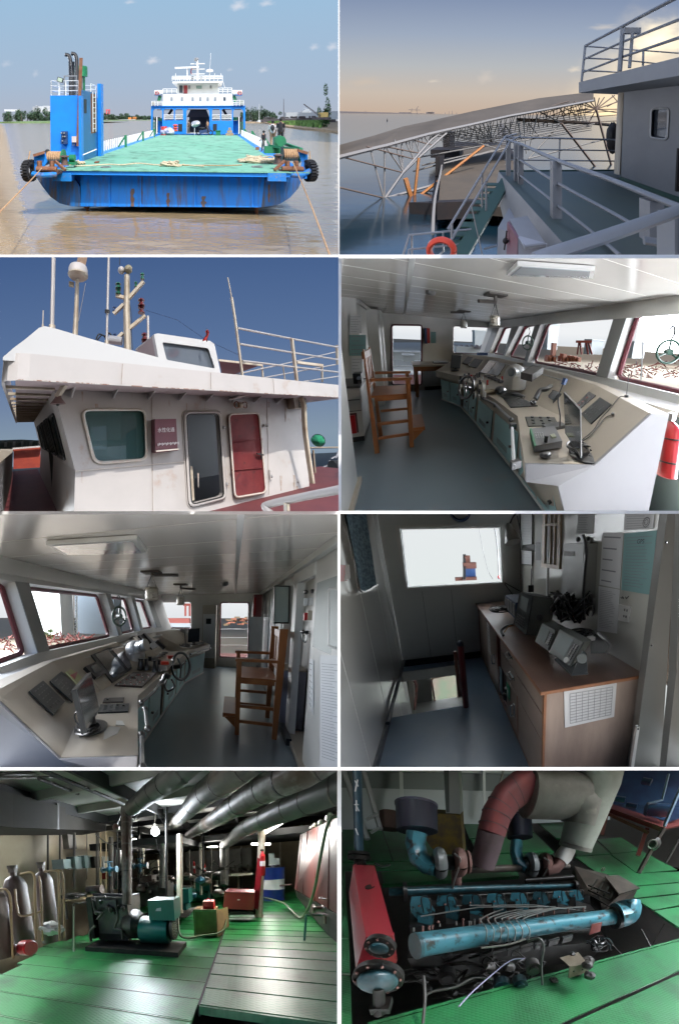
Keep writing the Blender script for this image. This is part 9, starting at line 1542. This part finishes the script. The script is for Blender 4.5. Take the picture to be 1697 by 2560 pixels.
intake(((362,300,3.5,92),(355,350,3.5,90),(372,415,3.48,88),(410,452,3.46,82),(455,468,3.45,70)),366,172,295,180,3.55,'nearer dark drum air filter on a blue elbow');intake(((822,335,4.45,58),(818,390,4.45,60),(832,440,4.42,60),(868,465,4.4,56)),836,225,325,118,4.5,'farther dark drum air filter half hidden by the exhaust pipe')
# exhaust
ex=thing('exhaust_pipe','large lagged exhaust pipe, purple and red then grey, arching over the engine','exhaust pipe',P_(665,455,4))
def tw(name,pts,m,n=24):return tube8(name,pts,m,par=ex,n=n)
tw('purple_section',((663,452,4.0,118),(690,360,3.9,125),(705,300,3.85,130)),'exh_purple');tw('red_section',((705,302,3.84,131),(730,215,3.8,137),(778,140,3.8,145),(835,95,3.85,150),(880,82,3.9,150)),'exh_red')
for (x,y,d,nx,ny) in ((714,272,3.83,.28,-1),(728,222,3.8,.35,-1),(750,180,3.8,.6,-1),(782,140,3.8,.9,-.9),(820,108,3.82,1,-.6)):c=P_(x,y,d);e=P_(x+nx*10,y+ny*10,d);part('seam_band',MB().cyl(c,c+(e-c)*.25,72*d/b.f,24),'exh_purple',ex)
tw('grey_section',((868,120,3.95,215),(900,125,4.0,215),(1050,130,4.2,212),(1110,140,4.3,200)),'lagging_grey');part('ruffled_end',MB().lathe(P_(862,118,3.94),P_(900,124,4.0)-P_(862,118,3.94),[(0,.30),(.03,.385),(.06,.36),(.1,.375)],26,False),'lagging_grey',ex)
tw('upright_section',((1230,-160,4.2,240),(1190,60,4.3,215),(1140,220,4.4,180),(1092,362,4.5,150)),'lagging_pale');part('lower_rim',MB().cyl(P_(1094,355,4.49),P_(1089,372,4.51),77*4.5/b.f,24),'lagging_grey',ex)
tw('joint',((1060,135,4.25,205),(1130,180,4.32,195),(1110,260,4.4,175)),'lagging_grey');tw('wrapped_neck',((1062,370,4.5,70),(1038,405,4.48,82),(1020,432,4.46,70)),'wrap_white');tw('rusty_elbow',((1022,430,4.46,62),(1000,460,4.44,60),(960,470,4.42,56)),'turbo_rust');tw('back_pipe',((610,470,4.1,34),(800,462,4.3,34),(1060,455,4.8,30)),'pipe_dark' if 'pipe_dark' in MATS else 'eng_black')
# gearbox end
part('gearbox',MB().prism([P_(*p) for p in ((1085,452,4.7),(1235,490,4.6),(1375,565,4.35),(1290,590,4.25),(1215,660,4.2),(1120,600,4.4))],(0,0,-.3)),mat('cast_brown',(.035,.03,.026),.5,n=(5,.5,.5),c2=(.07,.055,.045)),en);part('gearbox_lid',MB().prism([P_(*p) for p in ((1225,505,4.5),(1285,500,4.55),(1385,560,4.35),(1290,588,4.24))],(0,0,.03)),'cast_brown',en)
mb=MB();[mb.bar(P_(1165+28*i,560+14*i,4.22),P_(1190+28*i,515+14*i,4.4),.03) for i in range(4)];[mb.bar(P_(1150,585-22*i,4.3),P_(1250,640-30*i,4.2),.025) for i in range(3)];part('gearbox_rib',mb,'eng_black',en);part('eye_bolt',MB().ring(P_(1218,468,4.5),(0,1,0),.03,.012,12,6),'steel_line',en)
# tangle below the engine
tg=thing('engine_pipework','dark tangle of hoses, pumps and pipes in the pit below the blue pipe','pipework',P_(650,950,2.9));rnd=random.Random(14);mb=MB()
for i in range(46):a=P_(rnd.uniform(400,1000),rnd.uniform(860,1050),rnd.uniform(2.8,3.1));q=[a];[q.append(q[-1]+V(rnd.uniform(-.22,.25),rnd.uniform(-.08,.08),rnd.uniform(-.14,.14))) for _ in range(3)];mb.curve(q,rnd.choice([.008,.014,.022]),6,3)
part('hoses',mb,'eng_black',tg);mb=MB()
for i in range(22):a=P_(rnd.uniform(390,1180),rnd.uniform(850,1060),rnd.uniform(2.75,3.0));mb.ball(a,rnd.uniform(.025,.06),9,6,(1.3,1,.8),.4)
part('castings',mb,mat('cast_oily',(.02,.02,.02),.6,n=(7,.5,.55),c2=(.05,.04,.033)),tg)
for i in range(60):a=P_(rnd.uniform(340,1160),rnd.uniform(575,850),3.0);u_=rnd.random();part('engine_bolt',MB().cyl(P_(340+800*u_,752-92*u_+rnd.uniform(-20,14),2.78+1.1*u_),P_(340+800*u_,738-92*u_-rnd.uniform(0,10),2.78+1.1*u_),.014,7),'turbo_rust' if i%3 else 'steel_line',tg) if i<34 else None
for (x,y,w,m) in ((755,1020,42,'eng_blue_dark'),(840,1005,34,'eng_blue_dark'),(500,970,40,'eng_black'),(900,930,36,'cast_oily')):c=P_(x,y,2.72);part('pump_cap',MB().cyl(c,c+V(0,.1,-.02),w*2.72/b.f,18).cyl(c-V(0,.02,0),c,w*1.6/b.f,14),MATS[m],tg)
for i in range(7):part('side_cover',MB().obox(P_(680+62*i,872-14*i,2.85+.1*i),(.075,.02,.01),(0,.02,0),(0,0,.05)),'cast_oily',tg)
for pts,r,m in ((((870,800,2.7),(920,785,2.7),(945,820,2.7),(935,900,2.7),(938,1000,2.7)),.015,'pipe_grey8'),(((400,1050,2.4),(440,1030,2.45),(540,1010,2.5),(620,970,2.6),(705,972,2.6)),.014,'pipe_grey8'),(((390,1178,2.2),(400,1060,2.3),(395,960,2.4)),.015,'pipe_grey8'),(((660,830,2.6),(780,815,2.7),(860,790,2.8)),.012,'steel_line')):mat('pipe_grey8',(.04,.04,.038),.4);part('hose',MB().curve([P_(*p) for p in pts],r,8),MATS[m],tg)
cable('cable',[P_(*p) for p in ((555,1100,2.15),(620,1030,2.35),(700,960,2.5),(790,890,2.6),(860,878,2.6))],.007,'thin pale violet cable crossing the dark pit','cable_violet') if 'cable_violet' in MATS or mat('cable_violet',(.28,.27,.42),.5) else None
t=thing('metal_bracket','tan metal bracket box with holes in the pit','bracket',P_(1085,930,2.9));part('top',MB().prism([P_(*p) for p in ((1020,875,2.9),(1065,915,2.8),(1150,905,2.85),(1105,850,3.0))],(0,0,-.01)),mat('tan_metal',(.16,.135,.10),.5,n=(8,.6,.55),c2=(.12,.09,.06)),t);part('front',MB().prism([P_(*p) for p in ((1060,970,2.8),(1065,915,2.8),(1150,905,2.85),(1148,940,2.85))],(0,.02,0)),'tan_metal',t);part('hole',MB().ball(P_(1085,938,2.78),.014,8,6,(1,.3,1)).ball(P_(1125,930,2.8),.014,8,6,(1,.3,1)),'eng_black',t)
cable_heap(P_(1190,830,3.6),.16,8,.012,'loops of dark wire hanging right of the bracket',21,flat=1.2)
# right background
bn=thing('red_workbench','red steel bench carrying blue machines at the upper right','bench',P_(1350,400,6));part('top_rail',MB().bar(P_(1225,185,6.2),P_(1500,285,5.6),.16,.10),'red_bench',bn);part('top',MB().prism([P_(*p) for p in ((1225,182,6.2),(1500,280,5.6),(1640,250,6.4),(1330,150,7.2))],(0,0,-.04)),'red_bench',bn)
for a,c in (((1240,190,6.2),(1212,310,6.2)),((1420,280,5.8),(1378,405,5.8)),((1495,285,5.6),(1470,330,5.6))):part('leg',MB().bar(P_(*a),P_(*c),.09),'red_bench',bn)
part('lower_rail',MB().bar(P_(1225,205,6.1),P_(1430,300,5.7),.07),'red_bench',bn)
mc8=thing('blue_machine','large dark blue machine with pipes on the red bench','machine',P_(1450,180,6.4));part('body',MB().prism([P_(*p) for p in ((1240,165,6.6),(1265,-60,7),(1700,-60,6.8),(1700,190,6.2),(1520,250,6.0))],(.1,.5,0)),'machine_navy',mc8)
for (x,y,w,L) in ((1290,140,26,60),(1470,190,60,110),(1420,60,30,40),(1350,170,22,50)):c=P_(x-L*.5,y,5.9);part('cylinder',MB().cyl(c,P_(x+L*.5,y+8,5.8),w*.5*5.9/b.f,16),'machine_navy',mc8)
part('pipe',MB().tube([P_(1520,30,5.7),P_(1490,150,5.7),P_(1425,165,5.7)],.03,8).tube([P_(1590,60,5.5),P_(1500,270,5.5)],.04,8),mat('pipe_bluegrey',(.14,.20,.26),.3),mc8)
vl=thing('standing_valve','valve with hand wheel on a slanting pipe at the right','valve',P_(1380,480,5));part('pipe',MB().tube([P_(1382,485,5),P_(1455,350,5),P_(1500,280,5)],.045,8),'cast_brown',vl);part('body',MB().ball(P_(1455,350,4.95),.12,10,8,(1,1,1.1),.2),'pipe_grey8',vl);part('hand_wheel',MB().ring(P_(1445,352,4.8),(-.3,-1,.2),.085,.016,18,6),'steel_line',vl);part('second_pipe',MB().tube([P_(1505,440,5),P_(1568,330,5)],.03,8),'pipe_grey8',vl)
cable('cable',[P_(*p) for p in ((170,440,3.3),(200,455,3.28),(240,448,3.28))],.014,'short black hose end beside the red header tank');cable('cable',[P_(*p) for p in ((745,70,5),(770,-20,5))],.02,'thin cream cord behind the red exhaust bend','wrap_white')
# ================================================================ the white display cabinet: walls and shelves that part the bays
mat('cabinet_white',(.86,.86,.86),.6)
def wedge(name,label,x0,y0,x1,y1,d0,d1):
 """wall that runs straight back between d0 and d1; x0..y1 is the strip it shows at its front edge"""
 g=lambda x,y,d:(Q*(x-848.5)*d,d,-Q*(y-1280)*d)
 vs=[g(x,y,d) for d in (d0,d1) for x,y in ((x0,y1),(x1,y1),(x1,y0),(x0,y0))];o=Vector(vs[0])
 me=bpy.data.meshes.new(name);me.from_pydata([Vector(v)-o for v in vs],[],[(0,1,2,3),(7,6,5,4),(1,0,4,5),(2,1,5,6),(3,2,6,7),(0,3,7,4)]);me.materials.append(MATS['cabinet_white'])
 ob=bpy.data.objects.new(name,me);ob.location=o;col.objects.link(ob);ob['label']=label;ob['category']='partition';return ob
wedge('partition_wall','upright white strip between the blue ship and the sunset deck',845.6,-60,848.5,636,200,1500)
wedge('partition_wall','upright white strip between the white wheelhouse outside and the control room',846,643,853,1278,28,900)
wedge('partition_wall','upright white strip between the two rooms with grey blue floors, third row',844,1285,850.5,1919,10.4,320)
wedge('partition_wall','upright white strip between the green engine hall and the engine',843,1926,853,2600,6.8,320)
wedge('partition_shelf','white strip under the blue ship, above the wheelhouse',-60,636,845.9,642,30,60)
wedge('partition_shelf','white strip under the sunset deck, above the control room',846,636,1760,645,23,230)
wedge('partition_shelf','white strip under the white wheelhouse, above the console room',-60,1278,843.9,1286,10.4,240)
wedge('partition_shelf','white strip under the control room, above the stair landing',844,1277,1760,1284.5,10.4,240)
wedge('partition_shelf','white strip under the console room, above the green engine hall',-60,1919,842.9,1926.5,6,240)
wedge('partition_shelf','white strip under the stair landing, above the blue engine',843,1918.5,1760,1926.5,6,240)
wedge('cabinet_bottom','bottom board of the cabinet under the two engine rooms',-60,2564,1760,2620,6,240)

wedge('light_block_wall','unseen wall added beside the front of the control room bay to block stray light',1699,-600,1760,1285,8,34)  # unseen outer walls, added to stop light spilling between bays
wedge('light_block_wall','unseen wall added right of the sunset deck bay to block light',1699,-60,1740,640,45,2200)
wedge('light_block_wall','unseen wall added left of the ship and the wheelhouse bays to block light',-60,250,-2,1283,5,1040)
wedge('partition_shelf','unseen board added on the right above the stair landing bay to block light',1697,1278,6200,1284,10.4,240)  # outer board added out of view to hold back stray light
# unseen board added high up to keep the sun off the sunset deck
me=bpy.data.meshes.new('shade_board_mesh');tp_=[(452,-780),(520,-780),(740,275),(600,620),(130,620),(302,275)]
me.from_pydata([(x,y,z) for z in (0,6) for x,y in tp_],[],[(5,4,3,2,1,0),(6,7,8,9,10,11)]+[(i,(i+1)%6,6+(i+1)%6,6+i) for i in range(6)]);me.materials.append(MATS['cabinet_white'])
ob=bpy.data.objects.new('shade_board',me);ob.location=(0,0,900);col.objects.link(ob);ob['label']='unseen board added high above the sunset deck to shade it';ob['category']='shade board'

# ---------------------------------------------------------------- trim everything to its own bay, just like scenery in a box
def trim():
 for o in list(bpy.data.objects):
  if o.type != 'MESH' or 'bay' not in o:continue
  b=BAYS[o['bay']];x0,y0,x1,y1=b.rect
  l,r,t,d=Q*(x0-848.5),Q*(x1-848.5),-Q*(y0-1280),-Q*(y1-1280)
  W=Vector(ROOT[o][0].w(ROOT[o][1])[0])
  planes=[((0,NEAR.get(b.key,0.6),0),(0,1,0)),((0,0,0),(1,-l,0)),((0,0,0),(-1,r,0)),((0,0,0),(0,t,-1)),((0,0,0),(0,-d,1))]
  if o.get('free'):
   del o['free'];continue
  vs=np.empty(len(o.data.vertices)*3,np.float32);o.data.vertices.foreach_get('co',vs);vs=vs.reshape(-1,3)+np.array(W)
  bad=[(p,n) for p,n in planes if ((vs-np.array(p)) @ np.array(n)).min()<-1e-4]
  if not bad:continue
  if any(((vs-np.array(p)) @ np.array(n)).max()<0 for p,n in bad):
   me=bpy.data.meshes.new(o.name);o.data=me;o['gone']=1;continue
  if o.data.users>1:o.data=o.data.copy()
  bm=bmesh.new();bm.from_mesh(o.data)
  bmesh.ops.triangulate(bm,faces=[f for f in bm.faces if len(f.verts)>4])
  for p,n in bad:
   bmesh.ops.bisect_plane(bm,geom=bm.verts[:]+bm.edges[:]+bm.faces[:],plane_co=Vector(p)-W,plane_no=Vector(n).normalized(),clear_inner=True)
  bm.to_mesh(o.data);bm.free()
  if not len(o.data.polygons):o['gone']=1
 for o in list(bpy.data.objects):
  if o.type=='MESH' and o.get('gone'):
   for c in list(o.children):
    if not c.get('gone'):c.parent=o.parent
   bpy.data.objects.remove(o)
 for o in list(bpy.data.objects):
  if o.type=='EMPTY' and not o.children:bpy.data.objects.remove(o)
  elif o.type=='MESH' and 'bay' in o:del o['bay']
trim()
